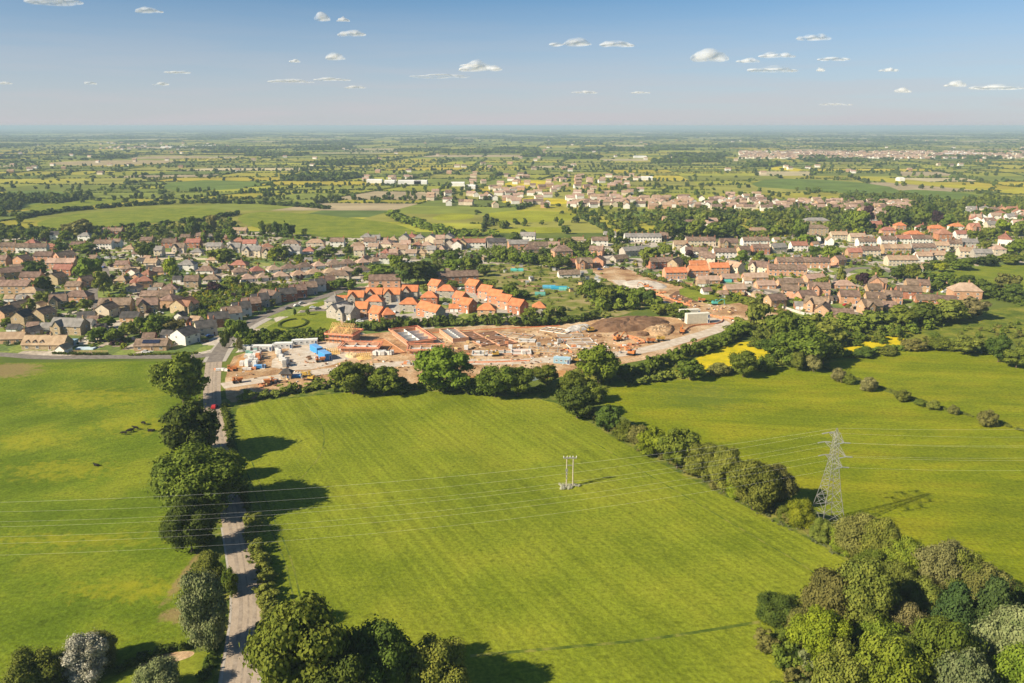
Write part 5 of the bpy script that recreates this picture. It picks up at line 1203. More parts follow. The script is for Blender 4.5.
for k, z in enumerate((0, 2.9)):
    cabin(689, 319, 12, 3.4, 2.8, 12, CR, ['lower', 'upper'][k] + ' cream cabin of the rear stack on the building site', z, 'stacked_cabin', win=0)
    cabin(697, 323, 14, 3.6, 2.8, 12, CR, ['lower', 'upper'][k] + ' cream cabin of the front stack on the building site', z, 'stacked_cabin', win=0)
cabin(562, 363, 8, 3, 2.7, -12, LB, 'light blue cabin beside the haul road above the hedge trees'); cabin(551, 362, 1, 1, 1, 0, LB, None) if False else None
cabin(264 - 4, 368, 5, 2.2, 1.3, 10, BL_, 'low blue skip in front of the stacked materials', name='skip', cat='skip', win=0); cabin(297, 377, 6.5, 2.4, .9, 5, BL_, 'flat blue skip beside the small hipped cabin', name='skip', cat='skip', win=0)
# little hipped marketing hut
p = G(287, 378); e = empty('garden_hut', p); b = MB(); b.box((0, 0, 1.4), (4.4, 4.0, 2.8)); b.build('wall', W['buff'], e)
b = MB(); b.add([(-3, -2.8, 2.7), (3, -2.8, 2.7), (3, 2.8, 2.7), (-3, 2.8, 2.7), (-.8, 0, 4.6), (.8, 0, 4.6)], [(0, 1, 5, 4), (1, 2, 5), (2, 3, 4, 5), (3, 0, 4), (3, 2, 1, 0)]); b.build('roof', RF['dark'], e); part('window', win_mesh(1.1, .9), e, (-1, -2.01, 1.5)); part('door', door_mesh(), e, (1, -2.01, 0))
tag(e, 'small hut with a dark hipped roof beside the haul road', 'hut')

# stacked materials: each stack its own thing
rs = random.Random(3); rg = random.Random(77)
SM = [mat('wrapped_blocks', [(0.62, 0.60, 0.57), (0.72, 0.70, 0.67)], 1, .6), mat('grey_blocks', [(0.30, 0.29, 0.27), (0.42, 0.40, 0.37)], 2, .9), mat('timber_packs', [(0.50, 0.33, 0.15), (0.62, 0.44, 0.22)], 1.5, .8), mat('orange_bricks', [(0.55, 0.20, 0.09), (0.66, 0.30, 0.15)], 2, .8), mat('green_wrap', [(0.16, 0.33, 0.27), (0.24, 0.42, 0.34)], 1, .5)]
SN = ['white-wrapped block', 'grey block', 'pale timber', 'orange brick', 'green-wrapped']
stacks = []
def stack(px, py, mi, grp, n=None):
    p = G(px, py); e = empty('material_stack', (p.x, p.y, .1), R(rs.uniform(-15, 15))); n = n or rs.randint(1, 3)
    b = MB(); [b.box((0, y, .06), (1.9, .14, .12)) for y in (-.7, 0, .7)]; b.box((0, 0, .15), (2.0, 1.8, .05)); b.build('pallet', SM[2], e)
    for k in range(n):
        b = MB(); s_ = rs.uniform(.9, 1.05); b.box((rs.uniform(-.1, .1), rs.uniform(-.1, .1), .18 + k * 1.0 + .48), (1.9 * s_, 1.7 * s_, .96)); b.build('pack', SM[mi], e)
    e['category'] = 'pallet stack'; e['group'] = grp; hgroups.setdefault(grp, []).append((px, e, f"{SN[mi]} pallet stack"))
gs1 = 'stacks in the storage yard'
for i in range(9):
    for j in range(4):
        if rs.random() < .2: continue
        py = 353 + i * 1.7; stack(249 - i * .8 + j * 4.0 + rs.uniform(-.8, .8), py + rs.uniform(-.5, .5), rs.choice([0, 0, 1, 1, 0, 4] if j < 3 else [0, 2, 3]), gs1)
gs2 = 'stacks right of the yard'
for i in range(12): stack(276 + i * .9 + rs.uniform(-1.2, 1.2), 351.5 + i * 1.4, rs.choice([0, 1, 1, 0]), gs2)
gs3 = 'stacks by the site gate'
for i in range(9): stack(218 + i * 4.5, 371 - i * .15 + rs.uniform(-.8, .8), rs.choice([0, 3, 0, 2]), gs3, 1)
gs4 = 'stacks among the house shells'
for i in range(10): stack(375 + i * 1.9, 355 + rs.uniform(-.6, .6), 0, gs4, 2)
for i in range(20): 
    px = rs.uniform(445, 640); stack(px, rs.uniform(343, 357), rs.choice([0, 1, 2, 3, 3, 0]), gs4, rs.randint(1, 2))
gs5 = 'stacks on the upper site'
for i in range(14): px = rs.uniform(650, 700); stack(px, 290 + (px - 650) * .35 + rs.uniform(-2, 2), rs.choice([0, 3, 3, 2]), gs5, 1)
gs6 = 'stacks beside the haul road'
for i in range(12): px = 262 + i * 1.3; stack(px, 387 - i * .5 + rs.uniform(-.5, .5), rs.choice([3, 1, 3, 2]), gs6, 1)
for i in range(10): stack(rs.uniform(400, 430), rs.uniform(364, 366), rs.choice([3, 2, 1]), gs6, 1)

# half-built plots
BRK = W['pink']; SCAF = mat('scaffold_boards', [(0.66, 0.24, 0.13), (0.78, 0.36, 0.22)], .6, .8); CONC = mat('concrete_slab', [(0.40, 0.37, 0.33), (0.54, 0.50, 0.46)], .5, .9)
def plot(px, py, L, Wd, hh, rz, label, scaff=True, slab=None, div=2, wallm=None, inner=True):
    p = G(px, py); e = empty('house_shell', (p.x, p.y, .08), R(rz)); b = MB(); b.box((0, 0, .12), (L, Wd, .24)); b.build('floor_slab', slab or CONC, e)
    b = MB(); t_ = .35
    for s_ in (-1, 1):
        b.box((0, s_ * (Wd / 2 - t_ / 2), .24 + hh / 2), (L, t_, hh)); b.box((s_ * (L / 2 - t_ / 2), 0, .24 + hh / 2 * .96), (t_, Wd - 2 * t_ - .01, hh * .96))
    b.build('outer_wall', wallm or BRK, e)
    b = MB()
    for k in range(1, div): b.box((-L / 2 + L * k / div, 0, .24 + hh * .45), (.25, Wd - 2 * t_ - .02, hh * .9))
    b.box((0, 0, .24 + hh * .43), (L - 2 * t_ - .02, .2, hh * .86))
    if inner: b.build('inner_wall', SM[0] if hh > 1 else SM[1], e)
    if scaff:
        b = MB(); o = .9
        for s_ in (-1, 1):
            b.box((0, s_ * (Wd / 2 + o), hh * .9), (L + 2.6, .9, .08)); b.box((s_ * (L / 2 + o), 0, hh * .9 + .1), (.9, Wd + 2.6, .08))
            b.box((0, s_ * (Wd / 2 + o + .45), hh * .9 + .7), (L + 2.6, .06, .5)); b.box((s_ * (L / 2 + o + .45), 0, hh * .9 + .7), (.06, Wd + 2.6, .5))
        b.build('scaffold_deck', SCAF, e)
        b = MB(); n = int(L / 2.4)
        for i in range(n + 1):
            x = -L / 2 - .8 + (L + 1.6) * i / n
            for s_ in (-1, 1): b.tube((x, s_ * (Wd / 2 + o + .4), 0), (x, s_ * (Wd / 2 + o + .4), hh + 1.5), .06, n=4)
        b.build('scaffold_poles', SM[1], e)
    tag(e, label, 'house shell', 'half-built houses on the building site'); return e
def plot2(ax, ay, bx, by, Wd, hh, label, **k):
    A = G(ax, ay); B = G(bx, by); c = (A + B) / 2; px, py = PIX(c.x, c.y)
    return plot(px, py, (B - A).length, Wd, hh, math.degrees(math.atan2(B.y - A.y, B.x - A.x)), label, **k)
ORF = mat('orange_fill', [(0.44, 0.18, 0.07), (0.56, 0.28, 0.13)], .5, .95); DKS = mat('dark_membrane', [(0.17, 0.09, 0.055), (0.26, 0.14, 0.09)], .5, .9)
plot2(404, 333, 421, 345, 14, 2.4, 'long scaffolded house shell with orange decking under the dark hedge', div=4)
plot(426, 352.5, 16, 8, 2.6, 3, 'scaffolded shell with pale block walls beside the haul road', div=3)
plot(361, 350.5, 18, 9, 2.8, -3, 'scaffolded brick shell right of the blue cabins', div=3)
plot2(447, 332, 461, 342, 9, 2.0, 'house shell covered with grey floor beams', scaff=False, slab=CONC, div=7)
plot2(377, 340, 398, 354, 8, .25, 'bare orange foundation strip between two scaffolded shells', scaff=False, slab=ORF, div=1, inner=False)
plot2(467, 333, 478, 339.5, 8, .4, 'low foundation with dark brown infill left of its twin', scaff=False, slab=DKS, div=1, inner=False); plot2(480, 341, 489, 345.5, 9, .5, 'small dark-filled foundation nearest the haul road', scaff=False, slab=DKS, div=1, inner=False)
plot2(486, 333, 498, 339.5, 11, .4, 'wide low foundation with dark brown infill', scaff=False, slab=DKS, div=1, inner=False); plot2(500, 341, 509, 345, 11, .5, 'right-hand dark-filled foundation with brick piers in front', scaff=False, slab=DKS, div=1, inner=False)
plot(500, 353, 12, 8, .7, 0, 'small pale walled foundation full of loose blocks', False, None, 3); plot(521, 353, 10, 7, .9, 2, 'low white-walled foundation with red infill beside the haul road', False, SCAF, 1, SM[0])
plot(484, 354, 12, 7, .6, 0, 'pale block foundation in front of the dark-filled ones', False, None, 3, SM[0]); plot(527, 341, 9, 6, .2, -8, 'small pale slab on the bare orange ground', False, CONC, 1, SM[0])
plot(515, 336, 20, 9, .15, -25, 'faint grey strip foundation left of the white rubble', False, EARTH, 3, SM[1]); plot(548, 350, 20, 10, .15, -6, 'grey strip foundation with criss-cross walls in the middle of the site', False, EARTH, 4, SM[1])
plot(583, 346, 16, 8, .35, 12, 'pale strip foundation above the round tree', False, EARTH, 3, SM[0]); plot(577, 341, 16, 7, .3, 8, 'strip foundation just below the white rubble', False, EARTH, 3, SM[0]); plot(596, 349, 14, 5, .3, 14, 'narrow pale foundation nearest the round tree top', False, EARTH, 4, SM[0]); plot(570, 336, 14, 5, .25, 4, 'low grey footing beside the rubble heap', False, EARTH, 2, SM[1])
plot(556, 331, 16, 9, .3, -30, 'pale blockwork grid at the far edge of the building site', False, EARTH, 5, SM[0])

# roofed-timber house (trusses exposed)
TIMB = mat('new_timber', [(0.68, 0.44, 0.15), (0.80, 0.58, 0.26)], 1, .8)
def truss_roof(e, L, Wd, z0, rise, px_=0, axis=0):
    b = MB(); n = int(L / .9)
    for i in range(n + 1):
        x = -L / 2 + L * i / n
        P = [(x, -Wd / 2 - .4, z0), (x, 0, z0 + rise), (x, Wd / 2 + .4, z0)]
        for a_, c_ in ((P[0], P[1]), (P[1], P[2]), (P[0], P[2])): b.tube(a_, c_, .10, n=4)
        b.tube((x, 0, z0), P[1], .06, n=4)
    for f in (.25, .5, .75, 1):
        for s_ in (-1, 1): b.tube((-L / 2, s_ * (Wd / 2) * (1 - f), z0 + rise * f), (L / 2, s_ * (Wd / 2) * (1 - f), z0 + rise * f), .06, n=4)
    return b.build('roof_truss', TIMB, e)
p = G(343, 343); e = empty('timber_framed_house', (p.x, p.y + 4, .1), R(-14)); b = MB(); b.box((0, 0, 2.6), (13, 10, 5.2)); b.build('wall', BRK, e)
truss_roof(e, 12.6, 10, 5.25, 4.6); b = MB()
for k in range(6):
    y = -5.8 + k * .9; r_ = 4.4 - k * .75 * .0; b.tube((-5.2, y, 5.3), (-2.4, y, 5.3 + 3.6), .11, n=4); b.tube((.4, y, 5.3), (-2.4, y, 5.3 + 3.6), .11, n=4); b.tube((2.2, y, 5.3), (4.0, y, 5.3 + 2.8), .11, n=4); b.tube((5.8, y, 5.3), (4.0, y, 5.3 + 2.8), .11, n=4)
b.build('gable_truss', TIMB, e); b = MB()
for s_ in (-1, 1): b.box((0, s_ * 6.1, 4.6), (16, 1.1, .1)); b.box((0, s_ * 6.7, 5.2), (16, .08, .7)); b.box((s_ * 7.6, 0, 4.7), (1.1, 13.4, .1)); b.box((s_ * 8.2, 0, 5.3), (.08, 13.4, .7)); b.box((0, s_ * 6.1, 2.3), (16, 1.1, .1))
b.build('scaffold_deck', SCAF, e); b = MB()
for i in range(8):
    for s_ in (-1, 1): b.tube((-7.7 + i * 2.2, s_ * 6.6, 0), (-7.7 + i * 2.2, s_ * 6.6, 6.6), .07, n=4)
b.build('scaffold_poles', SM[1], e)
for x in (-4, 0, 4):
    for z in (1.4, 3.9): part('window_opening', win_mesh(1.3, 1.2), e, (x, -5.003, z))
tag(e, 'house under construction with bare timber roof trusses and orange scaffold decks', 'house')
for (px, py, lab) in [(333, 353, 'timber roof frame standing on the ground left of the scaffolded shell'), (364, 358, 'small timber roof frame on the ground beside the white packs')]:
    p = G(px, py); e = empty('roof_frame', (p.x, p.y, .1), R(20)); truss_roof(e, 6, 7, .1, 2.6); b = MB(); b.box((0, 0, .05), (6.4, 7.6, .1)); b.build('base_boards', TIMB, e); tag(e, lab, 'roof frame', 'timber roof frames on the ground')

# heaps
def heap(name, pix, h, m, label, cat, seed=1):
    cx = sum(q[0] for q in pix) / len(pix); cy = sum(q[1] for q in pix) / len(pix)
    ring = smooth_poly([G(*q) for q in pix], True, 2); c0 = sum((q for q in ring), Vector()) / len(ring); r_ = random.Random(seed)
    V = []; n = len(ring); fs = []; ks = (1, .9, .78, .6, .4, .2)
    for j, k in enumerate(ks):
        for i, q in enumerate(ring):
            z = h * (0, .42, .75, .93, 1, .97)[j] * (1 + r_.uniform(-.16, .16)); d = c0 + (q - c0) * (k + r_.uniform(-.03, .03)) if j else q
            V.append((d.x, d.y, -.02 if j == 0 else z))
    for j in range(len(ks) - 1):
        for i in range(n): fs.append((j * n + i, j * n + (i + 1) % n, (j + 1) * n + (i + 1) % n, (j + 1) * n + i))
    fs.append(tuple((len(ks) - 1) * n + i for i in range(n)))
    b = MB(); b.add(V, fs); o = b.build(name, m); tag(o, label, cat); return o
heap('soil_heap', [(590, 332), (588, 325), (605, 320), (640, 317), (662, 319), (672, 322), (664, 328), (640, 331), (615, 333)], 3.0, SOIL, 'large dark brown soil heap below the scrub belt', 'soil heap')
heap('spoil_heap', [(640, 331), (652, 326), (672, 324), (676, 330), (668, 337), (650, 336)], 1.8, EARTH, 'pale brown spoil heap right of the dark soil heap', 'soil heap')
heap('rubble_heap', [(618, 284), (630, 280), (650, 280), (670, 286), (662, 290), (640, 289)], 1.2, mat('chalky_rubble', [(0.44, 0.37, 0.30), (0.60, 0.53, 0.45)], .2, .95, .7), 'long white rubble heap on the upper building site', 'rubble heap')
heap('rubble_heap', [(562, 333), (566, 329), (576, 326), (590, 325), (592, 329), (580, 331)], 1.6, mat('grey_rubble', [(0.40, 0.37, 0.34), (0.66, 0.62, 0.57)], .5, .95, .7), 'grey rubble and pipes at the far edge of the building site', 'rubble heap')
heap('soil_heap', [(633, 335), (640, 332), (650, 333), (650, 336), (640, 337)], 1.2, SOIL, 'small dark soil heap in front of the pale spoil', 'soil heap')
heap('sand_heap', [(343, 356), (352, 353), (362, 356), (352, 359)], 1.3, mat('builders_sand', [(0.50, 0.36, 0.19), (0.62, 0.47, 0.28)], .5, .95), 'sand heap beside the scaffolded shell and white packs', 'sand heap')


# loose material on the building site, too much of it to count
def debris(name, pix, n, m, smin, smax, label):
    PW = [tuple(G(*q)[:2]) for q in pix]; x0, x1 = min(q[0] for q in PW), max(q[0] for q in PW); y0, y1 = min(q[1] for q in PW), max(q[1] for q in PW); b = MB(); k = 0
    while k < n:
        x, y = rg.uniform(x0, x1), rg.uniform(y0, y1)
        if not inside(PW, x, y): continue
        s_ = rg.uniform(smin, smax); b.box((x, y, .12 + s_ * .1), (s_, s_ * rg.uniform(.15, .7), s_ * rg.uniform(.15, .4)), rg.uniform(0, 3.1)); k += 1
    tag(b.build(name, m), label, 'debris', kind='stuff')
ZA = [(228, 380), (262, 356), (320, 352), (352, 360), (440, 358), (600, 350), (640, 344), (560, 366), (440, 370), (330, 376), (250, 392)]; ZB = [(440, 336), (560, 330), (640, 338), (640, 350), (560, 358), (440, 360)]; ZC = [(620, 286), (660, 292), (740, 308), (735, 325), (690, 312), (650, 300)]
for z, n in ((ZA, 220), (ZB, 420), (ZC, 160)):
    debris('site_debris', z, n // 3, SM[0], .4, 1.4, 'pale blocks, sheets and pipes lying about the building site'); debris('site_debris', z, n // 3, BRK, .4, 1.6, 'loose orange bricks and tiles on the building site')
    debris('site_debris', z, n // 8, SM[2], .5, 2.4, 'loose timber on the building site'); debris('site_debris', z, n // 3, SOIL, .6, 2.2, 'clods of dark earth on the building site')

# orange mesh fences
NET = mat('orange_netting', [(0.60, 0.17, 0.07), (0.70, 0.27, 0.13)], 1, .7)
def net_fence(pix, label, h=1.0):
    pts = smooth_poly([G(*q) for q in pix], False, 1); e = empty('barrier_fence', pts[0]); b = MB(); c = MB(); o0 = pts[0]
    for a_, d_ in zip(pts[:-1], pts[1:]):
        l = (d_ - a_).length; an = math.atan2(d_.y - a_.y, d_.x - a_.x); m_ = (a_ + d_) / 2 - o0; b.box((m_.x, m_.y, h * .5), (l, .05, h * .75), an); c.tube(a_ - o0, a_ - o0 + Vector((0, 0, h + .2)), .05, n=5)
    b.build('netting', NET, e); c.build('post', SM[1], e); tag(e, label, 'barrier fence', 'orange barrier fences on the building site')
net_fence([(616, 344), (622, 347), (636, 345), (648, 343), (630, 336), (624, 339)], 'orange netting round the deep trench in the bare ground'); net_fence([(627, 336), (632, 339), (640, 344)], 'short orange netting across the trench area')
net_fence([(618, 333), (612, 336), (618, 340)], 'orange netting at the left of the trench area'); net_fence([(684, 332), (690, 327), (704, 325), (720, 324), (724, 320), (716, 317), (706, 315)], 'long curved orange netting beside the haul road bend')
net_fence([(722, 318), (732, 319), (740, 323), (744, 326)], 'orange netting right of the haul road bend', 1.2); net_fence([(686, 331), (682, 335)], 'short orange netting beside the orange excavator')
net_fence([(560, 352), (566, 350), (572, 353)], 'orange netting beside the criss-cross foundation'); net_fence([(560, 342), (566, 341), (564, 344)], 'little orange netting triangle in mid site')
net_fence([(436, 362), (480, 363), (530, 361)], 'low orange netting along the haul road', .7); net_fence([(645, 292), (656, 294), (668, 299), (690, 306)], 'orange netting along the upper site road')
net_fence([(214, 370), (220, 371), (232, 371)], 'orange barriers at the site gate'); net_fence([(432, 333), (500, 329), (560, 326)], 'thin orange netting under the dark hedge', .6)

# allotment nets and sheds
for i, (px, py, l, c, lab) in enumerate([(517, 271, 10, (0.10, 0.42, 0.36), 'green netted tunnel on the allotments nearest the trees'), (549, 288, 9, (0.10, 0.36, 0.52), 'blue net cage on the allotments, left of the pair'), (559, 289, 11, (0.04, 0.30, 0.46), 'blue net cage in the middle of the allotments'), (564, 290, 7, (0.14, 0.44, 0.40), 'green net cage right of the blue ones'), (540, 295, 7, (0.12, 0.34, 0.28), 'small green net cage on the near allotments'), (727, 282, 6, (0.10, 0.40, 0.36), 'green garden tunnel among the bungalows')]):
    p = G(px, py); b = MB(); b.prism([(-2, 0), (-1.9, 1.2), (-1.2, 1.9), (0, 2.2), (1.2, 1.9), (1.9, 1.2), (2, 0)], -l / 2, l / 2, axis='x'); o = b.build('net_cage', mat('net_' + str(i), [tuple(k * .8 for k in c), c], .6, .7)); o.location = (p.x, p.y, .05); tag(o, lab, 'net cage')
gs = 'small sheds on the allotments'
for i in range(20):
    px = rs.uniform(490, 600); py = rs.uniform(266, 297)
    if inside([(a, b) for a, b in [(480, 262), (600, 272), (625, 300), (540, 305)]], px, py):
        p = G(px, py); e = empty('shed', p, R(rs.uniform(-30, 30))); b = MB(); b.box((0, 0, 1), (2.6, 2, 2)); b.build('wall', rs.choice([SM[2], SM[1], SM[0]]), e)
        b = MB(); b.prism([(-1.25, 1.98), (1.25, 1.98), (0, 2.7)], -1.45, 1.45, axis='x'); b.build('roof', rs.choice([LEAD, RF['dark']]), e); e['category'] = 'shed'; e['group'] = gs; hgroups.setdefault(gs, []).append((px, e, 'small garden shed'))

# greenhouse, pool covers by the dormered bungalow
p = G(86, 349); b = MB(); b.box((0, 0, .35), (9, 3.6, .7)); o = b.build('pool_cover', mat('pool_cover', [(0.45, 0.56, 0.66), (0.62, 0.72, 0.80)], .5, .4)); o.location = p; tag(o, 'pale blue covered pool in the garden beside the village road', 'pool')
p = G(72, 344); b = MB(); b.box((0, 0, 1.2), (5, 4, 2.4)); o = b.build('blue_gazebo', mat('blue_canvas', [(0.22, 0.34, 0.46), (0.32, 0.44, 0.55)], .5, .7)); b.box((0, 0, 2.5), (5.4, 4.4, .2)); o.location = p; tag(o, 'blue tarpaulin-covered store right of the dormered bungalow', 'store')
# post and rail / walls
def fence_line(pix, label, h=1.2, name='fence', m=None, cat='fence'):
    pts = [G(*q) for q in pix]; e = empty(name, pts[0]); b = MB(); c = MB(); o0 = pts[0]
    for a_, d_ in zip(pts[:-1], pts[1:]):
        l = (d_ - a_).length; an = math.atan2(d_.y - a_.y, d_.x - a_.x); n = max(1, int(l / 3)); m_ = (a_ + d_) / 2 - o0
        if name == 'garden_wall': b.box((m_.x, m_.y, h / 2), (l, .3, h), an)
        else:
            for z in (.35, .75, 1.1): b.box((m_.x, m_.y, z * h / 1.2), (l, .05, .12), an)
        for i in range(n):
            q = a_.lerp(d_, i / n) - o0; c.box((q.x, q.y, (h + .1) / 2), (.16, .16, h + .1)) if name != 'garden_wall' else c.box((q.x, q.y, h + .06), (.5, .5, .12))
    b.build('rails' if name == 'fence' else 'wall', m or SM[2], e); c.build('posts' if name == 'fence' else 'coping', m or SM[2], e); tag(e, label, cat); return e
fence_line([(744, 293), (770, 304), (800, 314), (830, 320)], 'pale garden wall at the edge of the right-hand estate above the field', 1.6, 'garden_wall', CONC, 'wall')
fence_line([(60, 352.5), (108, 352.5)], 'pale garden fence in front of the pool by the village road', 1.2); fence_line([(340, 322), (352, 330), (360, 338)], 'pale fence around the grey stone corner house', 1.4, 'fence', W['pink'])
fence_line([(240, 399), (248, 397)], 'short wooden gate at the corner of the central field', 1.2); fence_line([(132, 259.6), (180, 259.6), (206, 260)], 'long pale wall beside the village back street', 1.5, 'garden_wall', W['cream'], 'wall')
# low round wall on the village green
p = G(293, 324); b = MB(); n = 28
for i in range(n):
    a0 = 2 * math.pi * i / n
    if 1.2 < a0 < 1.7: continue
    b.box((7.5 * math.cos(a0), 11 * math.sin(a0), .4), (1.9, 1.2, .8), math.atan2(11 * math.cos(a0), -7.5 * math.sin(a0)))
o = b.build('round_hedge', LEAF['dark']); o.location = p; tag(o, 'low clipped round hedge on the village green', 'hedge')

# ------------------------------------------------------------------ pylon and lines
PB = G(826, 527)
def lattice(b, c0, w0, c1, w1, n, r=.07, rot=0.0):
    def cor(f, k):
        w_ = w0 + (w1 - w0) * f; z = c0 + (c1 - c0) * f; a = math.pi / 4 + k * math.pi / 2 + rot
        return Vector((w_ / math.sqrt(2) * math.cos(a), w_ / math.sqrt(2) * math.sin(a), z))
    for k in range(4):
        b.tube(cor(0, k), cor(1, k), r * 1.7, n=4)
        for i in range(n):
            f0, f1 = i / n, (i + 1) / n
            b.tube(cor(f0, k), cor(f1, (k + 1) % 4), r, n=3, caps=False); b.tube(cor(f0, (k + 1) % 4), cor(f1, k), r, n=3, caps=False); b.tube(cor(f1, k), cor(f1, (k + 1) % 4), r, n=3, caps=False)
LD = Vector((0.985, 0.168, 0)); la = math.atan2(LD.y, LD.x)
pyl = empty('lattice_pylon', PB, la)        # local x along the line, local y across: arms point along y
b = MB(); lattice(b, 0, 7.6, 12, 3.9, 4, .055); b.build('lower_tower', GREY_PAINT, pyl)
b = MB(); lattice(b, 12, 3.9, 21, 1.8, 5, .045); lattice(b, 21, 1.8, 28.5, 1.0, 6, .04); b.tube((0, 0, 28.5), (0, 0, 30), .09, n=5)
for k in range(4):
    a = math.pi / 4 + k * math.pi / 2; b.tube((1.1 / 1.414 * math.cos(a), 1.1 / 1.414 * math.sin(a), 28.5), (0, 0, 30), .06, n=4)
b.build('upper_tower', GREY_PAINT, pyl)
ARMS = [(20.3, 4.4), (23.8, 5.4), (27.2, 3.8)]
for z, a in ARMS:
    for s_ in (-1, 1):
        b = MB(); w_ = .75
        for x in (-w_, w_): b.tube((x, s_ * .7, z), (0, s_ * a, z + .1), .065, n=4); b.tube((x * .8, s_ * .6, z + 1.7), (0, s_ * a, z + .1), .06, n=4)
        for f in (.33, .66):
            b.tube((-w_ * (1 - f), s_ * (.7 + (a - .7) * f), z), (w_ * (1 - f), s_ * (.7 + (a - .7) * f), z), .05, n=3); b.tube((w_ * (1 - f), s_ * (.7 + (a - .7) * f), z), (w_ * .8 * (1 - f), s_ * (.6 + (a - .6) * f), z + 1.7 * (1 - f)), .05, n=3)
        ao = b.build('cross_arm', GREY_PAINT, pyl)
        for sx in (-1, 1):
            c = MB(); c.tube((0, s_ * a, z + .05), (sx * 2.0, s_ * a, z - .25), .11, n=6)
            for q in range(5): c.tube((sx * (.3 + q * .35), s_ * a, z - .03 - q * .045), (sx * (.36 + q * .35), s_ * a, z - .04 - q * .045), .2, n=8)
            c.build('insulator', LEAD, ao)
tag(pyl, 'tall steel lattice electricity pylon in the hedge between the two big fields', 'pylon')
WIRE = mat('aluminium_wire', [(0.60, 0.58, 0.54), (0.70, 0.68, 0.64)], 1, .4, metal=.3)
def wire(p0, p1, sag, label, r=.013, grp='power lines strung from the pylon'):
    cu = []; n = 40
    for i in range(n + 1):
        f = i / n; q = Vector(p0).lerp(Vector(p1), f); q.z -= sag * 4 * f * (1 - f); cu.append(q)
    b = MB()
    for a_, c_ in zip(cu[:-1], cu[1:]): b.tube(a_, c_, r, n=5, caps=False)
    o = b.build('power_line', WIRE); tag(o, label, 'power line', grp); return o
PR = Matrix.Rotation(la, 3, 'Z')
lv = ['lowest', 'middle', 'top']
for i, (z, a) in enumerate(ARMS):
    for s_ in (-1, 1):
        P0 = PB + PR @ Vector((-2, s_ * a, z - .25)); P1 = P0 - LD * 262; P1.z = z - 1.5
        wire(P0, P1, 7.5, f"{lv[i]} {'near' if s_ < 0 else 'far'}-side wire running left from the pylon across the lane")
        Q0 = PB + PR @ Vector((2, s_ * a, z - .25)); Q1 = Q0 + LD * 260; wire(Q0, Q1, 7.5, f"{lv[i]} {'near' if s_ < 0 else 'far'}-side wire running right from the pylon", .012)
wire(PB + Vector((0, 0, 30)), PB - LD * 262 + Vector((0, 0, 29)), 6, 'thin earth wire from the tip of the pylon running left', .016); wire(PB + Vector((0, 0, 30)), PB + LD * 260 + Vector((0, 0, 30)), 6, 'thin earth wire from the tip of the pylon running right', .014)
# H pole
HP = G(569.5, 487); e = empty('twin_pole', HP, R(2)); POLE = mat('weathered_pole', [(0.40, 0.33, 0.25), (0.54, 0.47, 0.38)], 2, .9)
for x in (-1.0, 1.0): b = MB(); b.tube((x, 0, 0), (x, 0, 10.2), .20, .15, 10); b.build('pole', POLE, e)
b = MB(); b.box((0, -.14, 9.9), (4.2, .2, .3)); b.box((0, .14, 9.9), (4.2, .2, .3)); b.build('crossbeam', GREY_PAINT, e); b = MB(); b.box((0, 0, 7.3), (2.2, .14, .16)); b.build('lower_beam', GREY_PAINT, e)
for x in (-2.0, -.9, .0, .9, 2.0): b = MB(); b.tube((x, 0, 10), (x, 0, 10.6), .09, n=8); b.tube((x, 0, 10.2), (x, 0, 10.3), .16, n=8); b.build('insulator', FRAME, e)
b = MB(); b.box((-1.0, -.3, 5.9), (.7, .5, .9)); b.box((-1.0, -.3, 4.6), (.5, .4, .7)); b.box((-1.0, -.28, 3.2), (.45, .3, .6)); b.build('switch_box', GREY_PAINT, e)
tag(e, 'twin wooden electricity pole with crossbeam standing alone in the central field', 'electricity pole')
b = scatter('weed_patch', [(HP.x + rs.uniform(-3, 3), HP.y + rs.uniform(-1.8, 1.5)) for _ in range(26)], 1.3, .8, 'm', LEAF['blossom']); tag(b, 'ring of pale tall weeds around the feet of the twin pole', 'weeds', kind='stuff')

for pix, lab in (([(596, 422), (650, 452), (700, 479), (760, 511), (815, 541), (860, 566), (915, 600)], 'strip of white cow parsley along the pylon hedge'), ([(818, 530), (830, 538), (842, 530), (828, 522)], 'rough weeds round the feet of the pylon'), ([(268, 683), (270, 640), (267, 600), (257, 560), (247, 520)], 'rough grass on the right verge of the lane')):
    P = along([G(*q) for q in pix], .55, .9); P = P[rng.random(len(P)) < .62]
    tag(scatter('verge_weeds', P, rng.uniform(.6, 1.6, len(P)), rng.uniform(.3, 1.0, len(P)), 'm', LEAF['grey' if 'parsley' in lab else 'olive']), lab, 'weeds', kind='stuff')
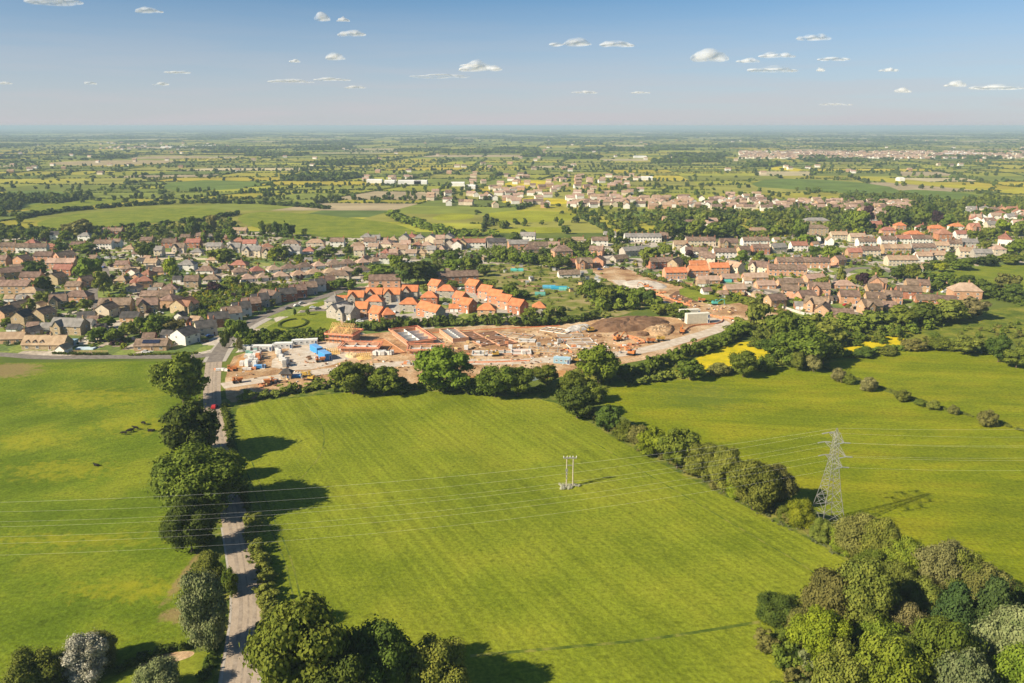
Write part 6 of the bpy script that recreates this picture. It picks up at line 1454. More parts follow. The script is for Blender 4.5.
# ------------------------------------------------------------------ cows (dark cattle in the left meadow)
COW = mat('black_hide', [(0.012, 0.010, 0.010), (0.03, 0.024, 0.02)], 1.5, .8)
def cow(px, py, rz, label, lying=False, graze=True):
    p = G(px, py); e_ = []; V = []; Rr = []
    def n_(x, y, z, r): V.append((x, y, z)); Rr.append(r); return len(V) - 1
    dz = -.72 if lying else 0
    hip = n_(-.8, 0, 1.15 + dz, .36); mid = n_(0, 0, 1.1 + dz, .42); sho = n_(.7, 0, 1.15 + dz, .36); e_ += [(hip, mid), (mid, sho)]
    nk = n_(1.15, 0, (1.05 if graze and not lying else 1.35) + dz, .2); hd_ = n_(1.5, 0, (.55 if graze and not lying else 1.5) + dz, .15); mz = n_(1.75, 0, (.22 if graze and not lying else 1.38) + dz, .09); e_ += [(sho, nk), (nk, hd_), (hd_, mz)]
    tl = n_(-1.15, 0, 1.25 + dz, .06); t2 = n_(-1.25, 0, .6 + max(dz, -.4), .035); e_ += [(hip, tl), (tl, t2)]
    for s_ in (-1, 1):
        if lying:
            k = n_(.85, s_ * .35, .22, .12); f = n_(.5, s_ * .48, .1, .07); e_ += [(sho, k), (k, f)]; k = n_(-.45, s_ * .42, .25, .14); f = n_(-.85, s_ * .55, .1, .07); e_ += [(hip, k), (k, f)]
        else:
            k = n_(.68, s_ * .24, .55, .085); f = n_(.7, s_ * .24, .04, .065); e_ += [(sho, k), (k, f)]
            a = n_(-.7, s_ * .25, .75, .13); k = n_(-.92, s_ * .25, .48, .07); f = n_(-.85, s_ * .25, .04, .065); e_ += [(hip, a), (a, k), (k, f)]
        er = n_(1.42, s_ * .22, V[hd_][2] + .12, .04); e_.append((hd_, er))
    me_ = bpy.data.meshes.new('cow'); me_.from_pydata(V, e_, []); me_.materials.append(COW); o = bpy.data.objects.new('cow', me_); C.objects.link(o)
    me_.update(); sk = o.modifiers.new('skin', 'SKIN'); sk.use_smooth_shade = True
    for i, d in enumerate(me_.skin_vertices[0].data if me_.skin_vertices else []): d.radius = (Rr[i], Rr[i])
    ss = o.modifiers.new('sub', 'SUBSURF'); ss.levels = 1; ss.render_levels = 1
    o.location = (p.x, p.y, .05); o.rotation_euler = (0, 0, R(rz)); tag(o, label, 'cow', 'black cattle in the left meadow'); return o
def ensure_skin(o): pass
cow(150.5, 431.5, 4, 'black cow lying down, rightmost and largest of the cattle', True); cow(151.8, 431, 178, 'black cow lying close behind the rightmost one', True); cow(144, 425, 150, 'black cow standing above the lying cattle'); cow(136, 430, 170, 'small black cow right of the grazing pair', graze=False)
cow(129.5, 433, 20, 'black cow grazing in the middle of the left pair'); cow(131, 432, 200, 'black cow standing beside the grazing one'); cow(124, 435, 170, 'black cow furthest left in the meadow group'); cow(97, 466, 160, 'lone dark cow in the middle of the left meadow', True)

def free(x, y, r):
    for (hx_, hy, a, b, rz) in HPOS:
        dx, dy = x - hx_, y - hy
        if abs(dx) > a + b + r or abs(dy) > a + b + r: continue
        c_, s_ = math.cos(-rz), math.sin(-rz); u, v = dx * c_ - dy * s_, dx * s_ + dy * c_
        if abs(u) < a + r and abs(v) < b + r: return False
    return True
ROADS = []
for o in C.objects:
    if o.get('kind') == 'structure' and o.type == 'MESH' and any(k in o.name for k in ('road', 'street', 'lane', 'crescent', 'close')) and 'verge' not in o.name:
        vs = [v.co for v in o.data.vertices]
        for i in range(0, len(vs) - 1, 2): ROADS.append(((vs[i].x + vs[i + 1].x) / 2, (vs[i].y + vs[i + 1].y) / 2, (vs[i] - vs[i + 1]).length / 2))
RA = np.array(ROADS)
def off_road(x, y, r): return not np.any((RA[:, 0] - x) ** 2 + (RA[:, 1] - y) ** 2 < (RA[:, 2] + r) ** 2)

# garages, extra cars, allotment beds and site debris
rg = random.Random(77)
def near_spots(px0, px1, py0, py1, n, r):
    out_ = []; t_ = 0
    while len(out_) < n and t_ < 6000:
        t_ += 1; px = rg.uniform(px0, px1); py = rg.uniform(py0, py1)
        if not (inside(V_LEFT, px, py) or inside(V_RIGHT, px, py)): continue
        if 205 < px < 560 and py > 283: continue
        p = G(px, py)
        if free(p.x, p.y, r) and off_road(p.x, p.y, r * .7): out_.append((px, py, p))
    return out_
for (args, grp) in (((0, 200, 262, 345, 22, 3.2), 'garages of the left village'), ((120, 480, 242, 283, 20, 3.2), 'garages of the mid village'), ((640, 960, 240, 312, 30, 3.2), 'garages of the town')):
    for px, py, p in near_spots(*args): house(p, 'garage', rg.choice(['brick', 'cream', 'buff', 'white', 'pink']), rg.choice(['brown', 'grey', 'dark', 'tan']), R(rg.choice([0, 8, -10, 80])), None, None, grp, None, px, 1)
for (args, grp) in (((0, 200, 262, 345, 20, 2.6), 'cars on drives in the left village'), ((120, 480, 242, 283, 16, 2.6), 'cars on drives in the mid village'), ((640, 990, 240, 312, 34, 2.6), 'cars on drives in the town')):
    for px, py, p in near_spots(*args): put_car(px, py, rg.uniform(0, 180), rg.choice(['white', 'white', 'silver', 'black', 'blue', 'red', 'grey']), grp)
for i in range(22):
    u, v = rg.uniform(0, 1), rg.uniform(0, 1); px = 500 + u * 85 + v * 10; py = 268 + v * 28
    sheet('allotment_bed', [(px, py), (px + 9, py + .6), (px + 10, py + 2.0), (px + 1, py + 1.4)], rg.choice([SOIL, EARTH, GRASS_E, TALL, SOIL]), 0.10 + i * .004, 0)
# ------------------------------------------------------------------ village trees
rt = random.Random(11)
VT = [ # x, base, width, top, kind, tone
 (90, 282, 27, 254, 'round', 'bright'), (104, 294, 18, 270, 'round', 'olive'), (37, 276, 25, 260, 'round', 'dark'), (45, 295, 22, 275, 'round', 'dark'), (42, 305, 16, 290, 'round', 'olive'), (84, 252, 26, 243, 'round', 'mid'), (62, 252, 14, 241, 'round', 'dark'),
 (8, 262, 10, 254, 'round', 'dark'), (32, 240, 14, 228, 'round', 'dark'), (66, 240, 12, 230, 'round', 'lime'), (80, 237, 28, 219, 'round', 'brown'), (46, 240, 12, 230, 'round', 'olive'), (14, 240, 14, 231, 'round', 'mid'), (4, 242, 10, 232, 'round', 'dark'),
 (98, 353 - 12, 22, 326, 'round', 'mid'), (116, 342, 22, 328, 'round', 'mid'), (108, 328, 16, 315, 'round', 'mid'), (140, 334, 14, 318, 'tall', 'mid'), (150, 338, 14, 322, 'tall', 'bright'), (160, 334, 20, 314, 'round', 'mid'), (174, 333, 24, 318, 'round', 'brown'), (128, 338, 16, 322, 'round', 'mid'),
 (29, 314, 18, 298, 'shrub', 'olive'), (8, 324, 12, 317, 'shrub', 'bright'), (86, 310, 16, 298, 'round', 'olive'), (66, 308, 12, 302, 'shrub', 'lime'), (143, 258, 16, 242, 'round', 'olive'), (150, 258, 13, 242, 'round', 'dark'), (222, 262, 28, 247, 'round', 'mid'), (228, 262, 16, 252, 'round', 'dark'),
 (172, 278, 13, 258, 'tall', 'lime'), (168, 272, 8, 260, 'tall', 'mid'), (233, 285, 18, 275, 'round', 'mid'), (215, 292, 16, 282, 'round', 'purple'), (196, 238, 10, 228, 'tall', 'dark'), (204, 246, 7, 232, 'tall', 'mid'), (219, 244, 12, 231, 'round', 'dark'), (194, 240, 14, 216, 'round', 'dark'), (206, 237, 14, 222, 'round', 'mid'), (213, 232, 12, 214, 'round', 'brown'),
 (232, 241, 12, 228, 'tall', 'mid'), (287, 237, 14, 222, 'conifer', 'dark'), (281, 237, 10, 223, 'conifer', 'dark'), (292, 236, 10, 224, 'round', 'dark'), (263, 236, 9, 222, 'tall', 'mid'), (270, 236, 8, 224, 'tall', 'olive'), (276, 237, 8, 222, 'tall', 'dark'), (305, 236, 6, 228, 'round', 'mid'),
 (282, 258, 20, 244, 'round', 'mid'), (274, 261, 12, 250, 'round', 'lime'), (330, 256, 18, 246, 'round', 'mid'), (318, 258, 12, 250, 'round', 'dark'), (348, 254, 10, 246, 'round', 'mid'), (268, 280, 10, 272, 'shrub', 'mid'), (320, 279, 12, 272, 'round', 'bright'), (359, 276, 11, 267, 'round', 'dark'), (300, 262, 14, 254, 'shrub', 'mid'),
 (238, 345, 24, 318, 'round', 'mid'), (240, 352, 8, 338, 'sparse', 'tan'), (226, 348, 10, 330, 'round', 'dark'), (273, 306, 8, 298, 'round', 'brown'), (308, 315, 5, 309, 'tall', 'dark'), (295, 316, 3, 309, 'tall', 'dark'),
 (418, 285, 40, 260, 'round', 'dark'), (430, 283, 22, 262, 'round', 'dark'), (406, 286, 20, 264, 'round', 'dark'), (384, 278, 26, 263, 'round', 'mid'), (395, 270, 16, 254, 'round', 'bright'), (372, 282, 18, 270, 'round', 'mid'), (440, 262, 18, 249, 'round', 'mid'), (452, 264, 18, 249, 'round', 'dark'), (455, 273, 20, 258, 'round', 'bright'), (470, 273, 20, 255, 'round', 'mid'), (436, 274, 14, 262, 'round', 'olive'), (484, 276, 14, 264, 'round', 'mid'), (478, 267, 12, 254, 'round', 'dark'),
 (380, 293, 10, 284, 'shrub', 'mid'), (340, 290, 16, 278, 'round', 'dark'), (350, 290, 14, 279, 'round', 'mid'), (333, 290, 12, 280, 'round', 'mid'), (452, 287, 14, 280, 'shrub', 'olive'), (425, 291, 10, 283, 'shrub', 'olive'), (510, 297, 18, 282, 'round', 'mid'), (492, 289, 14, 279, 'round', 'olive'), (522, 300, 16, 290, 'round', 'dark'), (530, 322, 20, 308, 'round', 'mid'), (548, 320, 16, 306, 'round', 'olive'), (516, 300, 14, 288, 'shrub', 'mid'), (560, 318, 16, 306, 'shrub', 'mid'),
 (500, 262, 16, 248, 'round', 'mid'), (516, 264, 16, 252, 'round', 'bright'), (530, 265, 18, 253, 'round', 'bright'), (545, 267, 16, 255, 'round', 'mid'), (557, 270, 18, 258, 'round', 'mid'), (566, 268, 14, 256, 'round', 'dark'), (574, 254, 14, 244, 'round', 'mid'), (584, 252, 16, 242, 'round', 'mid'), (566, 246, 16, 238, 'round', 'brown'), (516, 243, 14, 232, 'round', 'dark'), (548, 256, 12, 248, 'round', 'dark'), (576, 262, 8, 256, 'round', 'lime'),
 (400, 350, 0, 0, None, None),
 (595, 301, 24, 280, 'round', 'mid'), (606, 304, 22, 284, 'round', 'mid'), (584, 298, 16, 284, 'round', 'mid'), (640, 302, 18, 286, 'round', 'mid'), (648, 304, 16, 289, 'round', 'dark'), (633, 306, 14, 292, 'round', 'bright'), (660, 315, 18, 303, 'round', 'mid'), (672, 317, 16, 304, 'round', 'mid'), (684, 321, 16, 309, 'round', 'dark'),
 (650, 262, 24, 246, 'round', 'mid'), (664, 256, 16, 243, 'round', 'mid'), (618, 254, 14, 244, 'round', 'olive'), (645, 270, 8, 254, 'tall', 'olive'), (690, 258, 10, 250, 'round', 'purple'), (698, 256, 16, 249, 'round', 'mid'), (685, 266, 12, 255, 'round', 'mid'), (742, 266, 14, 250, 'round', 'mid'), (759, 262, 10, 250, 'round', 'mid'),
 (668, 240, 18, 222, 'round', 'mid'), (682, 238, 22, 218, 'round', 'dark'), (697, 240, 22, 219, 'round', 'mid'), (712, 238, 20, 222, 'round', 'bright'), (726, 238, 18, 222, 'round', 'dark'), (738, 238, 12, 226, 'round', 'mid'), (700, 226, 16, 212, 'round', 'olive'), (716, 224, 16, 210, 'round', 'dark'), (676, 226, 20, 212, 'round', 'dark'), (690, 224, 20, 208, 'round', 'mid'), (660, 232, 12, 224, 'round', 'mid'),
 (800, 240, 18, 217, 'round', 'mid'), (793, 238, 14, 222, 'round', 'dark'), (812, 244, 12, 234, 'round', 'mid'), (803, 245, 12, 234, 'round', 'bright'), (776, 236, 14, 224, 'round', 'mid'), (786, 232, 16, 218, 'round', 'olive'), (857, 232, 22, 208, 'round', 'bright'), (866, 226, 13, 205, 'round', 'purple'), (848, 230, 16, 212, 'round', 'mid'), (893, 226, 22, 205, 'round', 'dark'), (881, 226, 14, 210, 'round', 'dark'), (937, 226, 12, 210, 'round', 'purple'), (920, 228, 18, 206, 'round', 'mid'), (928, 222, 16, 203, 'round', 'dark'), (906, 224, 14, 210, 'round', 'dark'), (948, 228, 14, 214, 'round', 'mid'),
 (856, 235, 8, 228, 'round', 'lime'), (834, 236, 8, 224, 'round', 'dark'), (830, 262, 20, 244, 'round', 'mid'), (816, 258, 14, 246, 'round', 'dark'), (822, 288, 16, 276, 'round', 'olive'), (840, 285, 10, 268, 'tall', 'olive'), (815, 280, 10, 272, 'round', 'lime'), (861, 287, 13, 272, 'round', 'purple'), (877, 279, 12, 266, 'round', 'mid'), (769, 273, 9, 265, 'round', 'purple'), (902, 279, 18, 264, 'round', 'dark'), (912, 281, 16, 264, 'round', 'mid'), (896, 280, 14, 268, 'round', 'dark'),
 (784, 262, 10, 254, 'round', 'mid'), (760, 305, 12, 292, 'round', 'olive'), (798, 304, 9, 297, 'round', 'lime'), (868, 318, 10, 307, 'round', 'purple'), (855, 300, 8, 290, 'round', 'mid'), (750, 308, 12, 296, 'round', 'olive'), (984, 252, 16, 240, 'round', 'olive'), (1016, 254, 22, 238, 'round', 'bright'), (975, 244, 18, 230, 'round', 'mid'), (990, 240, 16, 226, 'round', 'mid'), (1018, 236, 16, 220, 'round', 'olive'), (1002, 232, 14, 218, 'round', 'lime'), (886, 243, 6, 236, 'round', 'mid'),
 (1004, 285 + 8, 26, 272, 'round', 'brown'), (985, 296, 24, 280, 'round', 'dark'), (965, 285, 18, 274, 'round', 'dark'), (945, 282, 20, 272, 'round', 'mid'), (930, 281, 14, 272, 'round', 'dark'), (1012, 298, 24, 284, 'round', 'dark'), (960, 270, 22, 258, 'round', 'mid'), (985, 266, 24, 256, 'round', 'dark'), (1010, 264, 24, 254, 'round', 'mid'), (940, 272, 16, 262, 'round', 'lime'), (950, 262, 12, 252, 'round', 'mid'),
]
TG = {0: 'trees in the left village', 1: 'trees in the mid village', 2: 'trees around the allotments', 3: 'trees in the left town', 4: 'trees in the right town'}
for (x, yb, wd, yt, kd, tn) in VT:
    if not kd: continue
    g_ = TG[0] if x < 150 else TG[1] if x < 365 else TG[2] if x < 625 else TG[3] if x < 800 else TG[4]
    tree(x, yb, wd, yt, kd, tn, g_)
# extra individual trees up to three hundred in all
far_spots = []
def cnt(): return sum(1 for o in C.objects if o.get('category') == 'tree')
have = cnt(); print('trees so far', have)
gtx = {0: 'small village garden trees', 1: 'small town garden trees'}
tries = 0
while have < 300 and tries < 4000:
    tries += 1; lf = rt.random() < .5; px = rt.uniform(0, 480) if lf else rt.uniform(620, 1020); py = rt.uniform(242, 335) if lf else rt.uniform(236, 312)
    if not inside(V_LEFT if lf else V_RIGHT, px, py): continue
    if 205 < px < 560 and py > 284: continue
    p = G(px, py); r_ = rt.uniform(2.5, 4.5)
    if not free(p.x, p.y, r_ * .5) or not off_road(p.x, p.y, r_ * .7): continue
    tree(px, py, 2 * r_ / mpp(py), 0, rt.choice(['round', 'shrub', 'tall', 'round']), rt.choice(['dark', 'mid', 'mid', 'olive', 'bright', 'olive', 'purple', 'lime', 'grey']), gtx[0 if lf else 1], hm=r_ * rt.uniform(1.6, 2.5)); have += 1
# garden shrubs nobody could count
sh = {k: [] for k in ('dark', 'mid', 'bright', 'olive', 'lime', 'yellow', 'brown', 'grey', 'purple')}
def fill(poly, n, smin, smax, tones, free_r=.3, avoid_roads=True):
    xs = [q[0] for q in poly]; ys = [q[1] for q in poly]; k = 0; t_ = 0
    W_ = [G(*q) for q in poly]; PW = [(q.x, q.y) for q in W_]; x0, x1 = min(q[0] for q in PW), max(q[0] for q in PW); y0, y1 = min(q[1] for q in PW), max(q[1] for q in PW)
    while k < n and t_ < n * 8:
        t_ += 1; x = rt.uniform(x0, x1); y = rt.uniform(y0, y1)
        if not inside(PW, x, y): continue
        s_ = rt.uniform(smin, smax) 
        if not free(x, y, s_ * free_r) or (avoid_roads and not off_road(x, y, s_ * .4)): continue
        sh[rt.choice(tones)].append((x, y, s_, s_ * rt.uniform(.5, 1.1))); k += 1
GT = ['dark', 'mid', 'mid', 'olive', 'olive', 'bright', 'lime', 'dark', 'mid', 'brown', 'grey', 'yellow', 'purple', 'mid']
fill([(-20, 345), (-20, 240), (240, 236), (330, 245), (480, 246), (480, 275), (330, 285), (215, 330), (180, 350), (60, 347)], 2900, 1.3, 4.6, GT)
fill([(190, 322), (170, 300), (225, 285), (290, 286), (240, 305)], 500, 1.5, 4.5, ['bright', 'mid', 'lime', 'yellow', 'olive', 'dark'])
fill([(600, 262), (600, 240), (760, 228), (880, 212), (1060, 206), (1060, 258), (980, 262), (930, 270), (960, 300), (850, 320), (780, 312), (700, 290), (640, 276)], 2900, 1.4, 5.0, GT)
fill([(480, 300), (486, 262), (600, 272), (640, 300), (610, 318), (560, 320)], 210, 1.3, 3.6, ['mid', 'olive', 'olive', 'bright', 'dark', 'grey'])
fill([(335, 290), (400, 291), (430, 286), (500, 290), (540, 318), (420, 322), (350, 318)], 120, 1.0, 2.6, ['mid', 'bright', 'dark'])
fill([(480, 262), (480, 246), (600, 240), (600, 270)], 330, 3, 8, ['mid', 'dark', 'mid', 'olive', 'bright'])
fill([(0, 236), (0, 226), (60, 233), (140, 229), (230, 222), (240, 234), (150, 240), (60, 242)], 420, 3.5, 9, ['dark', 'mid', 'olive', 'mid', 'bright'])
fill([(600, 246), (610, 222), (700, 215), (880, 206), (1000, 198), (1060, 202), (1060, 214), (880, 228), (760, 240)], 900, 5, 13, ['dark', 'mid', 'dark', 'mid', 'olive', 'mid'], .2, False)
fill([(560, 214), (700, 206), (910, 200), (930, 212), (700, 222), (600, 220)], 500, 3, 8, ['mid', 'dark', 'olive'], .2, False)
fill([(244, 352), (250, 338), (330, 333), (350, 338), (300, 344)], 190, 2.2, 5.5, ['mid', 'dark', 'olive', 'mid', 'bright'])
fill([(745, 330), (790, 318), (960, 318), (900, 342), (800, 352), (750, 350)], 260, 3, 8, ['mid', 'olive', 'dark', 'olive', 'mid'], .2)
fill([(540, 398), (560, 384), (640, 374), (690, 364), (700, 374), (600, 392)], 70, 1.2, 3.5, ['olive', 'mid', 'olive'])
fill([(760, 645), (800, 610), (870, 600), (960, 610), (1060, 600), (1060, 780), (800, 780)], 190, 3, 7, ['olive', 'mid', 'dark', 'brown', 'grey', 'mid'])
fill([(215, 520), (205, 560), (215, 620), (205, 650), (190, 640), (192, 560), (200, 520)], 60, 1.5, 3.5, ['olive', 'mid', 'dark'])
fill([(900, 345), (960, 330), (1060, 320), (1060, 355), (960, 346)], 60, 2, 5, ['olive', 'mid', 'brown'])
def batch(name, items, tone, label, cat='shrubs'):
    if not items: return
    A = np.array(items); near = A[:, 1] < 420; mid = (A[:, 1] >= 420) & (A[:, 1] < 760); fr = A[:, 1] >= 760
    for msk, tk in ((near, 'h'), (mid, 'm'), (fr, 'l')):
        if msk.any():
            B = A[msk]; tag(scatter(name, B[:, :2], B[:, 2], B[:, 3], tk, LEAF[tone]), label, cat, kind='stuff')
for k, it in sh.items(): batch('garden_shrubs', it, k, f"{DESC[k]} shrubs and bushes filling gardens and rough corners")

# ------------------------------------------------------------------ hedgerows of the plain
hedges_far.sort(key=lambda h: (h[0][1] + h[1][1]) / 2)
gfar = 'hedgerows across the plain'; nind = 0; buckets = {'m': [], 'l': [], 's': []}; lone = []
print('cells', len(cells), 'far hedges', len(hedges_far))
for a, b_ in hedges_far:
    L_ = float(np.linalg.norm(b_ - a)); ym = (a[1] + b_[1]) / 2
    if ym < 1250 and False: continue
    st = 4.5 if ym < 1600 else (6 if ym < 2600 else (11 if ym < 5000 else (24 if ym < 10000 else (60 if ym < 22000 else 160))))
    P = along([a, b_], st, st * .12)
    P = np.array([q for q in P if not in_special(q[0], q[1]) and abs(q[0]) < .72 * q[1] + 60])
    def ok(q):
        px, py = PIX(q[0], q[1])
        if 560 < px < 930 and 196 < py < 216: return rt.random() < .4
        if py > 236 or (px < 470 and py > 204 and px > 20): return False
        return True
    P = np.array([q for q in P if ok(q)]) if len(P) else P
    if not len(P): continue
    dens = rt.choice([1, 1, 1, .9, 1]) if ym < 2600 else rt.choice([1, 1, .7, .2, 0, 1]); P = P[rng.random(len(P)) < dens]
    if not len(P): continue
    wd = st * rng.uniform(.8, 1.7, len(P)); tall = rt.random(); hh = rng.uniform(1.6, 3.2, len(P)) + (rng.random(len(P)) < (.10 if tall < .7 else .4)) * rng.uniform(3, 8, len(P))
    wd = np.maximum(wd, hh * .7) if ym < 5000 else wd
    if nind < 190 and ym < 2600 and len(P) > 4:
        tn = rt.choice(['dark', 'mid', 'far', 'far']); o = scatter('hedgerow', P, wd, hh, 'l' if ym < 1600 else 's', LEAF[tn]); o['category'] = 'hedge'; o['group'] = gfar; nind += 1
        px, py = PIX(*np.mean(P, axis=0)); hgroups.setdefault((gfar, 'left' if px < 340 else 'middle' if px < 690 else 'right', 'nearer' if py > 190 else 'farther'), []).append((px, o, 'hedgerow with scattered trees' if tall > .7 else 'low hedgerow'))
    else:
        for q, w_, h_ in zip(P, wd, hh): buckets['l' if ym < 1700 else 's'].append((q[0], q[1], w_, h_))
    # lone field trees
for q in woods:
    c = np.mean(q, axis=0); ymn = c[1]; sp_ = 9 if ymn < 2600 else (16 if ymn < 6000 else (45 if ymn < 14000 else 170))
    ar = np.linalg.norm(np.array(q[1]) - q[0]) * np.linalg.norm(np.array(q[2]) - q[1]); n = int(min(2500, ar / sp_ ** 2))
    for i in range(n):
        u, v = rt.random(), rt.random(); A_ = np.array(q[0]) * (1 - u) + np.array(q[1]) * u; B_ = np.array(q[3]) * (1 - u) + np.array(q[2]) * u; P_ = A_ * (1 - v) + B_ * v
        if abs(P_[0]) > .72 * P_[1] + 60: continue
        px, py = PIX(*P_)
        if py > 236 or (20 < px < 470 and py > 204) or in_special(*P_): continue
        buckets['s' if ymn > 1700 else 'l'].append((P_[0], P_[1], sp_ * rt.uniform(1, 1.5), rt.uniform(8, 15)))
# loose trees everywhere on the plain
for i in range(1500):
    py = 131 + 104 * rt.random() ** .9; px = rt.uniform(-10, 1034); p = G(px, py)
    if (20 < px < 470 and py > 203) or in_special(p.x, p.y) or p.y < Y0: continue
    f = max(1, p.y / 3500)
    buckets['l' if p.y < 1700 else 's'].append((p.x, p.y, rt.uniform(6, 13) * f, rt.uniform(5, 12) * min(1.4, f)))
for k, it in buckets.items():
    if it:
        A = np.array(it); print('stuff trees', k, len(A))
        for j, tn in enumerate(('far', 'dark', 'mid')):
            B = A[j::3]; tag(scatter('distant_trees', B[:, :2], B[:, 2], B[:, 3], k, LEAF[tn]), 'distant hedgerow trees and woods spread over the hazy plain', 'trees', kind='stuff')

# ------------------------------------------------------------------ clouds
def cloud_mat():
    m = bpy.data.materials.new('cloud'); m.use_nodes = True; t = m.node_tree; N = t.nodes; L = t.links; N.clear()
    o = N.new('ShaderNodeOutputMaterial'); mx = N.new('ShaderNodeMixShader'); d = N.new('ShaderNodeBsdfDiffuse'); d.inputs[0].default_value = (1.0, .98, 1.0, 1); tp = N.new('ShaderNodeBsdfTransparent')
    tr = N.new('ShaderNodeBsdfTranslucent'); tr.inputs[0].default_value = (1.0, .98, 1.0, 1); m2 = N.new('ShaderNodeMixShader'); m2.inputs[0].default_value = .45; L.new(d.outputs[0], m2.inputs[1]); L.new(tr.outputs[0], m2.inputs[2])
    lw = N.new('ShaderNodeLayerWeight'); lw.inputs[0].default_value = .5; n = N.new('ShaderNodeTexNoise'); n.inputs['Scale'].default_value = .006; n.inputs['Detail'].default_value = 6
    g_ = N.new('ShaderNodeNewGeometry'); L.new(g_.outputs['Position'], n.inputs['Vector'])
    mr = N.new('ShaderNodeMapRange'); mr.inputs[1].default_value = .0; mr.inputs[2].default_value = .9; mr.inputs[3].default_value = .48; mr.inputs[4].default_value = 0; L.new(lw.outputs['Facing'], mr.inputs[0])
    mn = N.new('ShaderNodeMapRange'); mn.inputs[1].default_value = .28; mn.inputs[2].default_value = .5; L.new(n.outputs[0], mn.inputs[0])
    mu = N.new('ShaderNodeMath'); mu.operation = 'MULTIPLY'; L.new(mr.outputs[0], mu.inputs[0]); L.new(mn.outputs[0], mu.inputs[1]); L.new(mu.outputs[0], mx.inputs[0]); L.new(tp.outputs[0], mx.inputs[1]); L.new(m2.outputs[0], mx.inputs[2]); L.new(mx.outputs[0], o.inputs[0])
    return m
CM = cloud_mat(); rc = random.Random(9); gcl = 'small fair-weather clouds'
def cloud(px, py, wpx, hpx, dist=14000):
    u = (px - 512) / F; v = (341.5 - py) / F; d = Vector((u, cp + v * sp, -sp + v * cp)); t_ = dist / d.y; c = Vector((0, 0, CAM_H)) + d * t_
    wm = wpx * 1.25 / F * dist; hm = hpx * 1.45 / F * dist; Vs = []; Fs = []; n = 0
    v_, f_ = ICO2
    for i in range(13):
        a = rc.uniform(-1, 1); r_ = wm * .5 * rc.uniform(.22, .42) * (1 - abs(a) * .55)
        q = v_ * np.array([r_ * 1.3, r_ * 1.2, hm * rc.uniform(.22, .46) * (1 - abs(a) * .5)]) + np.array([a * wm * .36, rc.uniform(-.3, .3) * wm * .4, rc.uniform(.1, .6) * (1 - a * a) * hm * .3]); q[:, 2] = np.maximum(q[:, 2], -hm * .10); Vs.append(q); Fs.append(f_ + n); n += len(v_)
    me_ = mesh_np('cloud', np.concatenate(Vs), np.concatenate(Fs), [CM], smooth=True); o = link(bpy.data.objects.new('cloud', me_)); o.location = c; rm = o.modifiers.new('union', 'REMESH'); rm.mode = 'VOXEL'; rm.voxel_size = max(hm / 9, wm / 50); rm.use_smooth_shade = True; sm_ = o.modifiers.new('soft', 'SMOOTH'); sm_.iterations = 7; o['category'] = 'cloud'; o['group'] = gcl
    hgroups.setdefault(gcl, []).append((px, o, 'small white flat-bottomed cloud'))
for a in [(56, 3, 50, 12), (149, 12, 24, 7), (321, 20, 20, 10), (343, 21, 12, 6), (352, 35, 28, 9), (335, 59, 20, 9), (295, 62, 11, 5), (480, 70, 40, 12), (571, 45, 38, 10), (616, 46, 32, 9), (708, 60, 38, 15), (772, 71, 48, 8), (776, 57, 36, 7), (815, 39, 32, 9), (821, 71, 10, 5), (889, 71, 18, 5), (902, 92, 16, 6), (955, 86, 22, 8), (995, 89, 50, 6), (748, 62, 22, 6), (832, 60, 30, 5), (440, 77, 60, 4), (5, 84, 16, 4), (90, 84, 14, 4), (178, 73, 26, 4), (162, 85, 16, 4), (290, 82, 40, 5), (330, 80, 36, 4), (355, 88, 20, 4), (585, 93, 26, 4), (640, 93, 18, 3), (470, 66, 20, 4), (835, 105, 30, 4)]:
    cloud(*a)

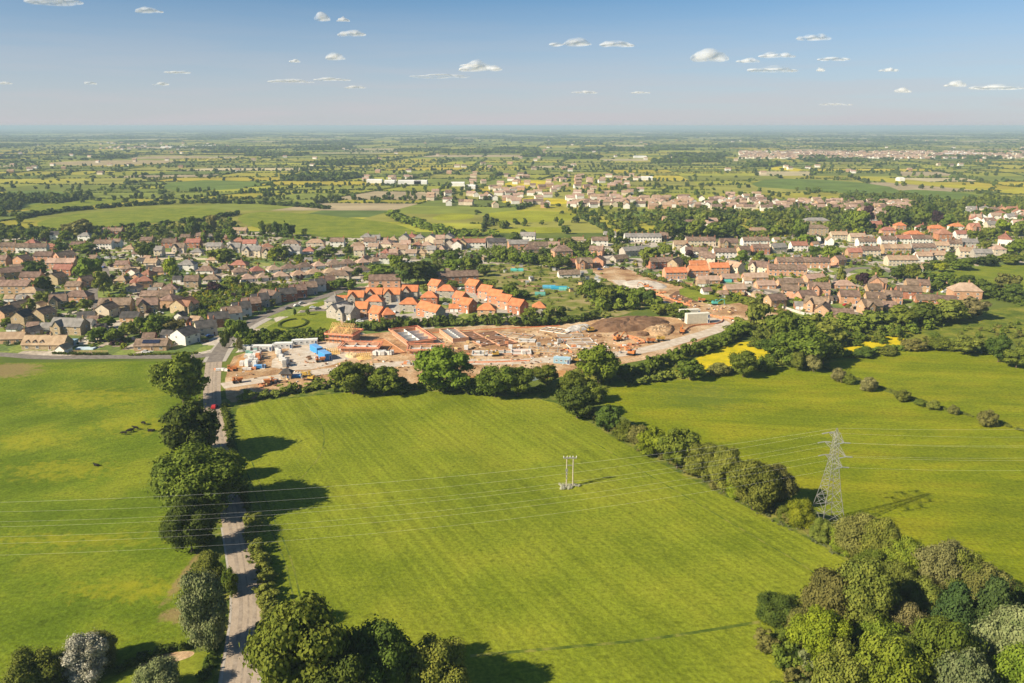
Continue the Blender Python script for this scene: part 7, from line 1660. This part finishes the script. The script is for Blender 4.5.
# ------------------------------------------------------------------ haze
hz = MB(); hz.box((0, 29000, 57.5), (118000, 61000, 117)); hm_ = bpy.data.materials.new('haze'); hm_.use_nodes = True; t = hm_.node_tree; t.nodes.clear()
o_ = t.nodes.new('ShaderNodeOutputMaterial'); pv = t.nodes.new('ShaderNodeVolumePrincipled'); pv.inputs['Color'].default_value = (0.47, 0.61, 0.79, 1); pv.inputs['Density'].default_value = 0.00011; pv.inputs['Anisotropy'].default_value = 0.0
t.links.new(pv.outputs[0], o_.inputs['Volume']); HZ = hz.build('haze', hm_); tag(HZ, kind='stuff'); HZ['label'] = 'pale blue haze over the plain'; HZ['category'] = 'haze'

# ------------------------------------------------------------------ labels for repeats: kind, place and order from the left
ORD = 'first second third fourth fifth sixth seventh eighth ninth tenth eleventh twelfth thirteenth fourteenth fifteenth sixteenth seventeenth eighteenth nineteenth'.split()
TENS = {20: 'twentieth', 30: 'thirtieth', 40: 'fortieth', 50: 'fiftieth', 60: 'sixtieth', 70: 'seventieth', 80: 'eightieth', 90: 'ninetieth'}
TE_ = {20: 'twenty', 30: 'thirty', 40: 'forty', 50: 'fifty', 60: 'sixty', 70: 'seventy', 80: 'eighty', 90: 'ninety'}
def ordn(i):
    if i < 20: return ORD[i - 1]
    t_ = i // 10 * 10
    return TENS[t_] if i == t_ else f"{TE_[t_]}-{ORD[i % 10 - 1]}"
for D in (hgroups, tree_groups):
    for g_, items in D.items():
        place = g_ if isinstance(g_, str) else f"the {g_[2]} hedgerows on the {g_[1]} of the plain"
        kinds = {}
        for it in sorted(items, key=lambda q: q[0]): kinds.setdefault(it[2], []).append(it[1])
        for d_, os_ in kinds.items():
            for i, o in enumerate(os_, 1):
                where = f"among {place}" if isinstance(g_, str) else f"on the {g_[2]} {g_[1]} plain"
                if len(os_) == 1: o['label'] = f"only {d_} {where}"
                elif i == len(os_): o['label'] = f"rightmost {d_} {where}"
                elif i == 1: o['label'] = f"leftmost {d_} {where}"
                else: o['label'] = f"{d_}, {ordn(i)} from left {where}"
seen = {}
for o in C.objects:
    if o.parent is None and o.get('label'): seen.setdefault(o['label'], []).append(o.name)
for k, v in seen.items():
    if len(v) > 1 and 'shrubs' not in k and 'distant' not in k: print('DUP', k, v)
    if not 4 <= len(k.split()) <= 16: print('LEN', len(k.split()), k)
